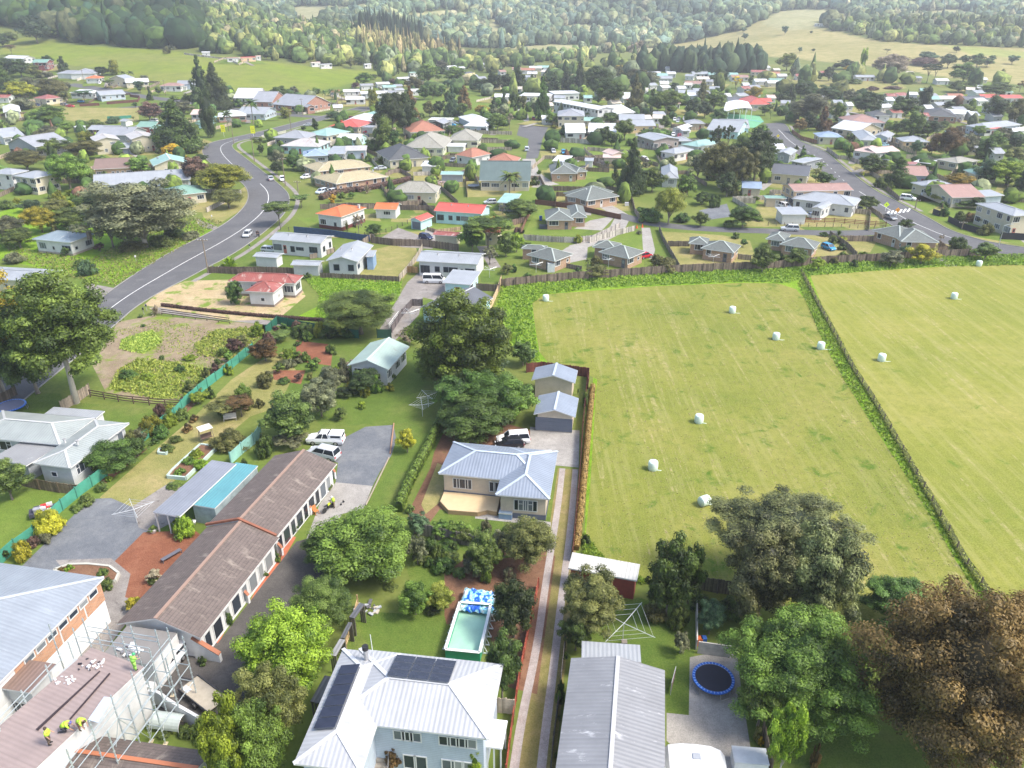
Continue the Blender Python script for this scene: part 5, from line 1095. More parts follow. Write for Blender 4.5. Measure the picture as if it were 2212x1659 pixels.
H('cream shed with faded red roof beside the dark blue hatchback','cream shed with faded red roof',[(1526,372,1742,386,1770,350,'ga')],2.6,'cream','rust',cat='shed',pitch=12,nowin=True)
H('small cream house with red roof half hidden by the feathery tree','half hidden red roofed cream house',[(1960,350,2100,360,2160,320,'hip')],3.2,'cream','red')
H('red roofed cream cabin behind the feathery tree','red roofed cream cabin',[(1960,244,2080,250,2150,222,'hip')],2.8,'cream','red')
H('white weatherboard house with dark window frames facing the drive','white house with dark window frames',[(1384,598,1918,628,1945,530,'ga')],3.4,W_,'lgrey',pitch=13,fr=(.05,.05,.06),vents=2,wins=[(0,.13,1.9,1.5,.8),(0,.33,.9,1,1.2),(0,.47,.9,1,1.2),(0,.59,1.8,1,1.2),(0,.73,.9,2,.3,'D'),(0,.86,1.9,1,1.1)])
H('garage with flat pale roof and aqua walls beside the white van','flat roofed aqua garage',[(1608,786,1858,806,1905,706,'mono')],2.9,'aqua','lgrey',cat='garage')
H('aqua weatherboard house with charcoal gabled roof','charcoal gabled aqua house',[(1412,1000,1742,1080,1877,880,'gc')],3.2,'aqua','dgrey',pitch=18,cap=(.5,.5,.5),fr=(.75,.75,.75),vents=1,dish=True)
H('long shed with patched pale green gabled roof','patched green roofed shed',[(788,1502,1145,1540,1310,1336,'gc')],3.0,'p:pale','gstain',cat='shed',pitch=20,cap=(.5,.6,.55),trim=(.6,.62,.6))
H('pale aqua roofed carport at the driveway of the mansard house','pale aqua roofed carport',[(2080,92,2230,100,2250,30,'mono')],2.5,'grey','aqua',cat='carport',nowin=True)
T(0,1)
H('abandoned white house with weathered blue grey roof and boarded windows','abandoned blue grey roofed house',[(278,410,605,441,850,368,'hip')],3.3,W_,'bstain',pitch=18,base=((.35,.3,.25),.5),chim=(1.05,.7,.8,1.2,(.2,.15,.12)),fr=(.35,.38,.4))
H('long low house with pale lilac grey roof behind the maple','long lilac grey roofed house',[(-300,742,332,776,670,684,'ha')],3,'cream','lgrey',pitch=12)
T(2,1)
BR2=dict(h=2.6,wall='b:tan',roof='slate',cap=(.36,.40,.36),pitch=23)
H('brick house with dark slate hip roof behind the curved brown fence','brick house behind the curved fence',[(645,80,930,38,810,-40,'hip'),(462,36,690,70,760,-20,'hip')],**BR2)
H('brick house with slate hip roof beside a trailer','brick house beside the trailer',[(292,246,535,246,545,160,'hip'),(500,222,648,222,620,124,'hc')],**BR2)
H('brick house with slate hip roofs and a white garden shed','brick house with the white garden shed',[(125,545,372,603,528,540,'hip'),(80,492,300,500,500,480,'hip')],**BR2)
H('brick house with slate hip roofs beside a red car','brick house with the red car',[(748,522,1010,580,1150,518,'hip'),(693,478,900,500,1105,466,'hip')],**BR2)
H('brick house with slate hip roofs and a patio slab','brick house with the patio slab',[(1630,490,1918,530,1993,468,'hip'),(1525,448,1700,460,1900,420,'hip')],**BR2)
H('white gabled garage with two grey roller doors and blue grey roof','double garage',[(187,263,548,291,572,128,'gc')],2.7,'cream','hblue')if 0 else None
H('cream shed with blue grey gabled roof behind the double garage','cream shed behind the double garage',[(168,1628,545,1656,556,1545,'gc')],3.0,'beige','hblue',cat='shed',pitch=17,cap=(.4,.46,.53),nowin=True)
T(3,1)
H('brick house with slate hip roofs beside a bright blue car','brick house with the blue car',[(100,455,400,498,452,440,'hip'),(-20,408,150,430,350,392,'hip')],**BR2)
H('brick house with slate hip roofs nearest the right hand road','brick house nearest the right road',[(1150,432,1480,440,1370,345,'hip'),(898,335,1140,408,1240,345,'hip')],**BR2)
H('white house with grey roof and tall dark chimney at the corner','white house with tall dark chimney',[(375,138,470,152,400,60,'gc'),(205,60,745,126,640,40,'ha')],3.2,W_,'lgrey',pitch=16)
H('white garage with weathered skillion roof below the white corner house','white skillion garage',[(120,196,350,196,320,146,'mono')],2.8,W_,'lgrey',cat='garage',nowin=True)
H('small grey outbuilding with green roof behind the white corner house','green roofed outbuilding',[(-20,55,165,58,170,36,'flat')],2.6,'tan','green',cat='shed')
H('two storey cream house with grey hip roof at the right edge','two storey cream house at the right edge',[(2330,200,2118,210,1890,96,'hip')],5.4,'cream','lgrey',pitch=14)
T(2,2)
H('cream gabled garage with two slate blue roller doors','double garage',[(187,264,548,291,573,128,'gc')],2.8,'beige','hblue',cat='garage',pitch=17,cap=(.42,.48,.55),wins=[(0,.265,2.7,2.15,.08,'G'),(0,.70,2.7,2.15,.08,'G')])
T(1,2)
H('cream house with blue grey hip roof, white windows and timber deck','blue grey hip roofed house',[(2070,964,2537,1002,2597,588,'hip'),(1577,780,2480,868,2597,588,'ha')],3.3,'beige','hblue',pitch=19,cap=(.42,.48,.55),base=((.10,.12,.16),.75),wins=[(0,.42,1.0,1.4,1.2),(0,.55,1.6,1.4,1.2),(0,.68,1.0,1.4,1.2),((1,0),.16,.7,1.3,1.3),((1,0),.22,1.3,1.3,1.3),((1,0),.28,.7,1.3,1.3),((1,0),.51,.6,1.3,1.3),((1,0),.56,.8,1.3,1.3)])
H('long white motel wing with mossy brown tiled roof, farther block','farther tiled motel wing',[(-430,1232,178,1328,662,690,'gc')],2.9,'p:white','motel',pitch=19,cap=(.30,.20,.15),wins=[(1,.08+.1*k,1.3 if k%2 else .9,1.9,.2)for k in range(9)])
T(0,3)
H('long white motel wing with mossy brown tiled roof, nearer block','nearer tiled motel wing',[(1010,420,1735,545,2390,-330,'gc')],2.9,'p:white','motel',pitch=19,cap=(.30,.20,.15),wins=[(1,.1+.11*k,1.3 if k%2 else .8,1.9,.2)for k in range(8)],base=((.7,.7,.7),.3))
H('two storey white and bare brick building with large blue grey roof','large blue grey roofed building',[(-260,1190,902,20,-380,-190,'hip')],5.2,'p:white',roofm((.26,.29,.325),'corr',(.31,.34,.37),.04),pitch=14,cap=(.42,.45,.49),ov=.4,base=((.72,.72,.70),2.7),nowin=True)
H('lean to conservatory with brown ribbed roof and white glazed wall','brown roofed conservatory',[(-160,950,265,1018,485,770,'flat')],4.2,'p:white','brown',wins=[(0,.35+.13*k,1.1,1.9,.5)for k in range(5)])
H('white two storey block with brown ribbed roof under repair','scaffolded brown roofed block',[(200,1780,1245,792,710,702,'flat')],5.6,'p:white',roofm((.30,.235,.215),'corr',None,0),ov=.15,nowin=True)
H('white walled tiled wing in the bottom left corner','tiled wing in the corner',[(1630,1640,1130,1850,560,1640,'gc')],2.9,'p:white','motel',pitch=22,cap=(.45,.16,.07),nowin=True)if 0 else None
T(0,2)
H('sprawling pale house with grey roof and roof vents','sprawling pale grey roofed house',[(285,692,607,732,1160,350,'hc'),(-320,455,520,530,790,300,'ha')],3.0,'pale',roofm((.30,.33,.32),'corr',(.24,.26,.24),.03),pitch=14,cap=(.46,.47,.47),fr=(.7,.7,.7),vents=2)
H('flat clear corrugated carport roof in front of the pale house','corrugated carport',[(-60,640,225,712,432,545,'flat')],2.5,'p:grey','fibro',cat='carport',nowin=True)
H('small back roof of the sprawling pale house','small back roof',[(385,262,830,300,845,268,'flat')],2.6,W_,'lgrey',cat='lean to',nowin=True)
T(1,3)
H('two storey pale blue house with ribbed white roof and solar panels','solar panelled house',[(325,1632,912,1700,1290,690,'hc'),(640,1254,2010,1420,2140,772,'ha')],5.6,'bluegrey',roofm((.39,.40,.415),'corr',(.33,.34,.34),.02),pitch=17,cap=(.52,.53,.54),wins=[((1,0),.425+.052*k,.75,.95,3.9)for k in range(3)]+[((1,0),.715+.055*k,.8,.95,3.9)for k in range(4)]+[((1,0),.48,.9,1.4,.8),((1,0),.55,.9,1.4,.8),((1,0),.73,.9,1.4,.8),((1,0),.79,.9,1.4,.8),((1,0),.86,.9,1.4,.8)])
T(2,3)
H('large white walled house with weathered grey corrugated gable roof','big weathered grey roof',[(1320,822,510,716,415,1800,'gc')],3.8,W_,roofm((.23,.235,.245),'corr',(.50,.50,.51),.03),pitch=13,cap=(.42,.42,.42))
H('low lean to with ribbed white roof behind the big grey roof','ribbed white lean to',[(600,716,1116,752,1114,656,'flat')],2.6,W_,'lgrey',cat='lean to',nowin=True)
T(2,2)
H('row of maroon brick sheds with patchy white lean to roof','maroon shed by the track',[(485,1596,1080,1706,1097,1640,'mono')],2.6,plain((.26,.05,.035),.8,.15),roofm((.56,.55,.50),'corr',(.36,.34,.28),.04),cat='shed',nowin=True)
# ------ the far suburb
T(0,0)
F(1740,1815,455,'white',W_,'white house standing beyond the right end of the paddock','white house beyond the paddock')
F(1960,2060,505,'pbrown',W_,'low pinkish roofed cottage behind the white paling fence','pinkish cottage beyond the paddock')
F(2080,2212,500,'red','peach','salmon roofed house behind the white paling fence','salmon roofed house beyond the paddock')
T(1,0)
for q in[(0,45,490,'pink','pink gabled house at the paddock fence','pink gabled house'),(255,300,435,'white','small white house high among the trees above the paddock','small white house among the trees'),(295,330,322,'white','tiny white house on the wooded slope','tiny house on the wooded slope'),(390,440,165,'white','white farm building by the pale hillside track','white farm building'),(840,920,135,'white','white farmhouse on the pale hillside','farmhouse on the hillside'),(480,560,545,'pink','pinkish roofed house just over the paddock crest','pinkish roofed house over the crest'),(560,660,560,'grey','grey roofed house just over the paddock crest','grey roofed house over the crest'),(1660,1740,580,'white','white roofed house below the poplars','white roofed house below the poplars'),(1765,1812,590,'white','narrow white house below the poplars','narrow white house below the poplars'),(1815,1880,640,'dgrey','white gabled house with dark roof and a round window','white gabled dark roofed house'),(1950,2005,562,'white','pale house left of the spotty palms','pale house left of the palms'),(2060,2190,840,'white','white hall behind the pair of dark conifers','white hall behind the conifers'),(940,1000,560,'white','low white house behind the grey hedge trees','low white house behind the hedge')]:
 F(q[0],q[1],q[2],q[3],W_,q[4],q[5],dep=9)
T(2,0)
k=0
for q in[(0,80,600,'pbrown'),(80,200,608,'rbrown'),(150,260,590,'white'),(220,380,585,'aqua'),(270,390,615,'lgrey'),(460,560,600,'pink'),(600,685,615,'lgrey'),(640,700,655,'white'),(130,220,640,'white'),(820,880,645,'white'),(900,975,685,'white'),(1180,1290,640,'white'),(1240,1350,655,'aqua'),(1280,1390,680,'lgrey'),(1280,1360,725,'white'),(1340,1420,640,'white'),(1500,1650,725,'pbrown'),(1440,1595,805,'lgrey'),(1510,1595,830,'white'),(1560,1700,640,'lgrey'),(1600,1720,685,'cream'),(1860,1960,650,'aqua'),(1900,2050,670,'pbrown'),(2070,2212,625,'rust'),(2000,2060,740,'white'),(1870,2060,870,'dgrey'),(1800,1900,835,'white'),(2100,2212,705,'white'),(1230,1340,385,'white')]:
 nm={'white':'white roofed','lgrey':'pale grey roofed','aqua':'pale green roofed','pbrown':'salmon roofed','rbrown':'reddish brown roofed','pink':'pinkish roofed','cream':'cream roofed','rust':'maroon roofed','dgrey':'dark roofed'}[q[3]]
 FARH=None
 k+=1;F(q[0],q[1],q[2],q[3],W_ if k%3 else 'cream','@%s house in the far suburb'%nm,'@',dep=9)
T(3,0)
for q in[(-10,110,640,'rbrown'),(88,170,660,'white'),(20,150,700,'green'),(0,110,720,'white'),(245,330,660,'rust'),(340,400,668,'white'),(570,700,655,'white'),(760,930,668,'lgrey'),(1460,1570,700,'white'),(1760,1905,690,'white'),(1810,1885,762,'white'),(1030,1100,870,'white'),(1400,1500,860,'aqua'),(1490,1650,858,'cream'),(1570,1705,838,'rbrown'),(1710,1900,865,'dgrey'),(1850,2000,845,'red'),(2020,2212,850,'red'),(1370,1440,940,'white'),(1760,1840,1000,'white'),(1950,2040,1010,'lgrey'),(1240,1340,890,'white'),(400,490,208,'white'),(690,745,915,'white'),(1740,1830,1280,'lgrey'),(1960,2060,1330,'lgrey'),(-60,40,880,'red'),(640,720,1010,'lgrey'),(0,75,850,'pink')]:
 nm={'white':'white roofed','lgrey':'pale grey roofed','aqua':'pale green roofed','pbrown':'salmon roofed','rbrown':'reddish brown roofed','pink':'pinkish roofed','cream':'cream roofed','rust':'maroon roofed','dgrey':'dark roofed','green':'green roofed','red':'red roofed'}[q[3]]
 k+=1;F(q[0],q[1],q[2],q[3],W_ if k%3 else 'cream','@%s house in the far suburb'%nm,'@',dep=9)
rr=random.Random(11);placed=[(a[0],a[1])for a in ANCH if a[0]>0];OX=OY=0.0
for k2 in range(900):
 u_,v_=rr.uniform(720,2215),rr.choice([rr.uniform(146,206),rr.uniform(200,262)])
 if u_<900 and v_<175 or min(abs(u_-a)/19+abs(v_-b_)/6.5 for a,b_ in placed)<1 or(900<u_<1180 and v_>195)or(1500<u_<1720 and v_>235)or(u_>1500 and v_>225 and u_<1800):continue
 if inpoly(np.array([u_]),np.array([v_]),PADDOCK)[0]or inpoly(np.array([u_]),np.array([v_]),TAN)[0]or(1660<u_<1960 and 165<v_<206):continue
 if len([1 for a in placed if a[0]<0])>0:break
 q3=rr.choice(['white','white','lgrey','lgrey','aqua','pbrown','grey','cream','rust']);nm={'white':'white roofed','lgrey':'pale grey roofed','aqua':'pale green roofed','pbrown':'salmon roofed','grey':'grey roofed','cream':'cream roofed','rust':'maroon roofed'}[q3]
 w_=rr.uniform(7.5,11)*(v_/175);placed.append((u_,v_));F((u_-w_)*4,(u_+w_)*4,v_*4,q3,W_ if rr.random()<.7 else 'cream','@%s house in the far suburb'%nm,'@',dep=8,rot=rr.uniform(-4,4))
 if len(placed)>345:break
# ------ yards round the middle distance houses
rr=random.Random(21)
ym=[LAWNB,LAWNY,LAWN,DCONC,LAWNY,CONC,LAWN,SOIL]
for k,(u_,v_,sh,p)in enumerate([a for a in ANCH if a[3].y>185 and a[3].y<620]):
 q=math.atan2(p.x,p.y)*-.6+rr.uniform(-.5,.5);ca,sa=math.cos(q),math.sin(q);w1,w2,d1,d2=rr.uniform(7,13),rr.uniform(7,13),rr.uniform(8,14),rr.uniform(7,12)
 def cn(x,y):return Vector((p.x+x*ca-y*sa,p.y+x*sa+y*ca,0))
 for j,(x0,x1,y0,y1)in enumerate([(-w1,w2,-d1,d2)]+([(rr.uniform(-8,6),)*2+(-d1-6,-2)]if k%2 else[])):
  mt=ym[(k+j*3)%3 if j==0 else 3+k%3*2%3];x1=x1+(2.6 if j else 0);lf=.0012*(k%5)+(.009 if j else .002);m=MB();n_=4
  for a in range(n_):
   for b2 in range(n_):
    f_=[cn(x0+(x1-x0)*i/n_,y0+(y1-y0)*j2/n_)for i,j2 in((a,b2),(a+1,b2),(a+1,b2+1),(a,b2+1))];m.face([(c.x,c.y,tz(c.x,c.y)+lf+(.25 if p.y>395 else 0))for c in f_],mt)
  struct(m.build('yard' if j==0 else 'driveway'))
 if sh not in('@','ANON')and k%4!=3 and p.y>215:
  c4=[cn(-w1,-d1),cn(-w1,d2),cn(w2,d2),cn(w2,-d1)][:(4 if k%3 else 3)];uvp=[proj((c.x,c.y,tz(c.x,c.y)))for c in c4]
  if not any(((c-Vector((r5_.x,r5_.y,0))).length<6.5)for c in c4 for r5_ in cm[::4]+cm2[::4]):fence('timber yard fence around the %s'%sh,uvp,1.4,'paling',rr.choice([(.34,.28,.21),(.20,.16,.12),(.14,.10,.07),(.42,.38,.33)]),tile=False)
# ------ trees, tile by tile: kind, colour, middle, top, foot, width
def TT(rows):
 for r in rows:tree(*r[:6],**(r[6]if len(r)>6 else{}))
T(0,0)
TT([('spruce','dark',1765,488,950,210,dict(label='tallest dark conifer above the slate and brick houses by the paddock')),('spruce','dark',1880,548,945,250),('column','dark',1822,785,1195,160),('spruce','deep',1545,868,1320,440,dict(label='huge layered cedar beside the cream two storey houses')),('round','green',445,908,1105,270),('cone','deep',50,555,850,270),('round','yellow',188,700,860,215),('shrub','grey',200,832,945,210),('shrub','grey',300,668,800,260),('shrub','olive',450,680,810,280),('shrub','grey',560,700,780,120),('round','dark',60,505,640,200),('round','dark',190,515,665,170),('round','olive',300,560,680,120),('shrub','grey',400,615,665,130),('round','dark',425,480,570,105),('cone','dark',548,476,620,95),('column','ygreen',992,520,650,105),('round','dark',885,575,655,110),('palm','dark',1070,612,680,70),('palm','dark',1138,610,690,80),('round','grey',1250,648,700,90),('flat','mid',948,690,768,110),('round','teal',1215,702,805,95),('cone','deep',1303,742,868,62),('round','mid',1370,745,830,70),('round','deep',1175,880,935,48),('round','purple',1300,885,1050,200),('round','deep',1430,866,960,90),('round','grey',1590,870,990,150),('round','olive',568,772,888,90),('flat','teal',735,780,895,180),('shrub','grey',430,1088,1185,230),('round','green',585,1050,1150,140),('shrub','mid',830,1025,1095,170),('shrub','teal',985,1003,1065,120),('shrub','ygreen',740,1130,1210,160),('shrub','mid',200,1100,1170,180),('round','green',450,1195,1330,280),('round','olive',735,1212,1380,270),('weep','olive',245,1290,1480,350),('column','mid',465,1230,1420,100),('round','green',612,1300,1640,310),('round','mid',745,1430,1590,170),('round','green',1200,1365,1515,190),('sparse','tanl',1310,1400,1505,90),('round','purple',1710,1345,1610,220),('round','gold',1500,1245,1370,170),('shrub','gold',1590,1320,1365,50),('round','dark',1368,1283,1350,45),('round','mid',880,1340,1400,80),('fine','ygreen',1930,1410,1700,440),('palm','deep',1978,945,1140,140),('palm','deep',2190,838,1080,160),('round','mid',1635,808,925,95),('shrub','deep',2060,845,925,100),('round','mid',1500,820,880,60),('shrub','bright',1530,835,865,60),('round','dark',1740,1330,1400,130),('spiky','bright',620,1610,1700,170),('shrub','mid',30,1040,1150,140),('round','yellow',-5,1150,1290,60),('flat','purple',105,388,480,110),('shrub','mid',90,275,345,130),('round','dark',30,290,410,130),('round','teal',325,135,375,220,dict(label='large bluish tree standing alone in front of the wooded hill')),('round','mid',470,235,330,100),('shrub','olive',1443,400,465,65),('shrub','grey',1480,380,430,80),('round','yellow',1690,250,400,90),('palm','mid',1158,1002,1060,45)])
T(1,0)
TT([('round','deep',207,740,880,155),('round','grey',340,742,830,80),('column','ygreen',260,925,1025,115),('round','teal',683,962,1040,125),('column','deep',514,1015,1135,70),('round','deep',410,1087,1140,50),('column','ygreen',1013,775,945,105),('round','dark',1180,780,1180,250,dict(label='broad dark tree of the tall clump beside the aqua house')),('cone','rust',1340,750,1080,160,dict(label='rusty brown conifer rising from the tall dark clump')),('round','dark',1290,800,1170,200),('round','rust',1140,950,1120,230),('column','green',1110,1022,1310,200),('round','deep',1180,1120,1300,130),('shrub','deep',1010,1190,1300,140),('round','teal',810,1085,1170,65),('palm','deep',600,765,905,80),('palm','deep',655,750,915,90),('palm','mid',705,755,925,90),('palm','mid',745,770,905,80),('shrub','mid',520,755,810,100),('round','green',940,628,740,135),('round','mid',1020,632,690,60),('round','purple',858,712,770,75),('round','purple',1185,680,740,85),('round','dark',1262,680,755,80),('round','olive',1370,660,790,150),('round','mid',1490,555,735,195),('round','green',1350,515,620,140),('column','dark',1218,492,640,60),('cone','dark',1040,500,610,60),('cone','dark',1130,545,620,80),('round','deep',1455,735,865,110,dict(label='left of two round trees sharing the playing field edge')),('round','deep',1530,725,860,110,dict(label='right of two round trees sharing the playing field edge')),('round','deep',1605,733,845,75),('round','green',1725,580,720,190),('round','teal',1660,680,760,85),('round','grey',1600,520,600,120),('spruce','teal',1700,745,1010,140),('cone','rust',1800,742,960,150),('round','dark',1650,780,920,60),('round','olive',1500,870,1010,110),('round','dark',1590,850,1010,100),('round','mid',1790,895,1010,100),('round','autumn',1950,905,1000,130),('shrub','grey',2080,930,1000,150),('round','mid',2085,980,1130,170),('sparse','tanl',2190,970,1120,80),('round','mid',1430,962,1050,60),('cone','dark',2055,830,945,90),('cone','dark',2140,785,955,90),('round','dark',2050,620,800,150),('round','dark',2160,640,790,140),('round','teal',1950,720,800,80),('round','dark',1930,680,790,120),('spiky','bright',1380,1130,1215,120),('spiky','bright',1450,1125,1205,120),('spiky','bright',1520,1125,1200,110),('spiky','green',1600,1125,1190,80),('spiky','ygreen',1255,1160,1255,70),('shrub','deep',1700,1085,1150,150),('shrub','deep',1900,1100,1135,130),('shrub','mid',2020,1060,1130,90),('shrub','bright',610,1210,1265,80),('shrub','purple',570,1250,1290,70),('shrub','deep',400,1140,1175,70),('shrub','mid',780,1225,1275,120),('shrub','grey',700,1130,1165,60),('round','grey',200,1290,1470,130),('round','dark',185,1390,1510,110),('round','deep',320,1330,1470,150),('round','deep',55,1240,1350,60),('flat','mid',30,1185,1340,130),('shrub','green',215,1215,1270,80),('shrub','mid',980,1330,1400,80),('spiky','green',1090,1320,1420,110),('shrub','olive',1530,1500,1565,100),('shrub','green',1385,1600,1659,110),('shrub','deep',250,1260,1330,80),('palm','olive',1880,535,640,60),('round','olive',2120,480,610,110),('round','olive',820,500,590,90),('round','mid',900,485,560,120),('round','bright',590,490,545,120),('round','olive',380,370,520,170),('round','dark',90,440,520,80),('round','gold',665,305,350,90),('shrub','dark',1600,580,640,100),('palm','mid',2190,1480,1690,210),('shrub','mid',1540,1345,1385,50),('spiky','tanl',960,1550,1680,120,dict(label='pampas grass plume clump in front of the nearer tan roofed house',name='pampas_grass'))])
T(2,0)
TT([('cone','dark',55,560,800,160),('cone','dark',175,640,800,120),('cone','dark',360,630,800,150),('cone','dark',270,640,790,110),('cone','dark',470,580,780,130),('cone','dark',580,520,790,130),('round','dark',740,575,850,230),('round','deep',830,680,925,240),('spruce','olive',1060,645,975,170),('cone','dark',1110,680,960,90),('round','olive',1085,595,720,200),('round','grey',1200,620,740,150),('round','teal',740,825,900,90),('round','green',1330,770,985,260,dict(bark='pale')),('round','teal',1260,800,960,140),('round','dark',1560,860,1030,130,dict(bark='pale')),('round','green',1740,785,960,200),('cone','olive',1640,690,880,110),('round','dark',1660,880,1020,130),('round','deep',1785,935,1075,155),('round','dark',1780,590,760,150),('cone','dark',1195,910,1050,90),('column','deep',1215,755,880,60),('round','mid',1320,1000,1120,110),('round','dark',1405,715,790,110),('cone','dark',1605,560,670,90),('cone','dark',1650,520,650,60),('round','autumn',2085,745,860,140),('sparse','gold',1930,650,770,100),('cone','olive',930,560,680,80),('spruce','deep',265,670,1045,150,dict(label='tall narrow topped pine at the cul-de-sac beside the school')),('round','dark',250,840,1030,150),('round','deep',20,780,1000,100),('round','olive',95,830,980,80),('round','green',350,975,1085,120),('shrub','teal',445,1072,1165,100),('shrub','ygreen',370,1075,1110,70),('shrub','bright',515,1062,1100,70),('round','teal',600,1130,1185,90),('round','deep',700,935,1035,140),('cone','deep',845,915,1010,110),('round','mid',850,970,1075,150),('round','deep',800,1090,1240,130),('round','mid',970,1025,1210,170),('round','mid',925,1150,1270,70),('shrub','green',1020,1190,1260,90),('round','deep',860,1130,1260,130),('spruce','dark',1030,1200,1690,225,dict(label='tall dark conifer between two brick houses')),('round','mid',1210,1440,1659,200),('round','mid',1360,1350,1465,120),('round','mid',1195,1388,1440,50),('shrub','grey',1155,1400,1450,80),('round','green',820,1380,1435,50),('round','green',885,1385,1430,50),('shrub','mid',890,1450,1580,100),('gum','green',1510,1490,1700,180),('gum','grey',1600,1310,1560,190),('round','olive',1790,1228,1620,330,dict(label='broad crown of the giant tree clump by the old cottage',bark='pale')),('round','dark',2090,1115,1560,330,dict(label='darkest broad crown of the giant tree clump')),('gum','olive',1980,1265,1659,230),('sparse','dark',1760,1060,1350,160),('sparse','dark',1860,1060,1300,120),('round','dark',1850,1480,1700,200),('cone','olive',1910,1470,1700,90),('weep','lime',1350,1610,1940,280,dict(label='bright willow with hanging foliage beside the lane')),('round','dark',1100,1640,1700,60),('shrub','deep',200,1520,1600,90),('spiky','green',232,1448,1510,60),('palm','olive',20,1480,1659,150),('round','green',2160,1060,1160,90),('round','autumn',930,560,640,90),('round','mid',2180,900,1000,90),('spiky','bright',1875,790,850,60),('shrub','mid',2070,650,720,80),('cone','dark',420,520,590,50),('cone','grey',685,450,530,45),('sparse','tanl',1080,350,520,190),('shrub','deep',1165,1110,1165,150),('shrub','deep',1310,1110,1165,140),('cone','grey',1895,360,420,60),('cone','grey',2012,370,440,55),('round','teal',1995,232,285,60),('round','teal',2010,285,350,60),('spiky','green',640,1430,1440,20)])
T(3,0)
TT([('round','teal',145,228,300,62),('round','teal',370,265,295,30),('round','teal',273,405,455,45),('round','teal',393,418,450,38),('flat','dark',1025,422,468,80),('round','dark',1628,398,455,65),('round','teal',2105,480,555,100),('round','deep',1700,475,560,100),('round','deep',1800,465,585,120),('round','deep',1890,490,580,100),('round','deep',1935,475,530,70),('column','lime',808,415,635,70),('round','lime',160,460,610,140),('round','tanl',1060,470,670,270,dict(label='wide pale yellow willow at the foot of the tan hill')),('round','dark',660,510,600,130),('round','gold',692,560,615,70),('column','deep',345,565,690,50),('round','deep',300,590,680,90),('sparse','grey',205,560,700,80),('round','deep',440,620,700,70),('round','dark',520,580,700,110),('flat','dark',1370,550,725,150),('flat','dark',1430,550,730,110),('round','mid',1680,545,720,220),('round','dark',1550,465,590,140),('cone','olive',2010,595,710,110),('round','mid',1970,715,830,240),('round','mid',1640,700,800,200),('shrub','mid',1770,715,800,80),('sparse','autumn',2170,690,800,90),('palm','dark',625,700,865,95),('cone','dark',188,708,880,90),('round','dark',110,800,910,90),('round','grey',360,810,1060,350,dict(label='huge hazy grey green gum beside the right hand road')),('cone','rust',470,920,1135,140),('round','dark',350,960,1130,120),('round','rust',272,1025,1145,120),('round','green',590,880,1080,120),('round','dark',280,690,850,160),('round','dark',500,735,860,200),('round','grey',700,770,890,130),('round','dark',850,795,1000,240),('round','dark',980,810,900,100),('column','dark',1335,742,965,130),('round','deep',1180,840,1010,210),('round','mid',1250,960,1180,180),('cone','mid',1290,945,1180,100),('round','mid',1110,1050,1170,130),('round','dark',1380,1040,1180,200),('round','mid',1510,1040,1120,110),('round','dark',1550,875,970,100),('shrub','mid',1700,895,960,180),('round','dark',1945,825,1045,210),('round','olive',2120,850,1075,190),('round','green',1815,1080,1180,120),('round','rust',1530,1100,1370,250,dict(label='large rusty orange tree behind the timber fenced houses')),('round','purple',1410,1220,1330,120),('round','grey',1720,1150,1340,130),('cone','deep',1890,1175,1380,210),('round','grey',2020,1100,1240,160),('round','mid',1960,1130,1270,150),('round','teal',2130,1140,1280,160),('gum','olive',2110,1260,1420,200),('round','teal',1880,1370,1590,200),('round','bright',2050,1370,1600,290),('round','grey',2170,1290,1400,120),('cone','dark',2190,1440,1659,140),('round','autumn',1640,1490,1620,230),('round','teal',1280,1210,1330,110),('round','deep',888,1330,1510,215),('cone','deep',1105,1360,1620,240),('round','bright',345,1335,1435,130),('cone','deep',290,1260,1400,85),('shrub','mid',245,1255,1300,50),('palm','olive',410,1450,1580,110),('palm','mid',445,1405,1500,110),('round','deep',470,1480,1600,160),('round','mid',690,1255,1420,60),('shrub','deep',600,1230,1275,45),('shrub','deep',650,1240,1262,35),('round','mid',700,1150,1225,80),('round','olive',765,1155,1235,80),('shrub','rust',805,1250,1280,50),('sparse','purple',670,1085,1160,110),('shrub','deep',860,1110,1150,150),('shrub','mid',960,1530,1620,100),('shrub','mid',1045,1560,1640,90),('round','bright',2075,1540,1610,80),('round','mid',60,1200,1330,120),('round','deep',20,1330,1480,150),('shrub','green',190,1610,1659,90),('shrub','mid',1740,1290,1330,60),('spiky','green',1150,1180,1225,30),('shrub','green',1740,835,870,60),('shrub','green',1658,840,880,40),('palm','mid',100,920,1010,60),('palm','mid',20,960,1030,60),('round','deep',10,890,970,80),('round','yellow',170,875,910,90),('shrub','purple',900,745,780,110),('shrub','purple',1080,740,770,150),('shrub','mid',1090,720,740,60),('shrub','mid',750,680,725,160),('shrub','teal',640,665,710,160),('shrub','purple',1340,495,560,250),('shrub','teal',1380,440,500,160),('round','dark',585,545,600,80)])
T(0,1)
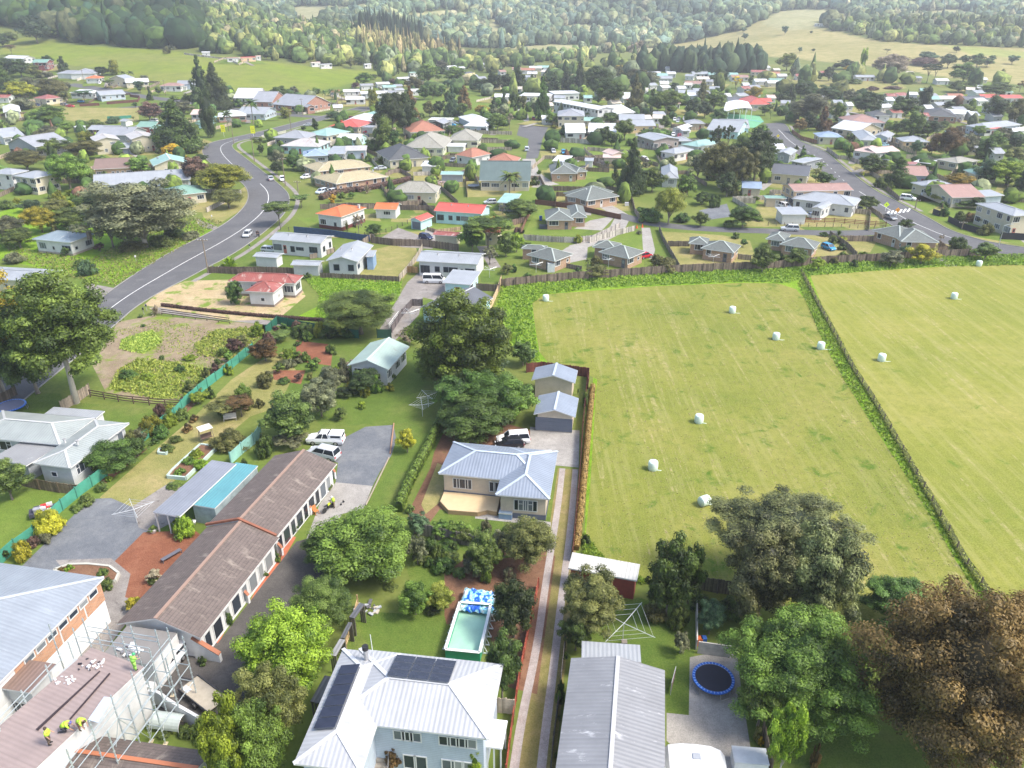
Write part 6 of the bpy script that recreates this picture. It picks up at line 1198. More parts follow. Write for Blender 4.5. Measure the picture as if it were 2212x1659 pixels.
TT([('gum','grey',1260,-110,480,880,dict(label='enormous spreading grey green tree beside the main road',bark='pale',tf=.12)),('gum','grey',980,60,480,330),('weep','olive',1980,-30,140,270),('round','yellow',370,110,350,250),('round','grey',110,200,440,260),('round','olive',500,55,200,210),('round','mid',620,130,320,320),('round','mid',770,120,290,200),('round','deep',820,-10,140,300),('shrub','mid',60,60,145,130),('round','teal',270,60,170,170),('round','mid',180,300,480,260),('shrub','grey',130,510,615,160),('shrub','teal',760,585,720,150),('shrub','mid',700,580,650,130),('spiky','green',640,-20,110,130),('shrub','deep',1500,290,380,200),('shrub','mid',1400,360,470,200),('shrub','olive',1150,420,500,230),('shrub','grey',1650,340,400,180),('spiky','bright',1985,520,680,190,dict(label='banana palm beside the paling fence corner',name='banana_plant')),('column','deep',2035,770,985,165,dict(label='clipped dark egg shaped conifer beside the derelict cottage')),('spiky','tanl',1350,940,1085,170,dict(label='dried banana clump beside the mailbox',name='banana_plant')),('shrub','bright',1980,1480,1580,90),('shrub','deep',1400,1410,1455,60),('shrub','deep',1215,1060,1090,45),('shrub','deep',1238,1140,1170,50),('gum','green',660,705,1950,880,dict(label='big maple with pale limbs beside the main road',bark='pale',tf=.24,base=.5)),('gum','autumn',30,720,1730,680,dict(label='big maple with orange patches at the left edge',bark='pale')),('gum','deep',330,1080,1740,600),('gum','deep',20,1050,1760,400)])
TT([('shrub','deep',1560,1490,1560,110),('shrub','bright',1640,1400,1450,120),('shrub','deep',1110,1530,1610,150),('shrub','bright',1280,1560,1620,130)])
T(1,1)
TT([('flat','mid',205,85,310,270),('flat','mid',395,20,150,180),('round','deep',1018,268,380,135),('column','gold',662,20,100,78),('round','green',735,-5,85,80),('round','green',830,-10,65,65),('sparse','tanl',890,170,375,110),('spiky','olive',788,215,345,80),('fine','mid',910,830,1300,640,dict(label='feathery grey green wattle behind the garden fence',tf=.25,base=.35)),('gum','cyp',1780,865,1680,840,dict(label='massive drooping cypress behind the clotheslines',tf=.02)),('gum','cyp',2040,1010,1560,360),('fine','cyp',1560,1350,1680,280),('round','teal',100+2000,1400,1560,170),('sparse','tanl',1325,1165,1350,230,dict(label='leafless pinkish shrub beside the patched green shed')),('flat','green',2010,210,560,460,dict(label='feathery spreading tree over the red roofed cream house')),('round','deep',1870,240,520,190),('sparse','grey',2020,460,640,160),('round','mid',2160,350,560,160),('flat','mid',180,1195,1310,220),('round','rust',85,1260,1460,230),('shrub','deep',415,1120,1250,190),('shrub','deep',640,1140,1260,170),('shrub','deep',790,1170,1260,110),('shrub','green',450,1195,1285,95),('shrub','green',445,695,750,90),('shrub','olive',80,1550,1680,170),('shrub','grey',285,1440,1520,120),('shrub','grey',360,1430,1480,90),('shrub','mid',320,1370,1420,110),('shrub','mid',520,1430,1475,90),('shrub','mid',655,1310,1395,110),('round','grey',650,1500,1800,230),('spiky','bright',700,1455,1640,200,dict(label='banana plant in front of the patched green shed',name='banana_plant')),('sparse','tanl',850,1440,1600,160),('round','dark',960,1520,1720,270),('shrub','deep',360,1285,1335,70),('shrub','deep',240,1600,1650,110),('round','olive',2170,610,710,100),('sparse','grey',2130,90,200,100)])
T(2,1)
TT([('round','mid',70,50,240,260),('shrub','grey',770,355,395,50),('shrub','ygreen',573,365,450,80),('shrub','grey',1100,330,370,60),('round','olive',730,620,740,200),('palm','mid',650,560,720,90),('shrub','olive',720,545,640,110),('shrub','mid',570,650,720,100),('shrub','olive',1310,555,680,220),('shrub','olive',1240,530,600,90),('shrub','deep',135,700,745,80),('shrub','deep',15,620,700,60),('round','mid',2160,450,690,190),('shrub','deep',1190,130,250,200),('shrub','deep',1470,170,260,140),('round','mid',1625,165,300,130),('round','deep',1990,110,310,230),('shrub','mid',1870,240,300,120),('shrub','deep',1750,20,130,120),('shrub','green',2130,200,250,90),('shrub','deep',1120,130,170,120),('round','deep',1640,0,110,140),('round','deep',1995,400,480,70),('shrub','mid',1930,345,410,70),('shrub','purple',50,300,355,90),('shrub','green',120,430,480,110),('round','bright',40,350,520,110),('round','dark',40,60,180,160),('round','deep',95,1280,1500,200),('round','teal',150,1350,1480,100),('spiky','green',2010,0,70,90),('shrub','mid',2100,30,70,90)])
T(3,1)
TT([('round','mid',848,28,160,150),('round','deep',1180,232,320,115),('shrub','deep',1637,375,492,165),('gum','mid',1870,425,590,210),('round','yellow',1318,440,620,215,dict(label='yellow green round tree against the long paling fence')),('gum','grey',1060,500,640,220),('shrub','teal',1185,460,540,120),('spiky','green',820,500,565,150),('shrub','green',643,512,580,85),('shrub','deep',640,440,510,80),('shrub','mid',560,375,440,100),('spiky','deep',610,310,385,120),('shrub','deep',485,340,390,80),('shrub','ygreen',630,375,430,90),('round','bright',430,565,680,120),('shrub','olive',570,560,630,80),('shrub','deep',740,580,660,80),('round','green',240,480,640,200),('shrub','dark',110,530,620,90),('round','ygreen',1515,0,80,210),('shrub','green',1510,80,135,80),('shrub','green',1610,80,130,80),('shrub','mid',1650,160,250,110),('shrub','rust',1730,170,250,110),('round','olive',1860,160,270,180),('shrub','olive',1880,260,370,130),('round','mid',1700,60,130,200),('shrub','green',1900,20,90,110),('round','deep',1800,40,150,130),('spiky','mid',1950,240,330,110),('shrub','deep',440,40,90,10),('sparse','tanl',1490,360,430,60),('shrub','deep',1520,130,210,90),('shrub','green',1960,210,300,90)])
T(0,2)
TT([('fine','deep',965,470,770,420,dict(label='dark bushy manuka beside the sprawling pale house',tf=.05)),('round','deep',1190,460,620,200),('gum','mid',110,660,1000,330),('flat','olive',1960,110,340,330,dict(tf=.35)),('flat','rust',2090,100,320,260),('shrub','yellow',432,1090,1290,250,dict(label='rounded hibiscus covered in yellow flowers')),('shrub','yellow',208,1350,1510,170),('shrub','grey',395,1290,1375,110),('shrub','purple',300,1310,1400,120),('shrub','mid',665,1040,1095,110),('shrub','mid',750,950,1040,130),('shrub','bright',943,790,850,60),('shrub','mid',880,850,920,130),('shrub','deep',1395,345,460,130),('shrub','bright',1480,250,360,140),('shrub','mid',1580,200,300,120),('round','bright',1715,60,170,150),('shrub','mid',1820,20,120,100),('shrub','rust',1680,260,320,100),('shrub','rust',1620,340,410,100),('shrub','mid',1520,440,500,110),('shrub','mid',1450,510,580,110),('shrub','green',2105,0,115,160),('shrub','mid',1500,860,900,130),('shrub','deep',1330,470,520,100),('shrub','bright',600,1560,1620,90),('shrub','rust',530,1580,1640,70),('shrub','mid',900,1590,1660,110),('gum','tanl',1345,1590,1700,120),('shrub','mid',30,1560,1640,60),('round','deep',60,1420,1530,60),('shrub','olive',1700,940,1000,20),('shrub','deep',2110,640,720,60),('sparse','mid',1740,560,590,20)])
T(1,2)
TT([('gum','mid',300,70,490,460,dict(label='broad uneven tree at the end of the tiled motel wing',tf=.12)),('round','grey',570,-60,280,280),('sparse','grey',300,390,600,330),('shrub','deep',85,415,620,160),('round','dark',780,20,110,170),('gum','mid',735,190,310,120),('shrub','bright',913,150,225,80),('round','yellow',1310,380,590,150,dict(label='small yellow leaved tree on the lawn beside the gravel')),('round','deep',1890,60,480,600,dict(label='big glossy dark tree behind the parked white cars',tf=.04)),('round','green',2210,-40,330,420),('round','deep',2010,-130,280,520),('gum','deep',1760,-120,290,420),('round','green',960,1050,1690,820,dict(label='big glossy round tree in front of the tiled motel',tf=.05)),('fine','deep',560,1280,1560,270),('gum','teal',1400,1110,1290,200),('gum','green',1600,1160,1320,190),('gum','green',1760,1170,1340,180),('gum','mid',1970,1260,1659,320),('sparse','mid',1690,1440,1570,190),('shrub','deep',1510,1500,1580,110),('shrub','deep',1650,1350,1440,230),('gum','grey',2140,1250,1500,180),('shrub','deep',1630,1500,1620,220),('round','grey',1400,1300,1560,150),('shrub','mid',620,845,915,90),('spiky','mid',565,940,1000,70),('palm','olive',490,965,1070,110),('spiky','mid',420,1110,1190,90),('spiky','deep',655,750,850,70),('shrub','mid',180,1440,1530,90),('spiky','green',235,1360,1420,60),('shrub','mid',65,1580,1659,100),('shrub','mid',1330,1040,1110,90),('round','grey',1880,1480,1659,180),('shrub','mid',1760,1590,1659,150)])
T(2,2)
TT([('fine','olive',130,1150,1690,440,dict(label='feathery wattle leaning over the wheel track',tf=.2)),('gum','deep',1330,1340,2020,420,dict(label='dark green tree at the bottom edge of the paddock',tf=.06)),('round','deep',1520,1400,1900,200),('gum','pohu',2280,860,2060,1200,dict(label='giant pohutukawa with bare forked limbs at the paddock edge',tf=.42,base=.45,bark='dark')),('gum','pohu',2100,1250,2100,640),('gum','pohu',2560,1200,2150,700),('round','mid',570,30,100,20),('shrub','deep',640,1300,1380,90),('shrub','mid',630,60,200,50),('round','olive',600,1560,1800,20)])
T(3,2)
TT([('palm','dark',680,1560,1900,200,dict(label='dark cabbage tree between the pohutukawa and the rusty tree')),('gum','deep',1080,1640,2080,560)])
T(0,3)
TT([('round','yellow',1165,180,300,140),('shrub','deep',1960,290,420,110),('shrub','deep',1750,690,760,90),('shrub','mid',1330,0,60,130),('spiky','green',1740,1240,1480,170),('shrub','mid',1620,1290,1380,180),('shrub','mid',1420,1320,1385,140),('shrub','bright',1310,1300,1345,80),('shrub','mid',930,20,110,130)])
T(1,3)
TT([('fine','mid',590,0,470,470,dict(label='tall grey green wattle between the courtyard and the lawn')),('round','bright',300,260,1000,720,dict(label='large bright leaved catalpa beside the courtyard',tf=.04)),('gum','olive',190,780,1480,560,dict(label='bronzy tree below the bright catalpa')),('round','green',30,1100,1800,560,dict(label='glossy dark tree with bright tips at the bottom edge',tf=.03)),('gum','bright',-190,1110,1900,400,dict(label='yellow tipped shrubby tree above the cabbage tree')),('round','green',1380,50,330,270),('gum','lime',1590,60,290,260),('shrub','dark',1520,260,330,110),('round','dark',2230,40,530,370,dict(label='round dark olive tree beside the blue tarpaulin')),('gum','deep',2130,520,1080,340),('spiky','purple',1525,1415,1690,150,dict(label='purple leaved cordyline in front of the pale blue house')),('column','bright',1905,1490,1800,150),('shrub','ygreen',1430,1550,1680,130),('gum','rust',1190,1470,1690,150),('shrub','mid',1680,1610,1690,130),('shrub','mid',840,380,470,80),('shrub','mid',1160,60,110,120),('sparse','mid',720,600,700,60)])
T(2,3)
TT([('gum','olive',670,-60,480,560,dict(label='yellowish feathery tree beside the maroon shed')),('gum','deep',550,350,640,270),('round','grey',100,50,520,270)if 0 else('shrub','mid',470,660,730,70),('shrub','mid',1440,240,440,190),('gum','grey',1450,480,670,140),('gum','teal',1700,200,500,240),('shrub','deep',1620,150,280,200),('shrub','deep',1870,190,340,220),('shrub','olive',1230,230,380,220),('gum','green',2440,240,1300,1210,dict(label='big glossy green tree beside the patio',tf=.03)),('gum','green',2120,800,1300,420),('gum','bright',2300,1100,1750,300,dict(label='bright green young tree in the bottom right',bark='pale')),('shrub','olive',2110,1300,1420,90),('shrub','gold',2145,1390,1475,60),('spiky','mid',410,1190,1260,60),('shrub','deep',420,900,1100,90),('spiky','deep',380,1500,1590,60),('sparse','tanl',1400,420,480,50),('spiky','mid',470,660,730,60)])
T(3,3)
TT([('round','rust',1490,95,1650,1500,dict(label='enormous rusty brown tree in the bottom right corner',tf=.03)),('gum','rust',1950,300,1500,800),('shrub','rust',390,1450,1659,100)])
# ------ far woods: one object each, too many crowns to count
def ico(sub):
 import bmesh as _b
 bm=_b.new();_b.ops.create_icosphere(bm,subdivisions=sub,radius=1);V=np.array([v.co[:]for v in bm.verts]);Fc=np.array([[v.index for v in f.verts]for f in bm.faces]);bm.free();return V,Fc
IV,IF=ico(2)
def far_tint_mat():
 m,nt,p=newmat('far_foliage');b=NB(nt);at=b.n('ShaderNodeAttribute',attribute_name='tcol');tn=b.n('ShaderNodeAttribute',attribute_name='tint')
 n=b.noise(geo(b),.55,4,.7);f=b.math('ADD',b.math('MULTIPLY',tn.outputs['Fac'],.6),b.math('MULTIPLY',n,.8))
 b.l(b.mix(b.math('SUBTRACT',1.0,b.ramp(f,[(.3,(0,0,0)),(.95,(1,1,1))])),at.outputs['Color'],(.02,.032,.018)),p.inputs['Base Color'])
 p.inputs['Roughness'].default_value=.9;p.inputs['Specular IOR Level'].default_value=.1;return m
FM=far_tint_mat()
def wood(name,label,pts,rad,hgt,cols,seed=1,cone=.25,quadsn=0):
 """pts (n,2); a lumpy crown for every point, all in one mesh"""
 r_=np.random.default_rng(seed);n=len(pts);nv=len(IV);z=terr(pts[:,0],pts[:,1]);c0=np.array([pts[:,0].mean(),pts[:,1].mean(),0])
 V=np.repeat(IV[None],n,0);jit=1+r_.uniform(-.24,.24,(n,nv,1));V=V*jit
 a=r_.uniform(0,6.28,n);ca,sa=np.cos(a)[:,None],np.sin(a)[:,None];x=V[...,0]*ca-V[...,1]*sa;y=V[...,0]*sa+V[...,1]*ca;zz=V[...,2]
 R_=rad*r_.uniform(.65,1.35,n);H_=hgt*r_.uniform(.7,1.3,n);iscone=(r_.uniform(0,1,n)<cone)
 tp=np.where(iscone[:,None],1-.42*(zz+1),1.0);R_=np.where(iscone,R_*.75,R_);H_=np.where(iscone,H_*1.25,H_)
 P=np.stack([pts[:,0][:,None]+x*tp*R_[:,None],pts[:,1][:,None]+y*tp*R_[:,None],z[:,None]+(zz*.55+.45)*H_[:,None]],-1)-c0
 Fc=(IF[None]+(np.arange(n)*nv)[:,None,None]).reshape(-1,3);ci=r_.choice(len(cols),n,p=np.array([c[1]for c in cols])/sum(c[1]for c in cols));base=np.array([c[0]for c in cols])[ci]*r_.uniform(.75,1.25,(n,1))*(1+.28*nz(pts,120.0)[:,None])
 tint=r_.uniform(0,1,len(Fc));me=np_mesh(name,P.reshape(-1,3),Fc,tint,[FM]);tc=me.attributes.new('tcol','FLOAT_COLOR','FACE');cc=np.repeat(base,len(IF),0)
 if len(me.polygons)==len(cc):tc.data.foreach_set('color',np.concatenate([cc,np.ones((len(cc),1))],1).astype(np.float32).ravel())
 o=link(name,me,None,tuple(c0));o['kind']='stuff';o['label']=label;o['category']='woodland';return o
def grid(x0,x1,y0,y1,s,seed):
 r_=np.random.default_rng(seed);X,Y=np.meshgrid(np.arange(x0,x1,s),np.arange(y0,y1,s));p=np.stack([X.ravel(),Y.ravel()],1);return p+r_.uniform(-.48,.48,p.shape)*s
def uv_of(p):
 z=terr(p[:,0],p[:,1]);dz=z-HCAM;dep=p[:,1]*cp-dz*sp_;return CU+FPX*p[:,0]/dep,CV-FPX*(p[:,1]*sp_+dz*cp)/dep
def outside_view(u,v):return(u>-160)&(u<2380)&(v>-120)
FREE=[a[3]for a in ANCH];FX=np.array([[p.x,p.y]for p in FREE])
def clear(p,d=11):
 k=np.ones(len(p),bool)
 for q in FX[FX[:,1]>330]:k&=((p[:,0]-q[0])**2+(p[:,1]-q[1])**2)>d*d
 return k
def nz(p,s,o=0):return np.sin(p[:,0]/s+o)*np.cos(p[:,1]/(s*1.3)+o*2)+.6*np.sin(p[:,0]/(s*.43)+p[:,1]/(s*.6)+o)
p=grid(-1250,1250,1060,1900,12.0,1);u,v=uv_of(p);k=outside_view(u,v)&(v<105)
for P_ in[TAN,GRN]+PALE:k&=~inpoly(u,v,P_)&~inpoly(u,v-6,P_)
k&=~inpoly(u,v-14,TAN)
p=p[k];wood('hill_forest','hazy bluish forest covering the far hills',p,7.8,15,[((.19,.25,.13),5),((.13,.19,.12),4),((.32,.34,.17),2.8),((.42,.40,.24),1),((.15,.22,.17),3)],2,.12)  # distance haze also put into the crown colours, lightened and bluish
KN=[(-200,-40),(440,-60),(440,106),(350,106),(300,104),(230,101),(150,93),(110,85),(60,62),(0,60),(-200,75)]
p=grid(-560,-150,560,960,10.0,3);u,v=uv_of(p);k=inpoly(u,v+2,KN)&(u<425);p=p[k]
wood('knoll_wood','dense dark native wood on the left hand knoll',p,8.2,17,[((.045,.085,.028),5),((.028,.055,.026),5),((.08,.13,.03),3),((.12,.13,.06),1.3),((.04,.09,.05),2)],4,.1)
p=grid(-420,900,520,1080,11.5,5);u,v=uv_of(p);k=outside_view(u,v)&clear(p,12)&~inpoly(u,v,PADDOCK)&~inpoly(u,v+4,PADDOCK)&~inpoly(u,v-12,PADDOCK)&~inpoly(u,v-16,TAN)&~inpoly(u,v-7,TAN)&~inpoly(u,v,TAN)&~inpoly(u,v,GRN)&(u>425)
for P_ in PALE:k&=~inpoly(u,v,P_)
dens=np.where(v<112,1.0,np.where(u<900,.95,np.where((u<1450),.50,.42)));dens=np.where(inpoly(u,v,SCRUB)&(u>1100),.22,dens);k&=(nz(p,31)*.35+.5+np.random.default_rng(6).uniform(-.35,.35,len(p)))<dens*np.where((v>116)&(u>900),.62,1.0)
p=p[k];u,v=uv_of(p);pop=(u>770)&(u<1120)&(v>84)&(v<124)
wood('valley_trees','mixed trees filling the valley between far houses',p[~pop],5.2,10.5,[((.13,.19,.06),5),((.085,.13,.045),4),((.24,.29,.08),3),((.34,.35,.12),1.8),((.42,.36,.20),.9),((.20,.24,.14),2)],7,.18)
pp=grid(-150,20,640,860,6.5,8);u,v=uv_of(pp);kk=inpoly(u,v,[(775,96),(880,96),(1000,104),(1110,104),(1110,124),(1000,128),(870,132),(780,122)]);
wood('poplar_stand','stand of pale yellow autumn poplars in the valley',pp[kk],3.0,15,[((.38,.33,.14),3),((.30,.30,.12),3),((.42,.33,.17),2)],9,.6)
pp=grid(-230,40,800,1050,8,10);u,v=uv_of(pp);kk=inpoly(u,v,[(780,50),(960,56),(965,92),(880,92),(780,80)])
wood('pine_block','dark block of pines behind the poplars',pp[kk],4.2,20,[((.035,.06,.035),3),((.05,.075,.04),2)],11,.7)
pp=grid(20,480,560,760,7.5,12);u,v=uv_of(pp);kk=inpoly(u,v,[(1375,138),(1560,140),(1640,150),(1650,158),(1540,160),(1385,152)])
wood('shelter_belt','dark tall shelter belt below the tan hill',pp[kk],5,17,[((.05,.08,.045),3),((.035,.06,.04),3),((.08,.11,.05),1)],13,.1)
p=grid(-420,420,235,560,9.5,15);u,v=uv_of(p);r5=np.random.default_rng(16)
TX=np.array([[t['p'].x,t['p'].y]for t in TREES]);k=outside_view(u,v)&clear(p,10)&~inpoly(u,v,PADDOCK)&~inpoly(u,v,SCRUB)
RDP=np.array([[q.x,q.y]for q in LA+LB+cm+LA2+LB2+cm2])
for q in RDP:k&=((p[:,0]-q[0])**2+(p[:,1]-q[1])**2)>56
for q in TX:k&=((p[:,0]-q[0])**2+(p[:,1]-q[1])**2)>16
for P_ in([(1110,260),(1190,260),(1180,350),(1110,350)],[(1300,460),(2212,480),(2212,520),(1300,505)],[(890,200),(1075,200),(1075,245),(890,245)],[(1530,240),(1665,240),(1665,285),(1530,285)],[(90,225),(330,225),(330,275),(90,275)],[(0,120),(340,180),(640,250),(600,262),(300,225),(0,200)]):k&=~inpoly(u,v,P_)
k&=r5.uniform(0,1,len(p))<np.where(u>1500,.46,.36);p=p[k]
wood('garden_trees','small bushes and garden trees between the middle distance houses',p,2.7,4.6,[((.10,.17,.04),5),((.06,.11,.035),4),((.20,.28,.05),2.5),((.18,.09,.06),.5),((.25,.28,.15),1)],17,.15)
# ------ thick planting of the left gardens
rr=random.Random(77)
for(x0,y0,x1,y1,n)in[(590,715,760,730,9),(560,745,700,830,16),(480,870,560,900,5),(690,800,760,870,9),(230,1030,400,870,14),(400,860,560,715,14),(760,800,850,850,7),(990,1150,1160,1180,6),(1000,1200,1140,1300,9),(880,1190,990,1260,5),(20,430,230,470,8),(60,500,230,560,5),(220,390,330,420,6)]:
 for k in range(n):
  t_=(k+rr.random()*.8)/n;x=x0+(x1-x0)*t_+rr.uniform(-14,14);y=(y0+(y1-y0)*t_ if(x1-x0)*(y1-y0)<0 else rr.uniform(min(y0,y1),max(y0,y1)))+rr.uniform(-6,6)
  if y>1000 and x>880 and 1265<y and x>990:y=min(y,1260)
  w=rr.uniform(13,30)*(.6+y/1600);tree(rr.choice(['shrub','shrub','shrub','gum','round']),rr.choice(['mid','green','deep','bright','olive','grey','green','ygreen','purple']),x,y-w*rr.uniform(.8,1.3),y,w,tile=False)
# ------ paddock: bales, fences, hedges
def bale(x,y,label,tail=0.6,lean=0,rz=0.0,r=.64,h=1.25):
 g=G(*px(x,y));g.y+=.55;o=thing('hay_bale',label,'hay bale',g,rz,'wrapped hay bales on the paddock');wr=plain((.62,.74,.66),.35,.05,1.5)
 m=MB();pr=[(.0,r*.90),(.08,r*.98),(h*.5,r*1.03),(h-.1,r*.97),(h,r*.86)]
 if lean:m.tube([(a-h/2,0,r)for a,b in pr],[b for a,b in pr],wr,20)
 else:m.tube([(0,0,a)for a,b in pr],[b for a,b in pr],wr,20)
 m.build('wrap',o,True);m=MB();m.tube([(r*.7,-.2,.04),(r+.25,-.35,.03),(r+.25+tail,-.3,.03)],[.07,.06,.03],wr,5);m.build('loose_tail',o)
T(2,1);bale(293,948,'wrapped bale in the far left corner of the mown paddock beside the long grass');bale(1908,1052,'wrapped bale nearest the rounded far right corner of the left paddock')
T(3,1);bale(75,1284,'left one of the two middle wrapped bales that sit close together');bale(463,1366,'wrapped bale just left of the paddock dividing fence',.9);bale(990,1470,'wrapped bale just right of the paddock dividing fence');bale(1616,930,'lone wrapped bale in the upper part of the right hand paddock');bale(1830,646,'wrapped bale against the long grass at the top of the right paddock',.9,0,2.6)
T(2,2);bale(1620,348,'wrapped bale in the middle of the left paddock below the close pair',.2);bale(1222,757,'wrapped bale in the left paddock straight up from the maroon sheds',.2);bale(1668,1068,'wrapped bale partly hidden by the giant pohutukawa',.2,1,.5)
T(3,1)
fence('post and wire fence running between the two mown paddocks',[(285,700),(400,930),(560,1220),(740,1560),(870,1750),(1050,2060),(1220,2360),(1330,2550),(1450,2760),(1560,2960),(1690,3210),(1800,3340),(1890,3500),(2120,3760),(2300,3950)],1.15,'wire',(.16,.13,.10),gap=3.0)
hedge('ridge of uncut grass banked along the dividing wire fence',[(300,705),(415,930),(575,1220),(755,1560),(885,1750),(1065,2060),(1235,2360),(1345,2550),(1465,2760),(1575,2960),(1705,3210),(1815,3340),(1905,3500),(2135,3760)],.9,.38,'lime',name='tall_grass',dens=.7)
T(2,1)
fence('long weathered paling fence along the top of the paddocks',[(-60,818),(400,772),(870,738),(1440,698),(2110,668),(2212,672),(2712,620),(3212,596),(3640,570),(4182,548)],1.9,'paling',(.17,.13,.10))
T(3,1);fence('short wire fence continuing right of the long paling fence',[(1975,548),(2212,585),(2350,600)],1.1,'wire',(.16,.13,.10))
def tufts(name,label,poly,n,s,cols,lift=.02,seed=1):
 r_=np.random.default_rng(seed);P=[G(*q)for q in poly];xs=[p.x for p in P];ys_=[p.y for p in P];pts=np.stack([r_.uniform(min(xs),max(xs),n*4),r_.uniform(min(ys_),max(ys_),n*4)],1)
 k=inpoly(pts[:,0],pts[:,1],[(p.x,p.y)for p in P]);pts=pts[k][:n];m_=len(pts);cl=(np.sin(pts[:,0]*1.1)+np.sin(pts[:,1]*.9+pts[:,0]*.4))*.25+.6
 nn=sph(m_,r_);nn[:,2]=np.abs(nn[:,2])*.6+.2;nn[:,1]-=.4;nn/=np.linalg.norm(nn,axis=1)[:,None];c=np.concatenate([pts,np.full((m_,1),0.0)],1);c[:,2]=r_.uniform(.3,1,m_)*s*1.0*cl+lift;c0=c.mean(0);c0[2]=0
 V=quads(c-c0,nn,s,.35,r_,.2).reshape(-1,3);Fq=np.arange(len(V)).reshape(-1,4);me=np_mesh(name,V,Fq,np.clip(r_.normal(.5,.3,m_),0,1),[leafm(*cols)])
 o=link(name,me,None,tuple(c0));o['kind']='stuff';o['label']=label;o['category']='grass';return o
LG=((.07,.17,.008),(.27,.38,.035))
tufts('long_grass','lush uncut grass below the long paling fence',[(1090,606),(1300,596),(1500,586),(1745,566),(1900,558),(2300,546),(2300,572),(2000,577),(1755,596),(1700,612),(1600,609),(1300,622),(1180,636),(1150,655),(1155,720),(1165,780),(1140,790),(1070,720),(1062,690)],20000,.42,LG,seed=2)
tufts('long_grass','lush uncut grass strip along the dividing fence',[(1735,600),(1760,650),(1844,805),(1955,985),(2050,1155),(2110,1250),(2190,1360),(2150,1370),(2064,1210),(1942,1004),(1822,818),(1776,735),(1738,645),(1722,612)],7000,.3,LG,seed=3)
tufts('long_grass','long grass in the lower left corner of the paddock',[(1262,1150),(1290,1190),(1340,1236),(1420,1262),(1300,1262),(1255,1240)],2600,.3,LG,seed=4)
tufts('long_grass','long grass on the vacant section around the derelict cottage',[(655,600),(870,600),(862,645),(780,680),(680,690),(690,640)],5200,.32,LG,seed=5)
tufts('rough_grass','rough grass on the bank beside the main road',[(0,530),(200,560),(300,500),(420,470),(480,480),(400,530),(300,588),(250,618),(100,590)],6000,.35,((.06,.12,.015),(.30,.28,.08)),seed=6)
tufts('weeds','thin green and yellow weeds over the cleared lot',[(250,715),(350,690),(470,715),(560,705),(575,720),(480,790),(400,850),(250,845),(300,790),(400,770),(330,760)],2600,.22,((.08,.15,.02),(.36,.40,.07)),seed=7)
tufts('weeds','yellow green weed patches on the cleared lot',[(262,735),(330,715),(350,740),(310,765),(258,755)],1900,.35,((.10,.19,.02),(.44,.50,.09)),seed=21)
tufts('weeds','larger weed patch at the right of the cleared lot',[(420,745),(470,712),(560,708),(570,722),(500,775),(430,770)],2400,.35,((.10,.19,.02),(.44,.50,.09)),seed=22)
tufts('weeds','dense weed patch at the bottom of the cleared lot',[(255,800),(300,775),(420,790),(460,800),(400,862),(330,862),(235,840)],3600,.4,((.10,.20,.02),(.44,.52,.09)),seed=23)
tufts('paddock_grass','scattered dry grass clumps over the mown paddock',[(1170,660),(1700,620),(1960,1000),(2120,1290),(1560,1290),(1300,1200),(1280,800)],9000,.11,((.26,.24,.08),(.48,.40,.25)),seed=8)
hedge('orange brown dried creeper strip along the track fence',[(715,-10),(690,200),(655,600),(640,900),(605,1150),(560,1430)]if 0 else[(2910-2212+2212-2212,0)]*2,.8,.9,'autumn')if 0 else None
T(2,2)
hedge('orange dried creeper strip along the paddock side of the track fence',[(700,30),(668,330),(640,640),(615,900),(590,1150),(555,1440)],.8,.75,'straw',name='dry_creeper')
fence('dark red paling fence between the wheel track and the paddock',[(652,-40),(610,400),(578,900),(520,1530)],1.5,'paling',(.11,.03,.02))
T(2,1);fence('dark red slatted fence behind the cream shed',[(125,1560),(260,1545),(560,1585),(665,1600),(655,1700)],1.7,'paling',(.16,.05,.035))
T(1,3);fence('red brown fence on the house side of the wheel track',[(2440,100),(2350,520),(2275,900),(2215,1300),(2160,1720)],1.3,'paling',(.30,.06,.03))
T(2,3);fence('dark low fence along the right side of the lower wheel track',[(455,610),(415,1000),(350,1500),(335,1700)],1.4,'paling',(.10,.09,.08))
T(1,2);hedge('long clipped hedge between the lawn and the blue roofed house',[(1668,150),(1600,330),(1500,560),(1400,740),(1300,930),(1235,1110)],1.1,1.6,'green')
fence('grey weathered fence behind the young trees',[(1370,1290),(1600,1350),(1840,1400),(2110,1480)],1.7,'paling',(.20,.18,.15))
T(0,2)
GS=(.06,.27,.19)
fence('green windbreak cloth fence beside the left gravel drive',[(0,1570),(130,1450),(350,1290),(500,1130),(700,960),(850,850),(930,790)],1.6,'sheet',GS,cat='fence')
fence('green windbreak cloth fence beside the long flower border',[(1240,500),(1350,410),(1500,300),(1600,190),(1720,90),(1860,-20),(2000,-130),(2190,-290)],1.6,'sheet',GS)
fence('aqua corrugated fence behind the shade house',[(2000,690),(2110,590),(2212,510),(2260,440)],1.8,'sheet',(.25,.48,.42))
fence('weathered paling fence behind the maple',[(540,235),(700,140),(785,80)],1.7,'paling',(.30,.24,.18));fence('dark rail fence at the bottom of the weedy lot',[(785,110),(1080,160),(1380,190),(1580,200)],1.2,'rail',(.14,.09,.06))
fence('low dark timber fence below the sprawling pale house',[(190,880),(420,925),(690,960)],1.5,'paling',(.16,.12,.07));fence('dark fence at the far left behind the blue trampoline',[(0,165),(80,130),(150,90)],1.5,'paling',(.10,.08,.06))
T(1,1)
fence('dark green cloth fence behind the flower garden',[(90,1230),(190,1140),(320,1170),(560,1215),(890,1265)],1.7,'sheet',(.02,.12,.08));fence('small dark green gate panel beside the patched green shed',[(1050,1262),(1170,1265)],1.9,'sheet',(.03,.10,.07),name='gate')
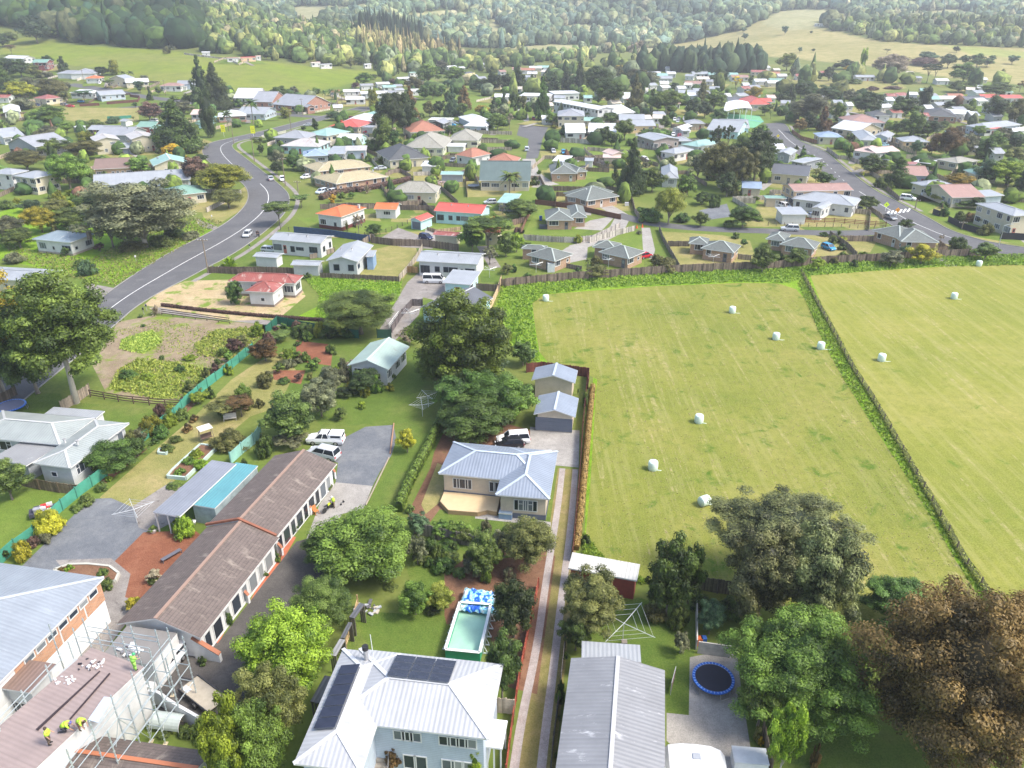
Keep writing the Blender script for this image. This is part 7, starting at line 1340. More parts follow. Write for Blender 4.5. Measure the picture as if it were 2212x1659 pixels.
fence('dark paling fence behind the derelict cottage',[(-400,700),(0,700),(240,705),(490,715)],1.5,'paling',(.12,.09,.07));fence('paling fence below the pale grey gabled house',[(560,742),(900,758),(1235,775)],1.2,'paling',(.15,.12,.09))
fence('pale paling fence beside the wide driveway',[(1240,770),(1310,690),(1380,600),(1440,500)],1.5,'paling',(.38,.33,.26));fence('weathered fence between the clothesline yard and the driveway lot',[(1000,440),(1200,465),(1440,470),(1750,510)],1.8,'paling',(.17,.13,.10))
fence('dark blue fence behind the white weatherboard house',[(330,350),(600,375),(985,430)],1.7,'wall',(.035,.07,.15));fence('weathered fence beside the pale grey gabled house',[(925,460),(1005,410),(1030,440)],1.6,'paling',(.22,.18,.14))
fence('thin wire fence in front of the orange roofed house',[(215,330),(500,350),(880,380),(1020,385)],1.1,'wire',(.1,.09,.08));fence('wire fence between the orange roofed house and the driveway',[(1020,390),(1180,330),(1310,275)],1.1,'wire',(.1,.09,.08))
fence('dark paling fence below the mossy roofed cream house',[(560,150),(800,135),(1000,140),(1250,155),(1545,160)],1.5,'paling',(.16,.12,.10));fence('timber retaining wall beside the driveway lot',[(1480,330),(1560,355),(1770,330)],1.0,'paling',(.36,.27,.16))
fence('dark fence beside the aqua house drive',[(1175,1215),(1260,1080),(1350,985),(1440,985)],1.5,'paling',(.12,.10,.10));fence('dark fence behind the aqua house',[(1880,850),(2100,860),(2110,790)],1.6,'paling',(.14,.11,.09));fence('pale new timber fence beside the long grass',[(2020,1030),(2080,900),(2120,780)],1.6,'paling',(.55,.40,.24));fence('weathered fence up to the long paling fence',[(2120,810),(2230,812)],1.5,'paling',(.17,.13,.1));fence('short timber fence behind the white van',[(1312,695),(1400,700)],1.5,'paling',(.42,.26,.11))
fence('low fence between the two white houses',[(470,580),(560,560),(680,520)],1.2,'paling',(.22,.18,.14));fence('white rail fence beside the garden gate',[(1150,1190),(1235,1080)],1.1,'rail',(.7,.7,.68))
T(0,1);fence('ragged paling fence at the roadside beside the power pole',[(1815,700),(1890,702),(2050,712),(2212,700)],1.3,'paling',(.12,.09,.07));fence('low rotten timber edging along the concrete drive',[(1400,1060),(1700,1100),(1990,1140)],.35,'rail',(.16,.12,.09));fence('hedge of dry weeds by the drive',[(1400,990),(1800,1040),(2212,1085)],.5,'rail',(.2,.14,.09))if 0 else hedge('strip of dry brown weeds beside the concrete drive',[(1400,985),(1800,1035),(2212,1075),(2560,1100),(2850,1120)],.8,.6,'purple',name='dry_weeds')
T(2,1)
fence('brown curved fence in front of the brick houses',[(200,105),(500,140),(650,175),(940,238)],1.5,'wall',(.13,.055,.035));fence('pale paling fence rising to the lane',[(100,415),(350,432),(560,440),(700,420),(930,310)],1.5,'paling',(.36,.33,.30));fence('second pale paling fence beside the shared drive',[(670,440),(850,390),(1060,335)],1.5,'paling',(.38,.35,.31))
fence('dark wire mesh fence between two brick house lawns',[(1270,330),(1300,420),(1440,665)],1.4,'paling',(.17,.14,.11));fence('dark fence between the patio slab lawn and the drive',[(1345,470),(1530,470)],1.4,'paling',(.12,.10,.08));fence('fence beside the blue car',[(1950,580),(2060,590)],1.3,'paling',(.2,.17,.14))
fence('brown fence on the left boundary of the trailer brick house',[(80,360),(130,240),(178,165)],1.5,'paling',(.19,.10,.06));fence('dark fence left of the brown boundary fence',[(0,290),(120,260)],1.6,'paling',(.17,.12,.09));fence('tan fence below the white corner house drive',[(1040,90),(1060,180),(1100,235)],1.5,'paling',(.30,.25,.2));fence('small purple decked fence beside the white garden shed',[(470,655),(600,680)],1.1,'paling',(.2,.16,.14));fence('pale fence behind the cluttered yard',[(1940,95),(2100,100)],1.6,'paling',(.35,.3,.24))
T(3,1);fence('horizontal dark red board fence below the white corner house',[(320,265),(550,265),(1015,300)],1.4,'rail',(.22,.07,.05));fence('paddock post fence along the lane',[(0,290),(400,300),(1060,322)],1.1,'wire',(.25,.2,.14),gap=2);fence('dark fence behind the house nearest the right road',[(640,425),(900,428)],1.5,'paling',(.22,.17,.13));fence('fence between the last two brick houses',[(530,380),(680,480),(760,565)],1.4,'paling',(.2,.16,.12));fence('fence right of the house nearest the right road',[(1465,520),(1545,520),(1470,460)],1.4,'paling',(.19,.14,.1))
fence('black angled roadside fence, larger panel',[(1552,255),(1680,320),(1860,372)],1.6,'wall',(.02,.022,.03));fence('black roadside fence panel, smaller one',[(1420,190),(1480,212)],1.6,'wall',(.02,.022,.03));fence('black wall in front of the two storey cream house',[(2000,408),(2130,412),(2300,424)],1.8,'wall',(.02,.022,.03));fence('low fence at the corner beside the speed sign',[(865,150),(960,205),(990,240)],1.1,'paling',(.3,.24,.18))
T(3,0);fence('timber fence around the blue roofed cream house',[(205,1150),(290,1210),(420,1245)],1.7,'paling',(.22,.11,.06));fence('pale curved paling fence at the junction',[(505,1300),(600,1375),(690,1380),(790,1420)],1.5,'paling',(.34,.29,.24));fence('tan fence beyond the pale pink roofed house',[(1040,1200),(1170,1300),(1280,1335)],1.8,'paling',(.42,.32,.21));fence('tan fence in front of the rusty tree',[(1190,1370),(1365,1375),(1500,1430),(1645,1475)],1.6,'paling',(.36,.29,.22));fence('rail fence below the dark round tree',[(745,1470),(840,1500),(960,1525)],1.2,'rail',(.12,.08,.06))
T(2,0);fence('grey paling fence with wires above at the cul-de-sac',[(285,1225),(520,1235),(770,1250)],2.0,'paling',(.40,.37,.34));fence('weathered fence in front of the cluttered yard',[(320,1600),(600,1610),(920,1620)]if 0 else[(265,1645),(600,1655),(930,1655)],1.6,'paling',(.16,.12,.09));fence('fence behind the trailer yard',[(640,1480),(840,1490)],1.5,'paling',(.16,.11,.08));fence('pale fence behind the parked pair on dry grass',[(620,1290),(650,1330),(730,1390),(840,1440)],1.3,'paling',(.42,.36,.28));fence('pale fence behind the pinkish garage',[(650,1300),(900,1320),(1010,1330)],1.5,'paling',(.36,.30,.24));fence('pale fence beside the mauve house',[(1080,1270),(1250,1300),(1290,1390)],1.4,'paling',(.34,.30,.26))
T(1,0);fence('dark fence in front of the slate hip roofed house',[(1140,1500),(1250,1490),(1340,1540)],1.4,'paling',(.2,.16,.13));fence('brown paling fence between the tan roofed houses',[(1030,1500),(1200,1500),(1330,1545)],1.5,'paling',(.16,.12,.09))if 0 else None
fence('upper long pale fence of three terraced sections',[(1860,1150),(2030,1160),(2212,1165)],1.6,'paling',(.34,.29,.23));fence('middle long pale fence of three terraced sections',[(1550,1230),(1650,1235),(1950,1235),(2212,1240)],1.6,'paling',(.32,.27,.21));fence('lower long pale fence of three terraced sections',[(1580,1370),(1720,1375),(1960,1300),(2212,1300)],1.4,'paling',(.28,.24,.19));fence('white paling fence beside the brick building',[(310,985),(400,990),(500,980),(640,955)],1.2,'picket',(.55,.5,.42));fence('maroon fence behind the blue black car',[(740,1030),(850,1030)],1.6,'wall',(.18,.03,.04));fence('white rail fence by the main road',[(50,1195),(200,1165),(260,1150)],1.0,'rail',(.6,.58,.5));fence('dark fence below the nearer tan roofed house',[(960,1590),(1040,1570)],1.2,'paling',(.1,.08,.06))if 0 else None
hedge('brown clipped hedge below the nearer tan roofed brick house',[(870,1659),(1060,1625),(1200,1590),(1330,1560)],2.0,1.5,'purple');hedge('dark hedge beside the topiary balls',[(570+0,1659+60),(700,1659+30),(840,1659+10)],1.6,1.4,'purple')if 0 else None
T(1,1);hedge('dark brown hedge behind the round clipped bushes',[(560,70),(640,30),(760,10),(880,-10)],2.0,1.5,'purple')
T(0,0);fence('long dark red wooden fence in front of the grey house',[(690,920),(860,912)],1.5,'wall',(.12,.045,.035));fence('angled dark red wooden fence with gate corner',[(925,902),(1195,882),(1210,848),(1125,838)],1.5,'wall',(.12,.045,.035));fence('green cloth fence behind the small white garden shed',[(930,1035),(1040,1030),(1140,1022)],1.6,'sheet',(.04,.22,.16));fence('pale paling fence by the far salmon roofed house',[(1590,470),(1720,488),(1940,515),(2212,535)],1.3,'paling',(.4,.36,.32))
T(3,3);fence('dark fence behind the papaya and shrubs at the paddock edge',[(-650,105),(-480,140),(-230,175)],1.8,'paling',(.12,.10,.07))
T(2,3);fence('white edged timber fence beside the papaya garden',[(1590,250),(1590,640)],1.3,'wall',(.5,.48,.44));fence('pale fence panel behind the large trampoline',[(1600,665),(1880,705)],1.5,'wall',(.40,.38,.34));fence('timber boundary fence at the bottom right',[(2160,1350),(2230,1700)],1.5,'paling',(.2,.15,.1))
T(1,3);fence('yellow framed fence beside the narrow lean to sheds',[(780,620),(830,480),(885,270)],1.6,'rail',(.55,.38,.2));fence('pale timber fence beside the white awning',[(2080,1180),(2230,1195)],1.8,'paling',(.42,.36,.27));fence('curved white wall enclosing the bottom corner garden',[(1690-2212,1080),(1800-2212,1180),(1900-2212,1250),(1950-2212,1310)],1.5,'wall',(.72,.72,.70))if 0 else None
# ------ vehicles
T(1,2)
car('ute','white',610,535,-100,-3,'white double cab pickup with canopy and roof bars on the gravel');car('suv','silver',590,660,-100,-22,'silver two tone off roader with a spare wheel at its back')
car('suv','white',2222,535,-120,8,'white crossover parked under the big glossy tree');car('hatch','black',2190,575,-120,6,'black car tucked between the white crossover and the blue roof')
T(1,1);car('van','white',1540,795,100,2,'white van parked beside the flat roofed aqua garage');car('hatch','navy',1470,415,100,22,'dark blue hatchback on the concrete driveway lot');car('hatch','silver',2025,108,-100,5,'silver hatchback beside the pale aqua carport');car('hatch','silver',-70,390,-60,55,'white car with its door open at the kerb of the main road',);car('wagon','pale',570,15,-100,30,'pale blue car beside the tan roofed brick houses');car('hatch','white',655,15,-80,20,'white car next to the pale blue car');car('wagon','silver',130,528,100,10,'silver car behind the long white shed')
T(1,0);car('sedan','silver',130,1560,-30,-50,'silver sedan parked on the main road kerb');car('hatch','white',230,1565,10,50,'white hatchback beside the power pole');car('sedan','white',440,1545,-80,15,'white sedan left of the tan roofed houses');car('sedan','silver',1075,1470,-80,5,'silver sedan beyond the farther tan roofed house');car('sedan','white',1722,1622,-5,50,'white sedan on the lawn beside the rubble heap');car('hatch','grey',1700,1402,-50,30,'grey hatchback beside the reddish pyramid roofed house');car('suv','maroon',1722,1312,100,0,'dark red car under the white carport');car('hatch','red',960,1152,-80,3,'bright red car under the grey carport');car('wagon','navy',935,1192,-100,3,'dark wagon beside the pale blue shed');car('sedan','silver',450,1092,-80,0,'small silver car by the slim round bush');car('wagon','white',155,955,80,2,'white car in front of the red brick building');car('sedan','blue',600,920,50,10,'blue grey car beside the two storey white house');car('sedan','silver',1715,1075,80,3,'silver car beside the white hip roofed pale blue house');car('sedan','blue',1690,1090,80,3,'blue car beside the silver one near the dark shed');car('sedan','white',480,1225,-80,5,'white car by the pale aqua hip roofed house')
T(2,0);car('suv','pale',128,1305,5,-50,'pale blue car parked at the end of the cul-de-sac');car('hatch','silver',358,1322,30,40,'silver hatchback on the dry grass verge');car('hatch','blue',445,1330,20,40,'blue hatchback on the dry grass verge');car('hatch','red',186,1035,-10,-40,'red car outside the school cottage');car('hatch','white',1145,1390,60,20,'white car beside the tall dark conifer');car('hatch','white',1393,1178,5,40,'white car beside the white cottage');car('hatch','red',1445,1190,5,40,'red car in front of the white cottage');car('sedan','navy',1500,1168,5,40,'dark car under the white cottage carport')
for k,(x,y,c)in enumerate([(1405,1045,'white'),(1440,1040,'grey'),(1490,1040,'white'),(1530,1035,'white'),(1430,1060,'silver')]):car('hatch',c,x,y,5,40,['white car at the left end of the car park row under the trees','dark car second from the left in the car park under the trees','white car right of the dark one in the car park','white car at the right end of the car park row','silver car in front of the car park row'][k])
T(3,0);car('sedan','navy',995,1238,-80,5,'dark car beside the blue grey gabled house');car('sedan','aqua',995,1268,-80,5,'pale aqua car in front of the dark car');car('hatch','blue',1800,1630,50,5,'blue car among bushes near the right edge')
T(0,0);car('hatch','white',862,728,20,40,'white car outside the orange red roofed house');car('wagon','navy',330,920,60,30,'dark blue car beside the maroon roofed cream house');car('wagon','grey',560,915,80,5,'grey wagon beside the red car');car('sedan','red',610,928,80,3,'bright red sedan on the lawn by the dark red fence');car('hatch','blue',705,888,80,2,'blue car under the feathery tree');car('suv','white',1330,1055,-80,-5,'white car on the yard left of the big cedar')
T(2,1);car('hatch','red',1145,578,60,-14,'red car beside its brick house')
T(3,1);car('suv','silver',185,342,-100,-4,'silver wagon driving along the lane');car('hatch','blue',518,505,80,30,'bright blue small car on the brick house drive');car('suv','white',1205,75,100,12,'white crossover on the verge across the right road');car('sedan','grey',1050,240,60,25,'grey sedan at the lane corner');car('wagon','white',410,228,100,-3,'white car below the white corner house');car('suv','white',140,145,80,25,'white van like car behind the skillion garage');car('hatch','white',1335,28,20,30,'small white car behind the far lawn')
# ------ poles, signs, lamps
T(0,1);pole('tall leaning power pole standing beside the main road',1800,400,700)
T(1,0);pole('brown power pole between the parked cars on the main road',255,1360,1610);pole('dark power pole by the side street junction',305,950,1130);pole('power pole in front of the long red brick building',405,850,1000);pole('power pole at the corner of the yellow conifer',952,830,955);pole('short grey post at the tan roofed drive',365,1560,1659);pole('power pole behind the playing field trees',1568,680,760);pole('power pole beside the olive tree above the field',1362,715,795)
T(0,0);pole('pale power pole near the green roofed dark red house',355,530,672);pole('thin power pole beside the orange red roofed house',730,600,720);pole('power pole near the dull red roofed bungalow',1435,690,830);pole('dark power pole at the inside of the bend',2022,1040,1245);pole('white concrete power pole at the bend',2200,1170,1400)
T(3,0);pole('street lamp on the pavement behind the timber fence',1280,1170,1325,'lamp');pole('street lamp at the junction of the right hand road',430,1270,1330,'lamp');pole('dark post on the verge near the sports canopy',155,995,1060)
T(3,1);pole('tall street lamp at the right edge of the paddock',1985,290,495,'lamp');pole('short white post on the right hand verge',1270,60,145);pole('white marker post beside the black roadside fence',1672,250,325)
T(1,3);pole('tall thin aerial mast behind the pale ribbed roof',1012,455,720,'lamp')if 0 else None
def road_sign(x,yt,yb,label,shape='board',colr=(.75,.75,.02),w=.9,h=1.5,glyph='bar',tile=True):
 u,vb=px(x,yb);vt=px(x,yt)[1];g=G(u,vb);lo,hi=.8,12
 for _ in range(18):
  m_=(lo+hi)/2
  if proj((g.x,g.y,g.z+m_))[1]>vt:lo=m_
  else:hi=m_
 H_=m_;r=thing('road_sign',label,'road sign',g,0);m=MB();m.tube([(0,.05,-.1),(0,.05,H_-.1)],.05,plain((.75,.75,.75),.5,.03),6);m.build('post',r)
 m=MB();y=plain(colr,.5,.03);bk=plain((.02,.02,.02),.6,.03)
 if shape=='board':m.box(-w/2,w/2,-.03,.0,H_-h,H_,y);z0=H_-h/2
 else:
  z0=H_-w*.7;q=w*.7;m.hexa([(-q,-.03,z0),(0,-.03,z0-q),(0,0,z0-q),(-q,0,z0),(0,-.03,z0+q),(q,-.03,z0),(q,0,z0),(0,0,z0+q)],y)
  m.f,m.v,m.m,m.uv=[],[],[],[]
  a=[(-q,-.03,z0),(0,-.03,z0-q),(q,-.03,z0),(0,-.03,z0+q)];b2=[(p[0],.0,p[2])for p in a];m.face(a,y);m.face(b2[::-1],y)
  for k in range(4):m.face([a[k],b2[k],b2[(k+1)%4],a[(k+1)%4]],y)
 m.build('sign_face',r);m=MB()
 if shape=='board':
  for k in range(3):m.box(-w*.3,w*.3,-.045,-.032,z0+h*(.22-.22*k)-.05,z0+h*(.22-.22*k)+.05,bk)
 else:m.tube([(0,-.04,z0+.12),(0,-.045,z0+.2)],.06,bk,6);m.box(-.07,.07,-.045,-.032,z0-.2,z0+.08,bk);m.box(-.2,.2,-.045,-.032,z0-.08,z0-.02,bk)
 m.build('symbol',r)
T(0,0);road_sign(1937,1080,1185,'yellow school sign board on the grass bank below the palms',w=1.9,h=3.0);road_sign(2194,1088,1200,'yellow school sign board at the right side of the bend',w=1.9,h=3.2)
T(3,1);road_sign(1013,84,165,'bright yellow green diamond sign at the corner','diamond',(.55,.75,.02),1.2);road_sign(1108,133,215,'orange diamond sign beside the grey sedan','diamond',(.8,.32,.02),1.0)
T(3,0);road_sign(82,1160,1210,'small yellow diamond sign at the top of the right road','diamond',(.75,.6,.02),1.0);road_sign(822,1488,1525,'small yellow marker board on the verge','board',(.75,.75,.02),.5,1.0)
def mailbox(x,y,label,colr=(.05,.06,.09)):
 r=thing('mailbox',label,'mailbox',G(*px(x,y)),.4);m=MB();m.tube([(0,0,-.1),(0,0,1.1)],.05,plain((.35,.33,.3),.8),6);m.build('post',r)
 m=MB();m.box(-.17,.17,-.25,.25,1.1,1.3,plain(colr,.4));m.tube([(0,-.25,1.3),(0,.25,1.3)],.17,plain(colr,.4),8);m.build('box',r)
T(0,1);mailbox(2160,500,'dark round topped mailbox beside the lawn');mailbox(1270,1030,'dark mailbox beside the dried banana clump');mailbox(1845,690,'dark mailbox beside the power pole');mailbox(1835,245,'white mailbox on the grass verge',(.7,.7,.7));mailbox(1177,600,'white mailbox in the rough grass',(.7,.7,.7));mailbox(1245,1060,'short black mailbox by the road',(.02,.02,.02))
# ------ clotheslines, trampolines, pool, yard things
T(1,2);clothesline(1490,200,'rotary clothesline at the far end of the lawn beside the hedge');clothesline(1440,280,'rotary clothesline on the bright lawn left of the hedge',rz=.2)
T(1,1);clothesline(2018,740,'rotary clothesline on the lawn right of the white van');clothesline(1335,1120,'rotary clothesline beside the aqua charcoal roofed house')
T(2,1);clothesline(208,695,'rotary clothesline in front of the white garden shed brick house');clothesline(832,650,'rotary clothesline by the black door brick house');clothesline(1735,625,'rotary clothesline on the patio slab lawn')
T(0,2);clothesline(1185,1200,'old rotary clothesline leaning beside the left gravel drive',2.3)
T(2,3);clothesline(955,560,'large rotary clothesline on the lawn behind the big grey roof',3.3,rz=.9,h=2.3)
def trampoline(x,y,r_,label,pad=(.02,.12,.5),h=.8,rails=True,mat_=(.012,.014,.03)):
 g=G(*px(x,y),h);g.z=0;r=thing('trampoline',label,'trampoline',g);stl=plain((.35,.36,.38),.4,.05,metal=.6)
 def ring(a,b2,z0,z1,mt,nm):
  m=MB();n=40
  for k in range(n):
   t0,t1=2*math.pi*k/n,2*math.pi*(k+1)/n;q=lambda rr,t,z:(math.cos(t)*rr,math.sin(t)*rr,z)
   m.face([q(a,t0,z1),q(b2,t0,z1),q(b2,t1,z1),q(a,t1,z1)],mt);m.face([q(b2,t0,z0),q(b2,t1,z0),q(b2,t1,z1),q(b2,t0,z1)],mt)
  m.build(nm,r)
 ring(0,r_*.86,h-.02,h,plain(mat_,.7,.1),'mat');ring(r_*.86,r_,h-.06,h+.04,plain(pad,.4,.1),'pad')
 m=MB();n=6
 for k in range(36):
  t=2*math.pi*k/36;m.bar((math.cos(t)*r_*.87,math.sin(t)*r_*.87,h+.045),(math.cos(t)*r_*.98,math.sin(t)*r_*.98,h+.045),.05,.012,plain((.35,.55,.8),.5))
 m.build('springs',r)
 lg=MB();lg.tube([(r_*.95,-.5,h-.05),(r_*1.0,-.5,.03),(r_*1.0,.5,.03),(r_*.95,.5,h-.05)],.035,stl,6);me=lg.mesh('leg')
 for k in range(4):link('leg',me,r,(0,0,0),k*math.pi/2+.4)
T(2,3);trampoline(1740,880,1.85,'large trampoline with black mat and blue rim on the concrete patio')
T(0,2);trampoline(90,185,2.1,'blue rimmed trampoline behind the pale house at the left edge',(.01,.10,.45),mat_=(.12,.13,.2))
T(3,1);trampoline(770,130,1.7,'trampoline with a slide beside the white corner house',(.02,.05,.09))
T(1,0);trampoline(1880,1600,1.9,'grey trampoline beside the slate mansard house',(.25,.27,.28),mat_=(.2,.22,.24))
T(1,3)
def Lp(x,y,h=0):return G(*px(x,y),h)
pa,pb,pc,pd=Lp(1640,715),Lp(1935,745),Lp(2030,325),Lp(1765,305)
c0=(pa+pb+pc+pd)/4;r=thing('swimming_pool','narrow above ground pool with pale green liner behind the white roof','pool',c0,0);m=MB();wt=plain((.34,.56,.43),.2,.10,.5);wl_=plain((.02,.30,.17),.4,.05);rim=plain((.72,.75,.73),.4);gr=plain((.30,.30,.28),.6)
Q=[p-c0 for p in(pa,pb,pc,pd)]
m.face([(q.x,q.y,.35)for q in Q],wt);m.build('pool_floor',r);m=MB()
for a,b2 in zip(Q,Q[1:]+Q[:1]):
 m.bar(a+Vector((0,0,.6)),b2+Vector((0,0,.6)),.06,1.2,wl_)
m.build('liner',r);m=MB()
for a,b2 in zip(Q,Q[1:]+Q[:1]):m.bar(a+Vector((0,0,1.22)),b2+Vector((0,0,1.22)),.28,.05,rim)
m.build('rim',r)
st=MB();st.bar((0,0,0),(0,0,1.2),.12,.12,rim);st.bar((0,0,.1),(.45,0,.1),.1,.1,rim);st.bar((.45,0,.1),(0,0,1.1),.06,.06,rim);sm_=st.mesh('brace')
for(a,b2)in((Q[1],Q[2]),(Q[3],Q[0])):
 for k in range(1,6):
  p=a.lerp(b2,k/6);d=(b2-a).normalized();out=Vector((d.y,-d.x,0));link('brace',sm_,r,p+out*.12,math.atan2(out.y,out.x))
ta,tb,tc,td=Lp(1745,275,1.0),Lp(2100,325,1.0),Lp(2125,130,1.0),Lp(1805,88,1.0);c0=(ta+tb+tc+td)/4;c0.z=0
r=thing('tarpaulin','blue and white crumpled tarpaulin laid over a frame beyond the pool','tarpaulin',c0,0);tm,tn_,tp_=newmat('tarpaulin');b=NB(tn_);f=b.noise(b.mapping(objc(b),(1.2,.5,1)),.9,3,.6,1.2)
b.l(b.ramp(f,[(.34,(.01,.09,.50)),(.44,(.01,.12,.55)),(.47,(.25,.58,.66)),(.54,(.35,.66,.72)),(.57,(.75,.77,.78)),(.7,(.78,.78,.76))]),tp_.inputs['Base Color']);tp_.inputs['Roughness'].default_value=.35
n=18;rr=random.Random(4);Vv=[];A_,B_,C2,D2=[p-c0 for p in(ta,tb,tc,td)]
for i in range(n+1):
 for j in range(n+1):
  p=A_.lerp(B_,i/n).lerp(D2.lerp(C2,i/n),j/n);e=min(i,j,n-i,n-j);Vv.append((p.x,p.y,.95+rr.uniform(-.1,.14)-(.25 if e==0 else 0)))
me=bpy.data.meshes.new('cover');me.from_pydata(Vv,[],[(i*(n+1)+j,(i+1)*(n+1)+j,(i+1)*(n+1)+j+1,i*(n+1)+j+1)for i in range(n)for j in range(n)]);me.materials.append(tm);link('cover',me,r)
fm=MB()
for p in(A_,B_,C2,D2):fm.bar((p.x*.96,p.y*.96,0),(p.x*.96,p.y*.96,.8),.08,.08,rim)
fm.build('frame',r)
def on_plane(pts3,uv):
 """intersection of the photo ray with the plane through three points"""
 n=(pts3[1]-pts3[0]).cross(pts3[2]-pts3[0]);d=ray(*uv);o=Vector((0,0,HCAM));return o+d*((pts3[0]-o).dot(n)/d.dot(n)),n.normalized()
def panel_grid(corners,nx_,ny_,plane,label,grp):
 W4=[on_plane(plane,px(*c))for c in corners];nn=W4[0][1];nn=nn if nn.z>0 else-nn;P4=[w[0]+nn*.22 for w in W4]
 cell,ntc,pc_=None,None,None
 key='solar'
 if key not in MATS:
  mm,nt2,pp_=newmat('solar_cell');b2=NB(nt2);f=b2.noise(objc(b2),1.5,3);b2.l(b2.ramp(f,[(.3,(.018,.02,.035)),(.7,(.03,.033,.055))]),pp_.inputs['Base Color']);pp_.inputs['Roughness'].default_value=.22;MATS[key]=mm
 fr_=plain((.10,.11,.13),.4)
 for i in range(nx_):
  for j in range(ny_):
   q=[P4[0].lerp(P4[1],a).lerp(P4[3].lerp(P4[2],a),bb)for a,bb in((i/nx_+.006,j/ny_+.006),((i+1)/nx_-.006,j/ny_+.006),((i+1)/nx_-.006,(j+1)/ny_-.006),(i/nx_+.006,(j+1)/ny_-.006))]
   c_=sum(q,Vector())/4;r=thing('solar_panel',label(i,j),'solar panel',c_,0,grp);m=MB();e=[(p-c_)for p in q];m.hexa([p-nn*.05 for p in e]+[p for p in e],fr_);m.build('frame',r);m=MB();m.face([p*.97+nn*.004 for p in e],MATS[key]);m.build('cells',r)
H0=5.6
def eave(x,y):return G(*px(x,y),H0)
SEEN=bpy.data.objects.get('none')
rows=['back','middle','front'];colsn=['left','middle','right']
pl1=None
# ------ foreground details
def wing_frame(q,h):
 A,B,Cc=[G(*px(*q[i:i+2]),h)for i in(0,2,4)];X=(B-A);L=X.length;X.normalize();Y=Vector((-X.y,X.x,0));D=(Cc-B).dot(Y)
 if D<0:Y=-Y;D=-D
 return A,X,Y,L,D
T(1,3)
A,X,Y,L,D=wing_frame((640,1254,2010,1420,2140,772),5.6);t17=math.tan(R(17));up=Vector((0,0,.14))
e=A+Y*D+up;rg=A+X*3+Y*D/2+Vector((0,0,.14+t17*D/2));e2=e+X*L
panel_grid([(1215,698),(1735,755),(1668,942),(1125,880)],3,3,(e,e2,rg),lambda i,j:'dark solar panel, %s column of the %s row of the nine on the back slope'%(colsn[i],rows[j]),'solar panels on the white roof')
A,X,Y,L,D=wing_frame((325,1632,912,1700,1290,690),5.6);e=A+up;rg=A+X*L/2+Y*D/2+Vector((0,0,.14+t17*L/2));e2=e+Y*D
panel_grid([(745,785),(908,772),(690,1328),(500,1342)],1,6,(e,e2,rg),lambda i,j:'dark solar panel, %s from the top of the column of six on the left slope'%['first','second','third','fourth','fifth','last'][j],'solar panels on the white roof')
g=G(*px(952,700),6.4);r=thing('flue_pipe','round metal chimney flue on the white ribbed roof','flue',(g.x,g.y,6.1));m=MB();m.tube([(0,0,-.4),(0,0,1.2)],.2,plain((.45,.45,.45),.4,.1,metal=.5),12);m.build('pipe',r);m=MB();m.tube([(0,0,1.15),(0,0,1.5)],.27,plain((.02,.02,.02)),12);m.build('cowl',r)
g=G(*px(1018,705),6.5);r=thing('aerial_mast','thin white aerial mast standing on the white roof','aerial',(g.x,g.y,6.0));m=MB();m.tube([(0,0,-.3),(-.1,0,3.0)],.03,plain((.7,.72,.72),.4),6);m.build('mast',r);
H('white awning roof on posts right of the pale blue house','white awning',[(1975,1480,2130,1500,2180,1262,'flat')],2.9,'open','white',cat='awning',nowin=True,ov=.2)
for k,q in enumerate([(640,690,690,700,755,560),(730,540,765,545,805,430),(470,1090,548,1105,650,880),(805,360,850,372,880,265)]):H(['striped narrow lean to roof beside the yellow framed fence','small dark lean to roof between the two upper ones','largest dark corrugated lean to beside the white roof','uppermost dark lean to at the end of the yellow framed fence'][k],'lean to',[(*q,'flat')],2.2,'open','dgrey' if k else 'fibro',cat='lean to',nowin=True,ov=.1,trim=(.1,.09,.08))
g=G(*px(1065,1560));r=thing('front_steps','concrete front steps beside the maroon front door','steps',g,R(4));cm_=plain((.28,.25,.21),.9,.2);m=MB()
for k in range(9):m.box(-.95,.95,-3.2+.42*k,-3.2+.42*(k+1),0,.3+.3*k,cm_)
m.build('steps',r);m=MB();m.bar((1.0,-3.2,1.1),(1.0,.6,3.9),.05,.05,plain((.2,.2,.2)));m.build('handrail',r)
T(1,2)
dp=[G(*px(*q),.6)for q in((1592,1012),(1662,1088),(1915,1108),(2000,1090),(2080,1105),(2110,965),(1625,930))];c0=dp[0].copy();c0.z=0;r=thing('timber_deck','new pale timber deck in front of the blue roofed house','deck',c0);dm=plain((.56,.42,.24),.7,.07,1);dk_=plain((.36,.25,.13),.8,.1);m=MB();Pd=[p-c0 for p in dp]
for t in tessellate_polygon([[Vector((p.x,p.y,0))for p in Pd]]):
 q=[Pd[k]for k in t]
 if(q[1]-q[0]).cross(q[2]-q[0]).z<0:q.reverse()
 m.face([(p.x,p.y,.6)for p in q],dm)
m.build('boards',r);m=MB()
for a,b2 in zip(Pd,Pd[1:]+Pd[:1]):m.bar((a.x,a.y,.28),(b2.x,b2.y,.28),.06,.56,dk_)
m.build('skirting',r)
H('blue grey front porch with steps beside the timber deck','front porch',[(2095,1118,2210,1130,2215,1010,'flat')],.8,'p:blue',plain((.16,.21,.27),.6,.1),cat='porch',nowin=True,ov=.02)
def logbar(label,x0,y0,x1,y1,c=(.35,.2,.12),w=.16):
 a,b2=G(*px(x0,y0)),G(*px(x1,y1));r=thing('timber_edging',label,'edging',a);m=MB();m.bar(Vector((0,0,.1)),b2-a+Vector((0,0,.1)),w,.18,plain(c,.9,.2));m.build('log',r)
logbar('red brown timber edging along the right side of the gravel yard',1192,345,1160,605);logbar('pale timber edging along the lower driveway curve',1150,640,950,1050,(.33,.28,.22),.12)
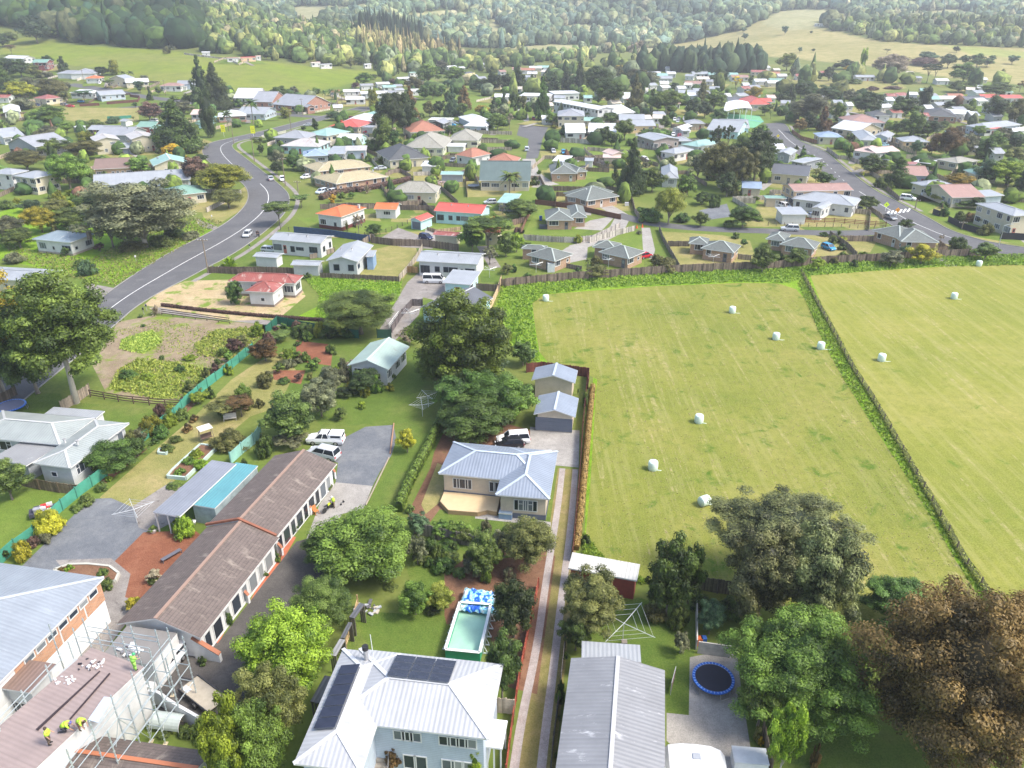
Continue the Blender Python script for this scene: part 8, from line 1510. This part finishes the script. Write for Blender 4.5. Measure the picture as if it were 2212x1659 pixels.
def chair(kind,x,y,label,colr,rz=0,s=1.0):
 g=G(*px(x,y));r=thing(kind,label,'chair' if 'chair' in kind else 'bench',g,rz);mt=plain(colr,.7,.1);W2=(.28 if 'chair' in kind else .9)*s
 m=MB();m.box(-W2,W2,-.25,.25,.40,.45,mt);m.build('seat',r)
 if kind!='bench':m=MB();m.hexa([(-W2,.2,.45),(W2,.2,.45),(W2,.26,.45),(-W2,.26,.45),(-W2,.38,1.0),(W2,.38,1.0),(W2,.44,1.0),(-W2,.44,1.0)],mt);m.build('backrest',r)
 lg=MB();lg.box(-.03,.03,-.03,.03,0,.4,mt);me=lg.mesh('leg')
 for sx in(-1,1):
  for sy in(-1,1):link('leg',me,r,(sx*(W2-.05),sy*.2,0))
 return r
r=chair('rocking_chair',520,1120,'orange wooden rocking chair by the motel wall',(.45,.17,.05),.9);m=MB()
for s in(-1,1):m.tube([(s*.25,-.5,.12),(s*.25,-.2,.03),(s*.25,.2,.03),(s*.25,.5,.12)],.025,plain((.4,.15,.05)),5)
m.build('rocker',r)
def pot(x,y,label,colr,r0=.28,h=.5,plant=True):
 g=G(*px(x,y));r=thing('plant_pot',label,'plant pot',g);m=MB();m.tube([(0,0,0),(0,0,h*.8),(0,0,h)],[r0*.75,r0,r0*1.08],plain(colr,.7,.1),12);m.build('pot',r,True)
 if plant:o_=link('foliage',crown_mesh('shrub',2,1),r,(0,0,h*.8));o_.scale=(r0*1.4,r0*1.4,.5);o_.material_slots[0].link='OBJECT';o_.material_slots[0].material=leafm(*LC['mid'])
pot(380,1225,'tall black plant pot by the motel wall',(.03,.03,.035),.3,.8);pot(345,1275,'white plant pot beside the black one',(.6,.6,.58));pot(500,1070,'brown plant pot next to the rocking chair',(.3,.14,.08),.3,.45)
T(0,2)
pot(1330,1285,'white pot with a seedling at the shade house entrance',(.65,.65,.63),.35,.55);pot(1672,1215,'round white pot beside the climbing vine',(.65,.65,.63),.35,.5,False);pot(1530,1300,'terracotta bowl on the red courtyard, upper one',(.45,.16,.07),.35,.3);pot(1537,1345,'terracotta bowl on the red courtyard, lower one',(.42,.15,.07),.3,.28);pot(1518,1225,'white hanging pot under the shade house roof',(.6,.6,.6),.25,.4)
chair('bench',1485,1500,'dark plank bench on the red courtyard',(.12,.12,.14),.95,1.3);chair('garden_table',1990,315,'pale stone garden table under the flat topped tree',(.5,.48,.42),.3,1)
tree('spiky','bright',1590,1060,1300,200);tree('shrub','bright',1600,1120,1310,170)
r=thing('garden_swing','garden swing seat with a white canopy','swing seat',G(*px(1790,490)),.7);m=MB();m.hexa([(-.9,-.7,2.0),(.9,-.7,2.0),(.9,.7,2.1),(-.9,.7,2.1),(-.9,-.7,2.08),(.9,-.7,2.08),(.9,.7,2.18),(-.9,.7,2.18)],plain((.66,.62,.55)));m.build('canopy',r);m=MB()
for sx in(-1,1):m.bar((sx*.85,-.7,0),(sx*.85,0,2.05),.05,.05,plain((.1,.08,.07)));m.bar((sx*.85,.7,0),(sx*.85,0,2.05),.05,.05,plain((.1,.08,.07)))
m.build('frame',r);m=MB();m.box(-.75,.75,-.25,.25,.5,.58,plain((.12,.08,.06)));m.box(-.75,.75,.2,.26,.58,1.1,plain((.12,.08,.06)));m.build('seat',r)
H('long grey carport roof joined to the shade house','long grey carport roof',[(1322,1112,1552,1152,1990,690,'flat')],2.7,'open',roofm((.22,.235,.27),'corr',None,0),cat='carport',nowin=True,ov=.15)
H('shade house with teal netting roof and plastic side wall','teal roofed shade house',[(1652,1046,1856,1080,2172,706,'flat')],2.5,plain((.30,.36,.37),.5,.3,1),roofm((.10,.28,.31),'corr',(.16,.36,.38),.03),cat='shade house',nowin=True,ov=.1,cap=None)
def bed(label,pts,h=.5,rimc=(.42,.52,.46),soil=SOIL,w=.25):
 P=[G(*px(*q))for q in pts];c0=P[0].copy();r=thing('raised_garden_bed',label,'garden bed',c0);m=MB();Q=[p-c0 for p in P]
 for t in tessellate_polygon([[Vector((p.x,p.y,0))for p in Q]]):
  q=[Q[k]for k in t]
  if(q[1]-q[0]).cross(q[2]-q[0]).z<0:q.reverse()
  m.face([(p.x,p.y,h*.7)for p in q],soil)
 m.build('soil',r);m=MB()
 for a,b2 in zip(Q,Q[1:]+Q[:1]):m.bar((a.x,a.y,h/2),(b2.x,b2.y,h/2),w,h,plain(rimc,.8,.1))
 m.build('rim',r)
bed('raised vegetable bed with pale green concrete rim',[(1450,815),(1610,830),(1880,560),(1735,540),(1500,755)])
tree('shrub','bright',1700,560,640,120);tree('shrub','green',1640,620,700,120);tree('shrub','bright',1740,640,730,130);tree('shrub','green',1560,720,790,110);tree('shrub','olive',1990,400,560,300)
bed('kidney shaped flower bed with stone steps in the courtyard',[(470,1620),(600,1575),(760,1570),(950,1590),(1030,1650),(1000,1720),(700,1740)],.35,(.45,.44,.38));bed('low planted box at the end of the flower strip',[(1370,605),(1440,612),(1450,580),(1380,570)],.35)
r=thing('boat_trailer','small trailer heaped with red and white junk on the lawn','trailer',G(*px(380,1130)),.5);m=MB();m.box(-1.4,1.4,-.7,.7,.35,.8,plain((.05,.05,.07)));m.build('tray',r);m=MB();rr=random.Random(3)
for k in range(14):m.box(*(lambda x,y:(x-.3,x+.3,y-.15,y+.15))(rr.uniform(-1.1,1.1),rr.uniform(-.5,.5)),.8,.85+rr.random()*.5,plain(rr.choice([(.5,.03,.03),(.6,.6,.6),(.05,.05,.06),(.3,.3,.32)])))
m.build('junk',r);wl=MB();wl.tube([(0,-.1,0),(0,.1,0)],.3,plain((.02,.02,.02)),12);wm_=wl.mesh('wheel');[link('wheel',wm_,r,(0,s*.8,.3))for s in(-1,1)]
# ---- motel courtyard
T(0,3)
def slabwall(label,pts,h0,h1,w=.25,c=(.60,.60,.585)):
 P=[G(*px(*q))for q in pts];c0=P[0].copy();r=thing('buttress_wall',label,'wall',c0);m=MB();a,b2=Vector((0,0,0)),P[1]-c0;d=(b2-a).normalized();s=Vector((-d.y,d.x,0))*w/2;z=lambda k:Vector((0,0,k))
 m.hexa([a-s,b2-s,b2+s,a+s,a-s+z(h0),b2-s+z(h1),b2+s+z(h1),a+s+z(h0)],plain(c,.8,.08));m.build('wall',r);m=MB();m.hexa([a-s*1.3+z(h0+.01),b2-s*1.3+z(h1+.01),b2+s*1.3+z(h1+.01),a+s*1.3+z(h0+.01),a-s*1.3+z(h0+.1),b2-s*1.3+z(h1+.1),b2+s*1.3+z(h1+.1),a+s*1.3+z(h0+.1)],plain((.33,.13,.07),.8,.15));m.build('tile_coping',r)
slabwall('white sloping end wall with orange coping at the front of the motel',[(1700,700),(1915,738)],2.4,.9,.35)
slabwall('white sloping fin wall beside the green chair',[(2060,200),(2160,235)],2.3,1.0);T(1,2);slabwall('white fin wall near the rocking chair',[(410,1110),(482,1130)],2.3,1.0);slabwall('white fin wall halfway along the motel front',[(150,1450),(236,1482)],2.3,1.0);slabwall('white fin wall at the far end of the motel front',[(640,800),(690,820)],2.3,1.0);T(0,3)
chair('green_chair',1840,560,'green plastic chair on the orange doorstep',(.05,.25,.13),.6,1.1)
CD=plain((.20,.19,.18),.9,.15,.6)
H('flat concrete roof deck with white parapet behind the scaffold','flat concrete roof deck',[(870,705,1320,775,1548,505,'flat')],3.0,'p:white',CD,cat='garage',nowin=True,ov=.02)
H('white walled wing with brown and orange tiled roof at the bottom left','tiled wing at the bottom left',[(470,1790,1600,1960,1745,1512,'ga')],2.9,'p:white','motel',pitch=22,cap=(.42,.15,.07),nowin=True)
car('ute','white',1440,880,-70,80,'white pickup with its canopy door raised beside the scaffold')
g=G(*px(1760,1060));ang=math.atan2((G(*px(1900,1130))-G(*px(1640,930))).y,(G(*px(1900,1130))-G(*px(1640,930))).x);r=thing('flatbed_trailer','flatbed trailer with pale plywood floor in the motel courtyard','trailer',g,ang);m=MB();m.box(-2.1,2.1,-.95,.95,.55,.62,plain((.40,.35,.27),.8,.15,1.5));m.build('floor',r);m=MB();dk=plain((.04,.04,.045),.6)
for s in(-1,1):m.box(-2.15,2.15,s*.98-.04,s*.98+.04,.45,.78,dk)
m.bar((-2.1,-.5,.5),(-3.4,0,.5),.08,.08,dk);m.bar((-2.1,.5,.5),(-3.4,0,.5),.08,.08,dk);m.build('frame',r);[link('wheel',wm_,r,(.3,s*1.12,.32))for s in(-1,1)];m=MB();m.box(-1.9,-1.1,-.8,-.3,.63,.72,plain((.65,.65,.65)));m.build('sheet_of_paper',r)
g=G(*px(1470,1300));r=thing('cold_frame','small arched clear plastic cold frame behind the curved wall','cold frame',g,-.15);m=MB();pm_=plain((.42,.47,.44),.25,.1);n=10
for k in range(n):
 a0,a1=math.pi*k/n,math.pi*(k+1)/n;m.face([(-1.3,math.cos(a0)*.8,.5+math.sin(a0)*.8),(-1.3,math.cos(a1)*.8,.5+math.sin(a1)*.8),(1.3,math.cos(a1)*.8,.5+math.sin(a1)*.8),(1.3,math.cos(a0)*.8,.5+math.sin(a0)*.8)][::-1],pm_)
m.build('cover',r);m=MB()
for x in(-1.3,0,1.3):m.tube([(x,math.cos(math.pi*k/8)*.81,.5+math.sin(math.pi*k/8)*.81)for k in range(9)],.03,plain((.6,.62,.6)),5);[m.bar((x,s*.8,0),(x,s*.8,.5),.04,.04,plain((.6,.62,.6)))for s in(-1,1)]
m.build('hoops',r)
P=smooth_line([G(*px(*q))for q in((1310,1100),(1400,1110),(1480,1180),(1600,1250),(1740,1330))],2);r=thing('curved_wall','curved white garden wall with orange coping','wall',P[0]);m=MB();[m.bar(a-P[0]+Vector((0,0,.8)),b2-P[0]+Vector((0,0,.8)),.25,1.6,plain((.60,.60,.585),.8,.08))for a,b2 in zip(P,P[1:])];m.build('wall',r)
A,X,Y,L,D=wing_frame((-260,1190,902,20,-380,-190),5.2);br_=brick((.55,.24,.10));r=[o for o in COL.objects if o.get('label','').startswith('two storey white and bare brick')][0];inv=(Matrix.Translation(r.location)@Matrix.Rotation(r.rotation_euler.z,4,'Z')).inverted();m=MB();o_=X.cross(Vector((0,0,1)));o_=o_ if o_.dot(Y)<0 else-o_
def bp(t,z,d):return inv@(A+X*(L*t)-Y*(-.40+d)+Vector((0,0,z-5.2+0)))
for t0,t1 in((.30,.62),(.63,.82),(.83,.985)):m.face([bp(t0,2.7,.03),bp(t1,2.7,.03),bp(t1,4.75,.03),bp(t0,4.75,.03)],br_)
m.build('bare_brick_wall',r)
ang=math.atan2(X.y,X.x)
for k in range(7):put_window(r,inv@(A+X*L*(.4+.085*k)-Y*(-.40+.04)+Vector((0,0,-.75))),0,1.0,.5,(.62,.62,.6),0)
# ---- scaffold round the brown ribbed roof
Bc,Ac,Cc=[G(*px(*q),5.6)for q in((1245,792),(710,702),(200,1780))];Z=lambda p,z:Vector((p.x,p.y,z));ew=(Ac-Bc);WL=ew.length;ew.normalize();el=Vector((-ew.y,ew.x,0));el=el if el.dot(Cc-Ac)>0 else-el
c0=Z(Bc,0);r=thing('scaffold','tubular steel scaffold around the brown ribbed roof','scaffold',c0);stl=plain((.48,.54,.54),.35,.06,metal=.5);ps,rl=[],[]
def pt(a,b2):return ew*a+el*b2
grid_=[(-1.0,k*2.4,7.9)for k in range(-1,6)]+[(-2.3,k*2.4,7.2)for k in range(-1,4)]+[(k*2.3,-1.0,7.7)for k in range(1,5)]+[(k*2.3,-2.2,7.7)for k in range(0,4)]+[(WL+.9,k*2.6,7.2)for k in range(0,9)]
me_={}
for a,b2,h in grid_:
 if h not in me_:
  m=MB();m.tube([(0,0,0),(0,0,h)],.05,stl,6)
  for z in np.arange(.5,h,.5):m.tube([(0,0,z),(0,0,z+.05)],.085,stl,6)
  me_[h]=m.mesh('standard')
 link('standard',me_[h],r,pt(a,b2));
bpm=MB();bpm.box(-.18,.18,-.18,.18,.0,.04,plain((.5,.42,.28)));bpm=bpm.mesh('base_plate');[link('base_plate',bpm,r,pt(a,b2))for a,b2,h in grid_]
def rail(a0,b0,a1,b1,z):m=MB();m.tube([pt(a0,b0)+Vector((0,0,z)),pt(a1,b1)+Vector((0,0,z))],.04,stl,5);m.build('rail',r)
for z in(6.3,6.8):rail(-1,-2.4,-1,13,z);rail(WL+.9,-.5,WL+.9,21,z);rail(0,-2.2,WL+.9,-2.2,z);rail(0,-1,WL+.9,-1,z)
for z in(2,3.9,5.5):rail(-1,-2.4,-1,12,z);rail(-2.3,-2.4,-2.3,7.2,z);rail(-2.3,-2.4,-1,-2.4,z);rail(-2.3,0,-1,0,z);rail(-2.3,2.4,-1,2.4,z);rail(-2.3,4.8,-1,4.8,z)
for k in range(4):m=MB();m.tube([pt(-1,k*2.4)+Vector((0,0,.3 if k%2 else 5.4)),pt(-1,(k+1)*2.4)+Vector((0,0,5.4 if k%2 else .3))],.035,stl,5);m.build('brace',r)
m=MB();m.hexa([pt(WL+.2,0)+Vector((0,0,5.3)),pt(WL+.8,0)+Vector((0,0,5.3)),pt(WL+.8,20)+Vector((0,0,5.3)),pt(WL+.2,20)+Vector((0,0,5.3))]+[pt(WL+.2,0)+Vector((0,0,5.36)),pt(WL+.8,0)+Vector((0,0,5.36)),pt(WL+.8,20)+Vector((0,0,5.36)),pt(WL+.2,20)+Vector((0,0,5.36))],plain((.4,.42,.42)));m.build('platform',r)
HV=(.45,.70,.05);ZR=5.78
def onroof(x,y,z=ZR):return G(*px(x,y),z)
person('roofer standing in yellow vest and brown shorts on the brown roof',0,0,pose(chest=(0,-.05,.71),ell=(.15,-.1,.62),wrl=(.14,-.2,.52),hal=(.14,-.23,.49)),HV,(.10,.07,.05),None,1.9,at=onroof(432,1452));person('roofer crouching in yellow vest in the middle of the group',0,0,KNEEL,HV,(.03,.03,.04),(.1,.1,.3),1.7,at=onroof(560,1335));person('roofer bending over the roof edge in yellow vest',0,0,BEND,HV,(.25,.14,.1),(.05,.03,.02),1.2,at=onroof(705,1325));person('worker in green yellow vest at the far end of the brown roof',0,0,HOLD,(.3,.65,.1),(.3,.6,.1),(.05,.35,.15),2.6,at=onroof(1170,812))
def flatthing(nm,label,cat,pts,z,mt,th=.04,lump=0):
 P=[G(*px(*q),z)for q in pts];c0=sum(P,Vector())/len(P);r=thing(nm,label,cat,c0);m=MB();Q=[p-c0 for p in P]
 if len(Q)==4:m.hexa([(p.x,p.y,0)for p in Q]+[(p.x,p.y,th)for p in Q],mt)
 else:m.face([(p.x,p.y,th)for p in Q],mt)
 m.build('sheet',r);return r
flatthing('roofing_sheet','pale blue white roofing sheet lying on the brown roof','roofing sheet',[(760,1245),(900,1045),(985,1055),(850,1270)],ZR,plain((.45,.52,.60),.3));flatthing('roof_flashing','long dark flashing strip on the roof, left one','flashing',[(310,1325),(860,820),(868,826),(330,1335)],ZR,plain((.04,.025,.025),.4));flatthing('roof_flashing','long dark flashing strip on the roof, right one','flashing',[(600,1235),(945,838),(955,846),(612,1240)],ZR,plain((.04,.025,.025),.4))
def pile(nm,label,cat,x,y,z,rad,n,cols,hh=.3,kind=None):
 g=G(*px(x,y),z);r=thing(nm,label,cat,g);rr=random.Random(n+int(x));m=MB()
 for k in range(n):
  a,q=rr.uniform(0,6.28),rad*math.sqrt(rr.random());s=rr.uniform(.12,.34)*(.5 if 'wrap' in nm else 1);zz=rr.uniform(0,hh)*(1-q/rad*.7);c=Vector((math.cos(a)*q,math.sin(a)*q*.7,zz));d=Vector((math.cos(a*3),math.sin(a*3),rr.uniform(-.2,.3)))*s;m.bar(c-d,c+d,s*rr.uniform(.6,1.3),s*.6,plain(rr.choice(cols),.7,.1))
 m.build('pieces',r);return r
pile('plastic_wrap','heap of black and white wrapping plastic on the brown roof','plastic wrap',790,765,ZR,1.1,22,[(.65,.65,.67),(.7,.7,.7),(.02,.02,.03)],.3);pile('plastic_wrap','long loop of white wrapping strip on the roof','plastic wrap',545,900,ZR,.9,14,[(.68,.68,.7)],.12);pile('scrap_heap','stack of grey window frames on the concrete roof deck','building scrap',1120,640,3.2,1.0,16,[(.5,.52,.53),(.62,.62,.6),(.2,.2,.22)],.3)
T(1,0);pile('rubble_heap','pinkish heap of broken rubble beside the white sedan','rubble',1575,1590,0,4.2,160,[(.42,.30,.27),(.50,.40,.38),(.32,.24,.22)],1.1)
T(2,0);pile('yard_clutter','heaped clutter in the yard beside the blue grey garden shed','clutter',760,1420,0,3.2,60,[(.1,.1,.12),(.5,.5,.5),(.35,.12,.06),(.2,.3,.35)],.9);pile('yard_clutter','scattered clutter under the open carports','clutter',520,1395,0,3.5,50,[(.6,.6,.6),(.1,.1,.12),(.35,.2,.12)],.8)
T(1,3);pile('scrap_heap','jumble of ladders and tools beside the timber fence','clutter',970,285,0,1.3,26,[(.4,.42,.45),(.12,.12,.13),(.5,.45,.35)],.5)
T(1,2)
A,X,Y,L,D=wing_frame((-430,1232,178,1328,662,690),2.9);r=[o for o in COL.objects if o.get('label','').endswith('tiled roof, farther block')][0];inv=(Matrix.Translation(r.location)@Matrix.Rotation(r.rotation_euler.z,4,'Z')).inverted();m=MB();oc=plain((.24,.09,.05),.8,.15);z19=math.tan(R(19))*L/2;pk=A+X*L/2+Vector((0,0,.3+z19));m.bar(inv@(A+Vector((0,0,.3))),inv@pk,.28,.25,oc);m.bar(inv@pk,inv@(A+X*L+Vector((0,0,.3))),.28,.25,oc);m.build('roof_flashing',r)
# ---- motorbike, rider and cats
T(1,2);g=G(*px(628,1090));r=thing('motorbike','yellow green dirt bike on the concrete drive','motorbike',g,1.05);dk=plain((.02,.02,.02),.6);wl=MB();wl.tube([(0,-.05,0),(0,.05,0)],.33,dk,16);wme=wl.mesh('wheel');[link('wheel',wme,r,(x,0,.33))for x in(-.68,.7)]
m=MB();m.bar((-.6,0,.4),(0,0,.5),.12,.1,dk);m.bar((0,0,.45),(.5,0,.85),.1,.12,dk);m.bar((.7,0,.35),(.45,0,1.0),.08,.08,plain((.5,.5,.5)));m.box(-.15,.2,-.13,.13,.3,.6,dk);m.build('frame',r);m=MB();m.hexa([(-.1,-.12,.7),(.4,-.1,.75),(.4,.1,.75),(-.1,.12,.7),(-.05,-.1,.88),(.35,-.07,.95),(.35,.07,.95),(-.05,.1,.88)],plain((.5,.65,.03),.4));m.build('tank',r);m=MB();m.box(-.65,-.08,-.1,.1,.8,.88,dk);m.build('seat',r);m=MB();m.bar((.45,-.36,1.06),(.45,.36,1.06),.04,.04,dk);m.build('handlebar',r)
person('man in yellow vest and white cap holding the dirt bike',678,1068,HOLD,HV,(.2,.15,.1),(.65,.65,.63),-1.2)
def cat_(x,y,label,rz):
 g=G(*px(x,y));r=thing('cat',label,'cat',g,rz);V=[(0,0,.06),(0,0,.16),(0,-.05,.27),(0,-.08,.33),(0,-.13,.33),(.05,-.1,.14),(.05,-.12,.01),(-.05,-.1,.14),(-.05,-.12,.01),(.07,.0,.05),(.08,-.1,.015),(-.07,0,.05),(-.08,-.1,.015),(0,.12,.04),(.1,.2,.03),(.035,-.07,.39),(-.035,-.07,.39)];E=[(0,1),(1,2),(2,3),(3,4),(2,5),(5,6),(2,7),(7,8),(0,9),(9,10),(0,11),(11,12),(0,13),(13,14),(3,15),(3,16)];RD=[.1,.09,.06,.05,.025,.025,.018,.025,.018,.05,.022,.05,.022,.03,.015,.008,.008]
 me=bpy.data.meshes.new('body');me.from_pydata(V,E,[]);o=bpy.data.objects.new('body',me);COL.objects.link(o);o.parent=r;skinit(o,RD);me.materials.append(plain((.012,.012,.014),.6));m=MB();[m.tube([(s*.02,-.165,.345),(s*.02,-.178,.345)],.008,plain((.3,.35,.05)),5)for s in(-1,1)];m.build('eyes',r)
cat_(735,1045,'black cat sitting nearest the man with the dirt bike',.3);cat_(757,1022,'black cat sitting slightly farther from the man',-.4)
T(1,1);person('dark clothed person with grey hair standing left at the kerb beside the car',12,385,STAND,(.02,.02,.03),(.03,.03,.05),(.25,.22,.2),.5);person('person in black standing right at the kerb beside the car',28,388,HOLD,(.02,.02,.03),(.02,.02,.03),None,-.5)
# ---- bottom right corner
T(2,3);g=G(*px(1590,1600),2.0);g.z=0;r=thing('caravan','white rounded caravan roof at the bottom edge of the patio','caravan',g,-.1);m=MB();wh=plain((.60,.61,.62),.3,.03);n=8
prof=[(-2.4,.5),(-2.45,1.6),(-2.1,2.25),(-1.2,2.5),(0,2.55),(1.2,2.45),(2.0,2.1),(2.4,1.5),(2.4,.5)]
for a,b2 in zip(prof,prof[1:]+prof[:1]):m.face([(a[0],-1.1,a[1]),(a[0],1.1,a[1]),(b2[0],1.1,b2[1]),(b2[0],-1.1,b2[1])],wh)
for s in(-1,1):m.face([(a[0],s*1.1,a[1])for a in(prof if s>0 else prof[::-1])],wh)
m.build('body',r);m=MB();m.box(-.3,.3,-.25,.25,2.52,2.62,plain((.3,.32,.35)));m.build('roof_vent',r);m=MB();[m.box(-1.2,1.0,s*1.12-.01,s*1.12+.01,1.3,1.9,plain((.03,.1,.3),.2))for s in(-1,1)];m.build('window_band',r);[link('wheel',wm_,r,(0,s*1.0,.3))for s in(-1,1)]
box_obj('box_trailer','white box trailer at the bottom edge right of the caravan','trailer',2040,1650,2.6,1.5,1.3,(.60,.61,.62),-.1,lid=(.5,.52,.52));box_obj('plastic_drum','orange drum beside the white fence panel','drum',1615,590,.5,.5,.8,(.6,.13,.03));box_obj('plastic_drum','blue drum beside the orange one','drum',1650,588,.5,.5,.8,(.02,.10,.4));box_obj('cat_crate','small wooden crate under the large clothesline','crate',968,600,.5,.5,.5,(.35,.3,.25))
r=thing('clothes_airer','patterned rug hung over a rail beside the grey roof','rug',G(*px(1385,960)),1.2);m=MB();m.box(-.9,.9,-.03,.03,.3,1.5,plain((.16,.10,.09),.9,.5,8));m.build('rug',r);m=MB();m.bar((-1,0,1.52),(1,0,1.52),.05,.05,plain((.4,.4,.4)));[m.bar((x,0,0),(x,0,1.5),.05,.05,plain((.4,.4,.4)))for x in(-.95,.95)];m.build('rail',r)
T(3,0)if 0 else T(2,1);box_obj('garden_shed','tall white garden cabinet against the brick wall','cabinet',337,690,1.6,.9,2.0,(.60,.62,.62));box_obj('playset','blue plastic box on the lawn left of the trailer brick house','playset',248,245,.8,.6,1.2,(.02,.1,.4));box_obj('covered_trailer','dark covered trailer on the lawn','trailer',272,315,2.2,1.2,.9,(.04,.05,.07));box_obj('wrapped_bag','white bulk bag beside the fence','bulk bag',990,118,1.1,1.0,.9,(.6,.6,.6));
T(0,0);r=thing('water_tank','round pale water tank beside the long shed','water tank',G(*px(695,1140)));m=MB();m.tube([(0,0,0),(0,0,2.2)],2.6,plain((.30,.34,.33),.6),20);m.build('tank',r);m=MB();m.tube([(0,0,2.2),(0,0,2.5),(0,0,3.0)],[2.75,2.7,.3],plain((.50,.52,.52),.5),20);m.build('lid',r)
T(2,0);g=G(*px(1945,930),6);g.z=0;a,b2,c_,d_=[G(*px(*q),5.5)for q in((1815,975),(2075,935),(2040,880),(1850,882))];c0=(a+b2+c_+d_)/4;c0.z=0;r=thing('sports_canopy','large arched white canopy on posts over the sports courts','canopy',c0);m=MB();n=14;wh=plain((.72,.72,.73),.5,.02)
ra,rb,rc,rd=[p-c0 for p in(a,b2,c_,d_)]
for k in range(n):
 q0,q1=k/n,(k+1)/n;z0,z1=1.0*math.sin(math.pi*q0),1.0*math.sin(math.pi*q1);f_=lambda s,e,q,z:Vector((*(s.lerp(e,q)).xy,5.5+z));m.face([f_(ra,rb,q0,z0),f_(ra,rb,q1,z1),f_(rd,rc,q1,z1),f_(rd,rc,q0,z0)],wh);m.face([f_(ra,rb,q0,z0-.2),f_(rd,rc,q0,z0-.2),f_(rd,rc,q1,z1-.2),f_(ra,rb,q1,z1-.2)],wh)
m.build('roof',r);pm2=MB();pm2.box(-.12,.12,-.12,.12,0,5.5,wh);pm2=pm2.mesh('post')
for k in range(6):link('post',pm2,r,Vector((*ra.lerp(rb,k/5).xy,0)));link('post',pm2,r,Vector((*rd.lerp(rc,k/5).xy,0)))
T(2,1)
for k,(x,y)in enumerate([(1078,312),(1126,305)]):g=G(*px(x,y));r=thing('traffic_cone',['traffic cone at the left side of the lane roadworks','traffic cone at the right side of the lane roadworks'][k],'traffic cone',g);m=MB();m.tube([(0,0,.03),(0,0,.9)],[.24,.05],plain((.75,.09,.01)),10);m.build('cone',r);m=MB();m.box(-.3,.3,-.3,.3,0,.04,plain((.5,.06,.01)));m.build('base',r)
# ------ haze
hm=bpy.data.materials.new('haze');hm.use_nodes=True;hn=hm.node_tree;hn.nodes.clear();ho=hn.nodes.new('ShaderNodeOutputMaterial');hv=hn.nodes.new('ShaderNodeVolumePrincipled')
hv.inputs['Color'].default_value=(.93,.97,1,1);hv.inputs['Density'].default_value=.00025;hv.inputs['Anisotropy'].default_value=.2;hn.links.new(hv.outputs[0],ho.inputs['Volume'])
m=MB();m.box(-5200,5200,-60,5200,-8,185,hm);hz=m.build('haze');hz['kind']='stuff';hz['label']='thin pale haze over the valley';hz['category']='haze'
# ------ labels for trees and far houses, told apart by their neighbours
NAMED=[(a[0],a[1],a[2])for a in ANCH if a[2]not in('ANON','@')and len(a[2].split())<=7]
KN_=dict(round='round',fine='bushy',gum='uneven',cone='conical',spruce='tall conical',column='upright',flat='flat topped',weep='weeping',sparse='thin',shrub='low',palm='feathery',spiky='spiky')
ORD='leftmost second third fourth fifth sixth seventh eighth ninth tenth eleventh twelfth thirteenth fourteenth fifteenth sixteenth seventeenth eighteenth nineteenth twentieth'.split()+['%dth'%k for k in range(21,90)]
def relation(u,v,a):
 du,dv=u-a[0],v-a[1]
 if abs(du)>1.25*abs(dv):return 'left of' if du<0 else 'right of'
 return 'behind' if dv<0 else 'in front of'
def shortest(u,v,n):return sorted(NAMED,key=lambda a:(a[0]-u)**2+2.2*(a[1]-v)**2)[:n]
for t in TREES:
 o=t['o'];k=t['kind'];noun='palm' if k=='palm' else('plant' if k=='spiky' else('shrub' if k=='shrub' else('conifer' if k in('cone','spruce','column')else 'tree')))
 o['category']={'palm':'palm tree','plant':'plant','shrub':'shrub','conifer':'conifer'}.get(noun,'tree')
 if t['label']:o['label']=t['label'];USED[t['label']]=1;continue
 u,v=t['u'],t['v'];base='%s %s %s'%(CNAME[t['col']],KN_[k],noun);done=False
 for szw in('','small ' if t['w']<24 else 'large ','narrow ' if t['w']<30 else 'broad '):
  for a in shortest(u,v,7):
   lb='%s%s %s the %s'%(szw,base,relation(u,v,a),a[2])
   if lb not in USED and len(lb.split())<=16:o['label']=lb;USED[lb]=1;done=True;break
  if done:break
 if not done:
  n=0
  while True:
   n+=1;lb='%s, %s from the photo left among its kind'%(base,ORD[n%80])
   if lb not in USED:o['label']=lb;USED[lb]=1;break
fh={}
for o in list(COL.objects):
 if o.get('label','').startswith('@'):fh.setdefault(o['label'][1:],[]).append(o)
for lb,L_ in fh.items():
 kind=lb.replace(' house in the far suburb','');L_.sort(key=lambda o:proj(o.location)[0])
 for i,o in enumerate(L_):
  u,v=proj(o.location);done=False
  for a in shortest(u,v,3):
   nb='%s far house %s the %s'%(kind,relation(u,v,a),a[2])
   if nb not in USED and len(nb.split())<=16:o['label']=nb;USED[nb]=1;done=True;break
  if not done:o['label']='%s %s house of the far suburb counted from the left'%(ORD[i],kind)if len(L_)>1 else 'only %s house in the far suburb'%kind
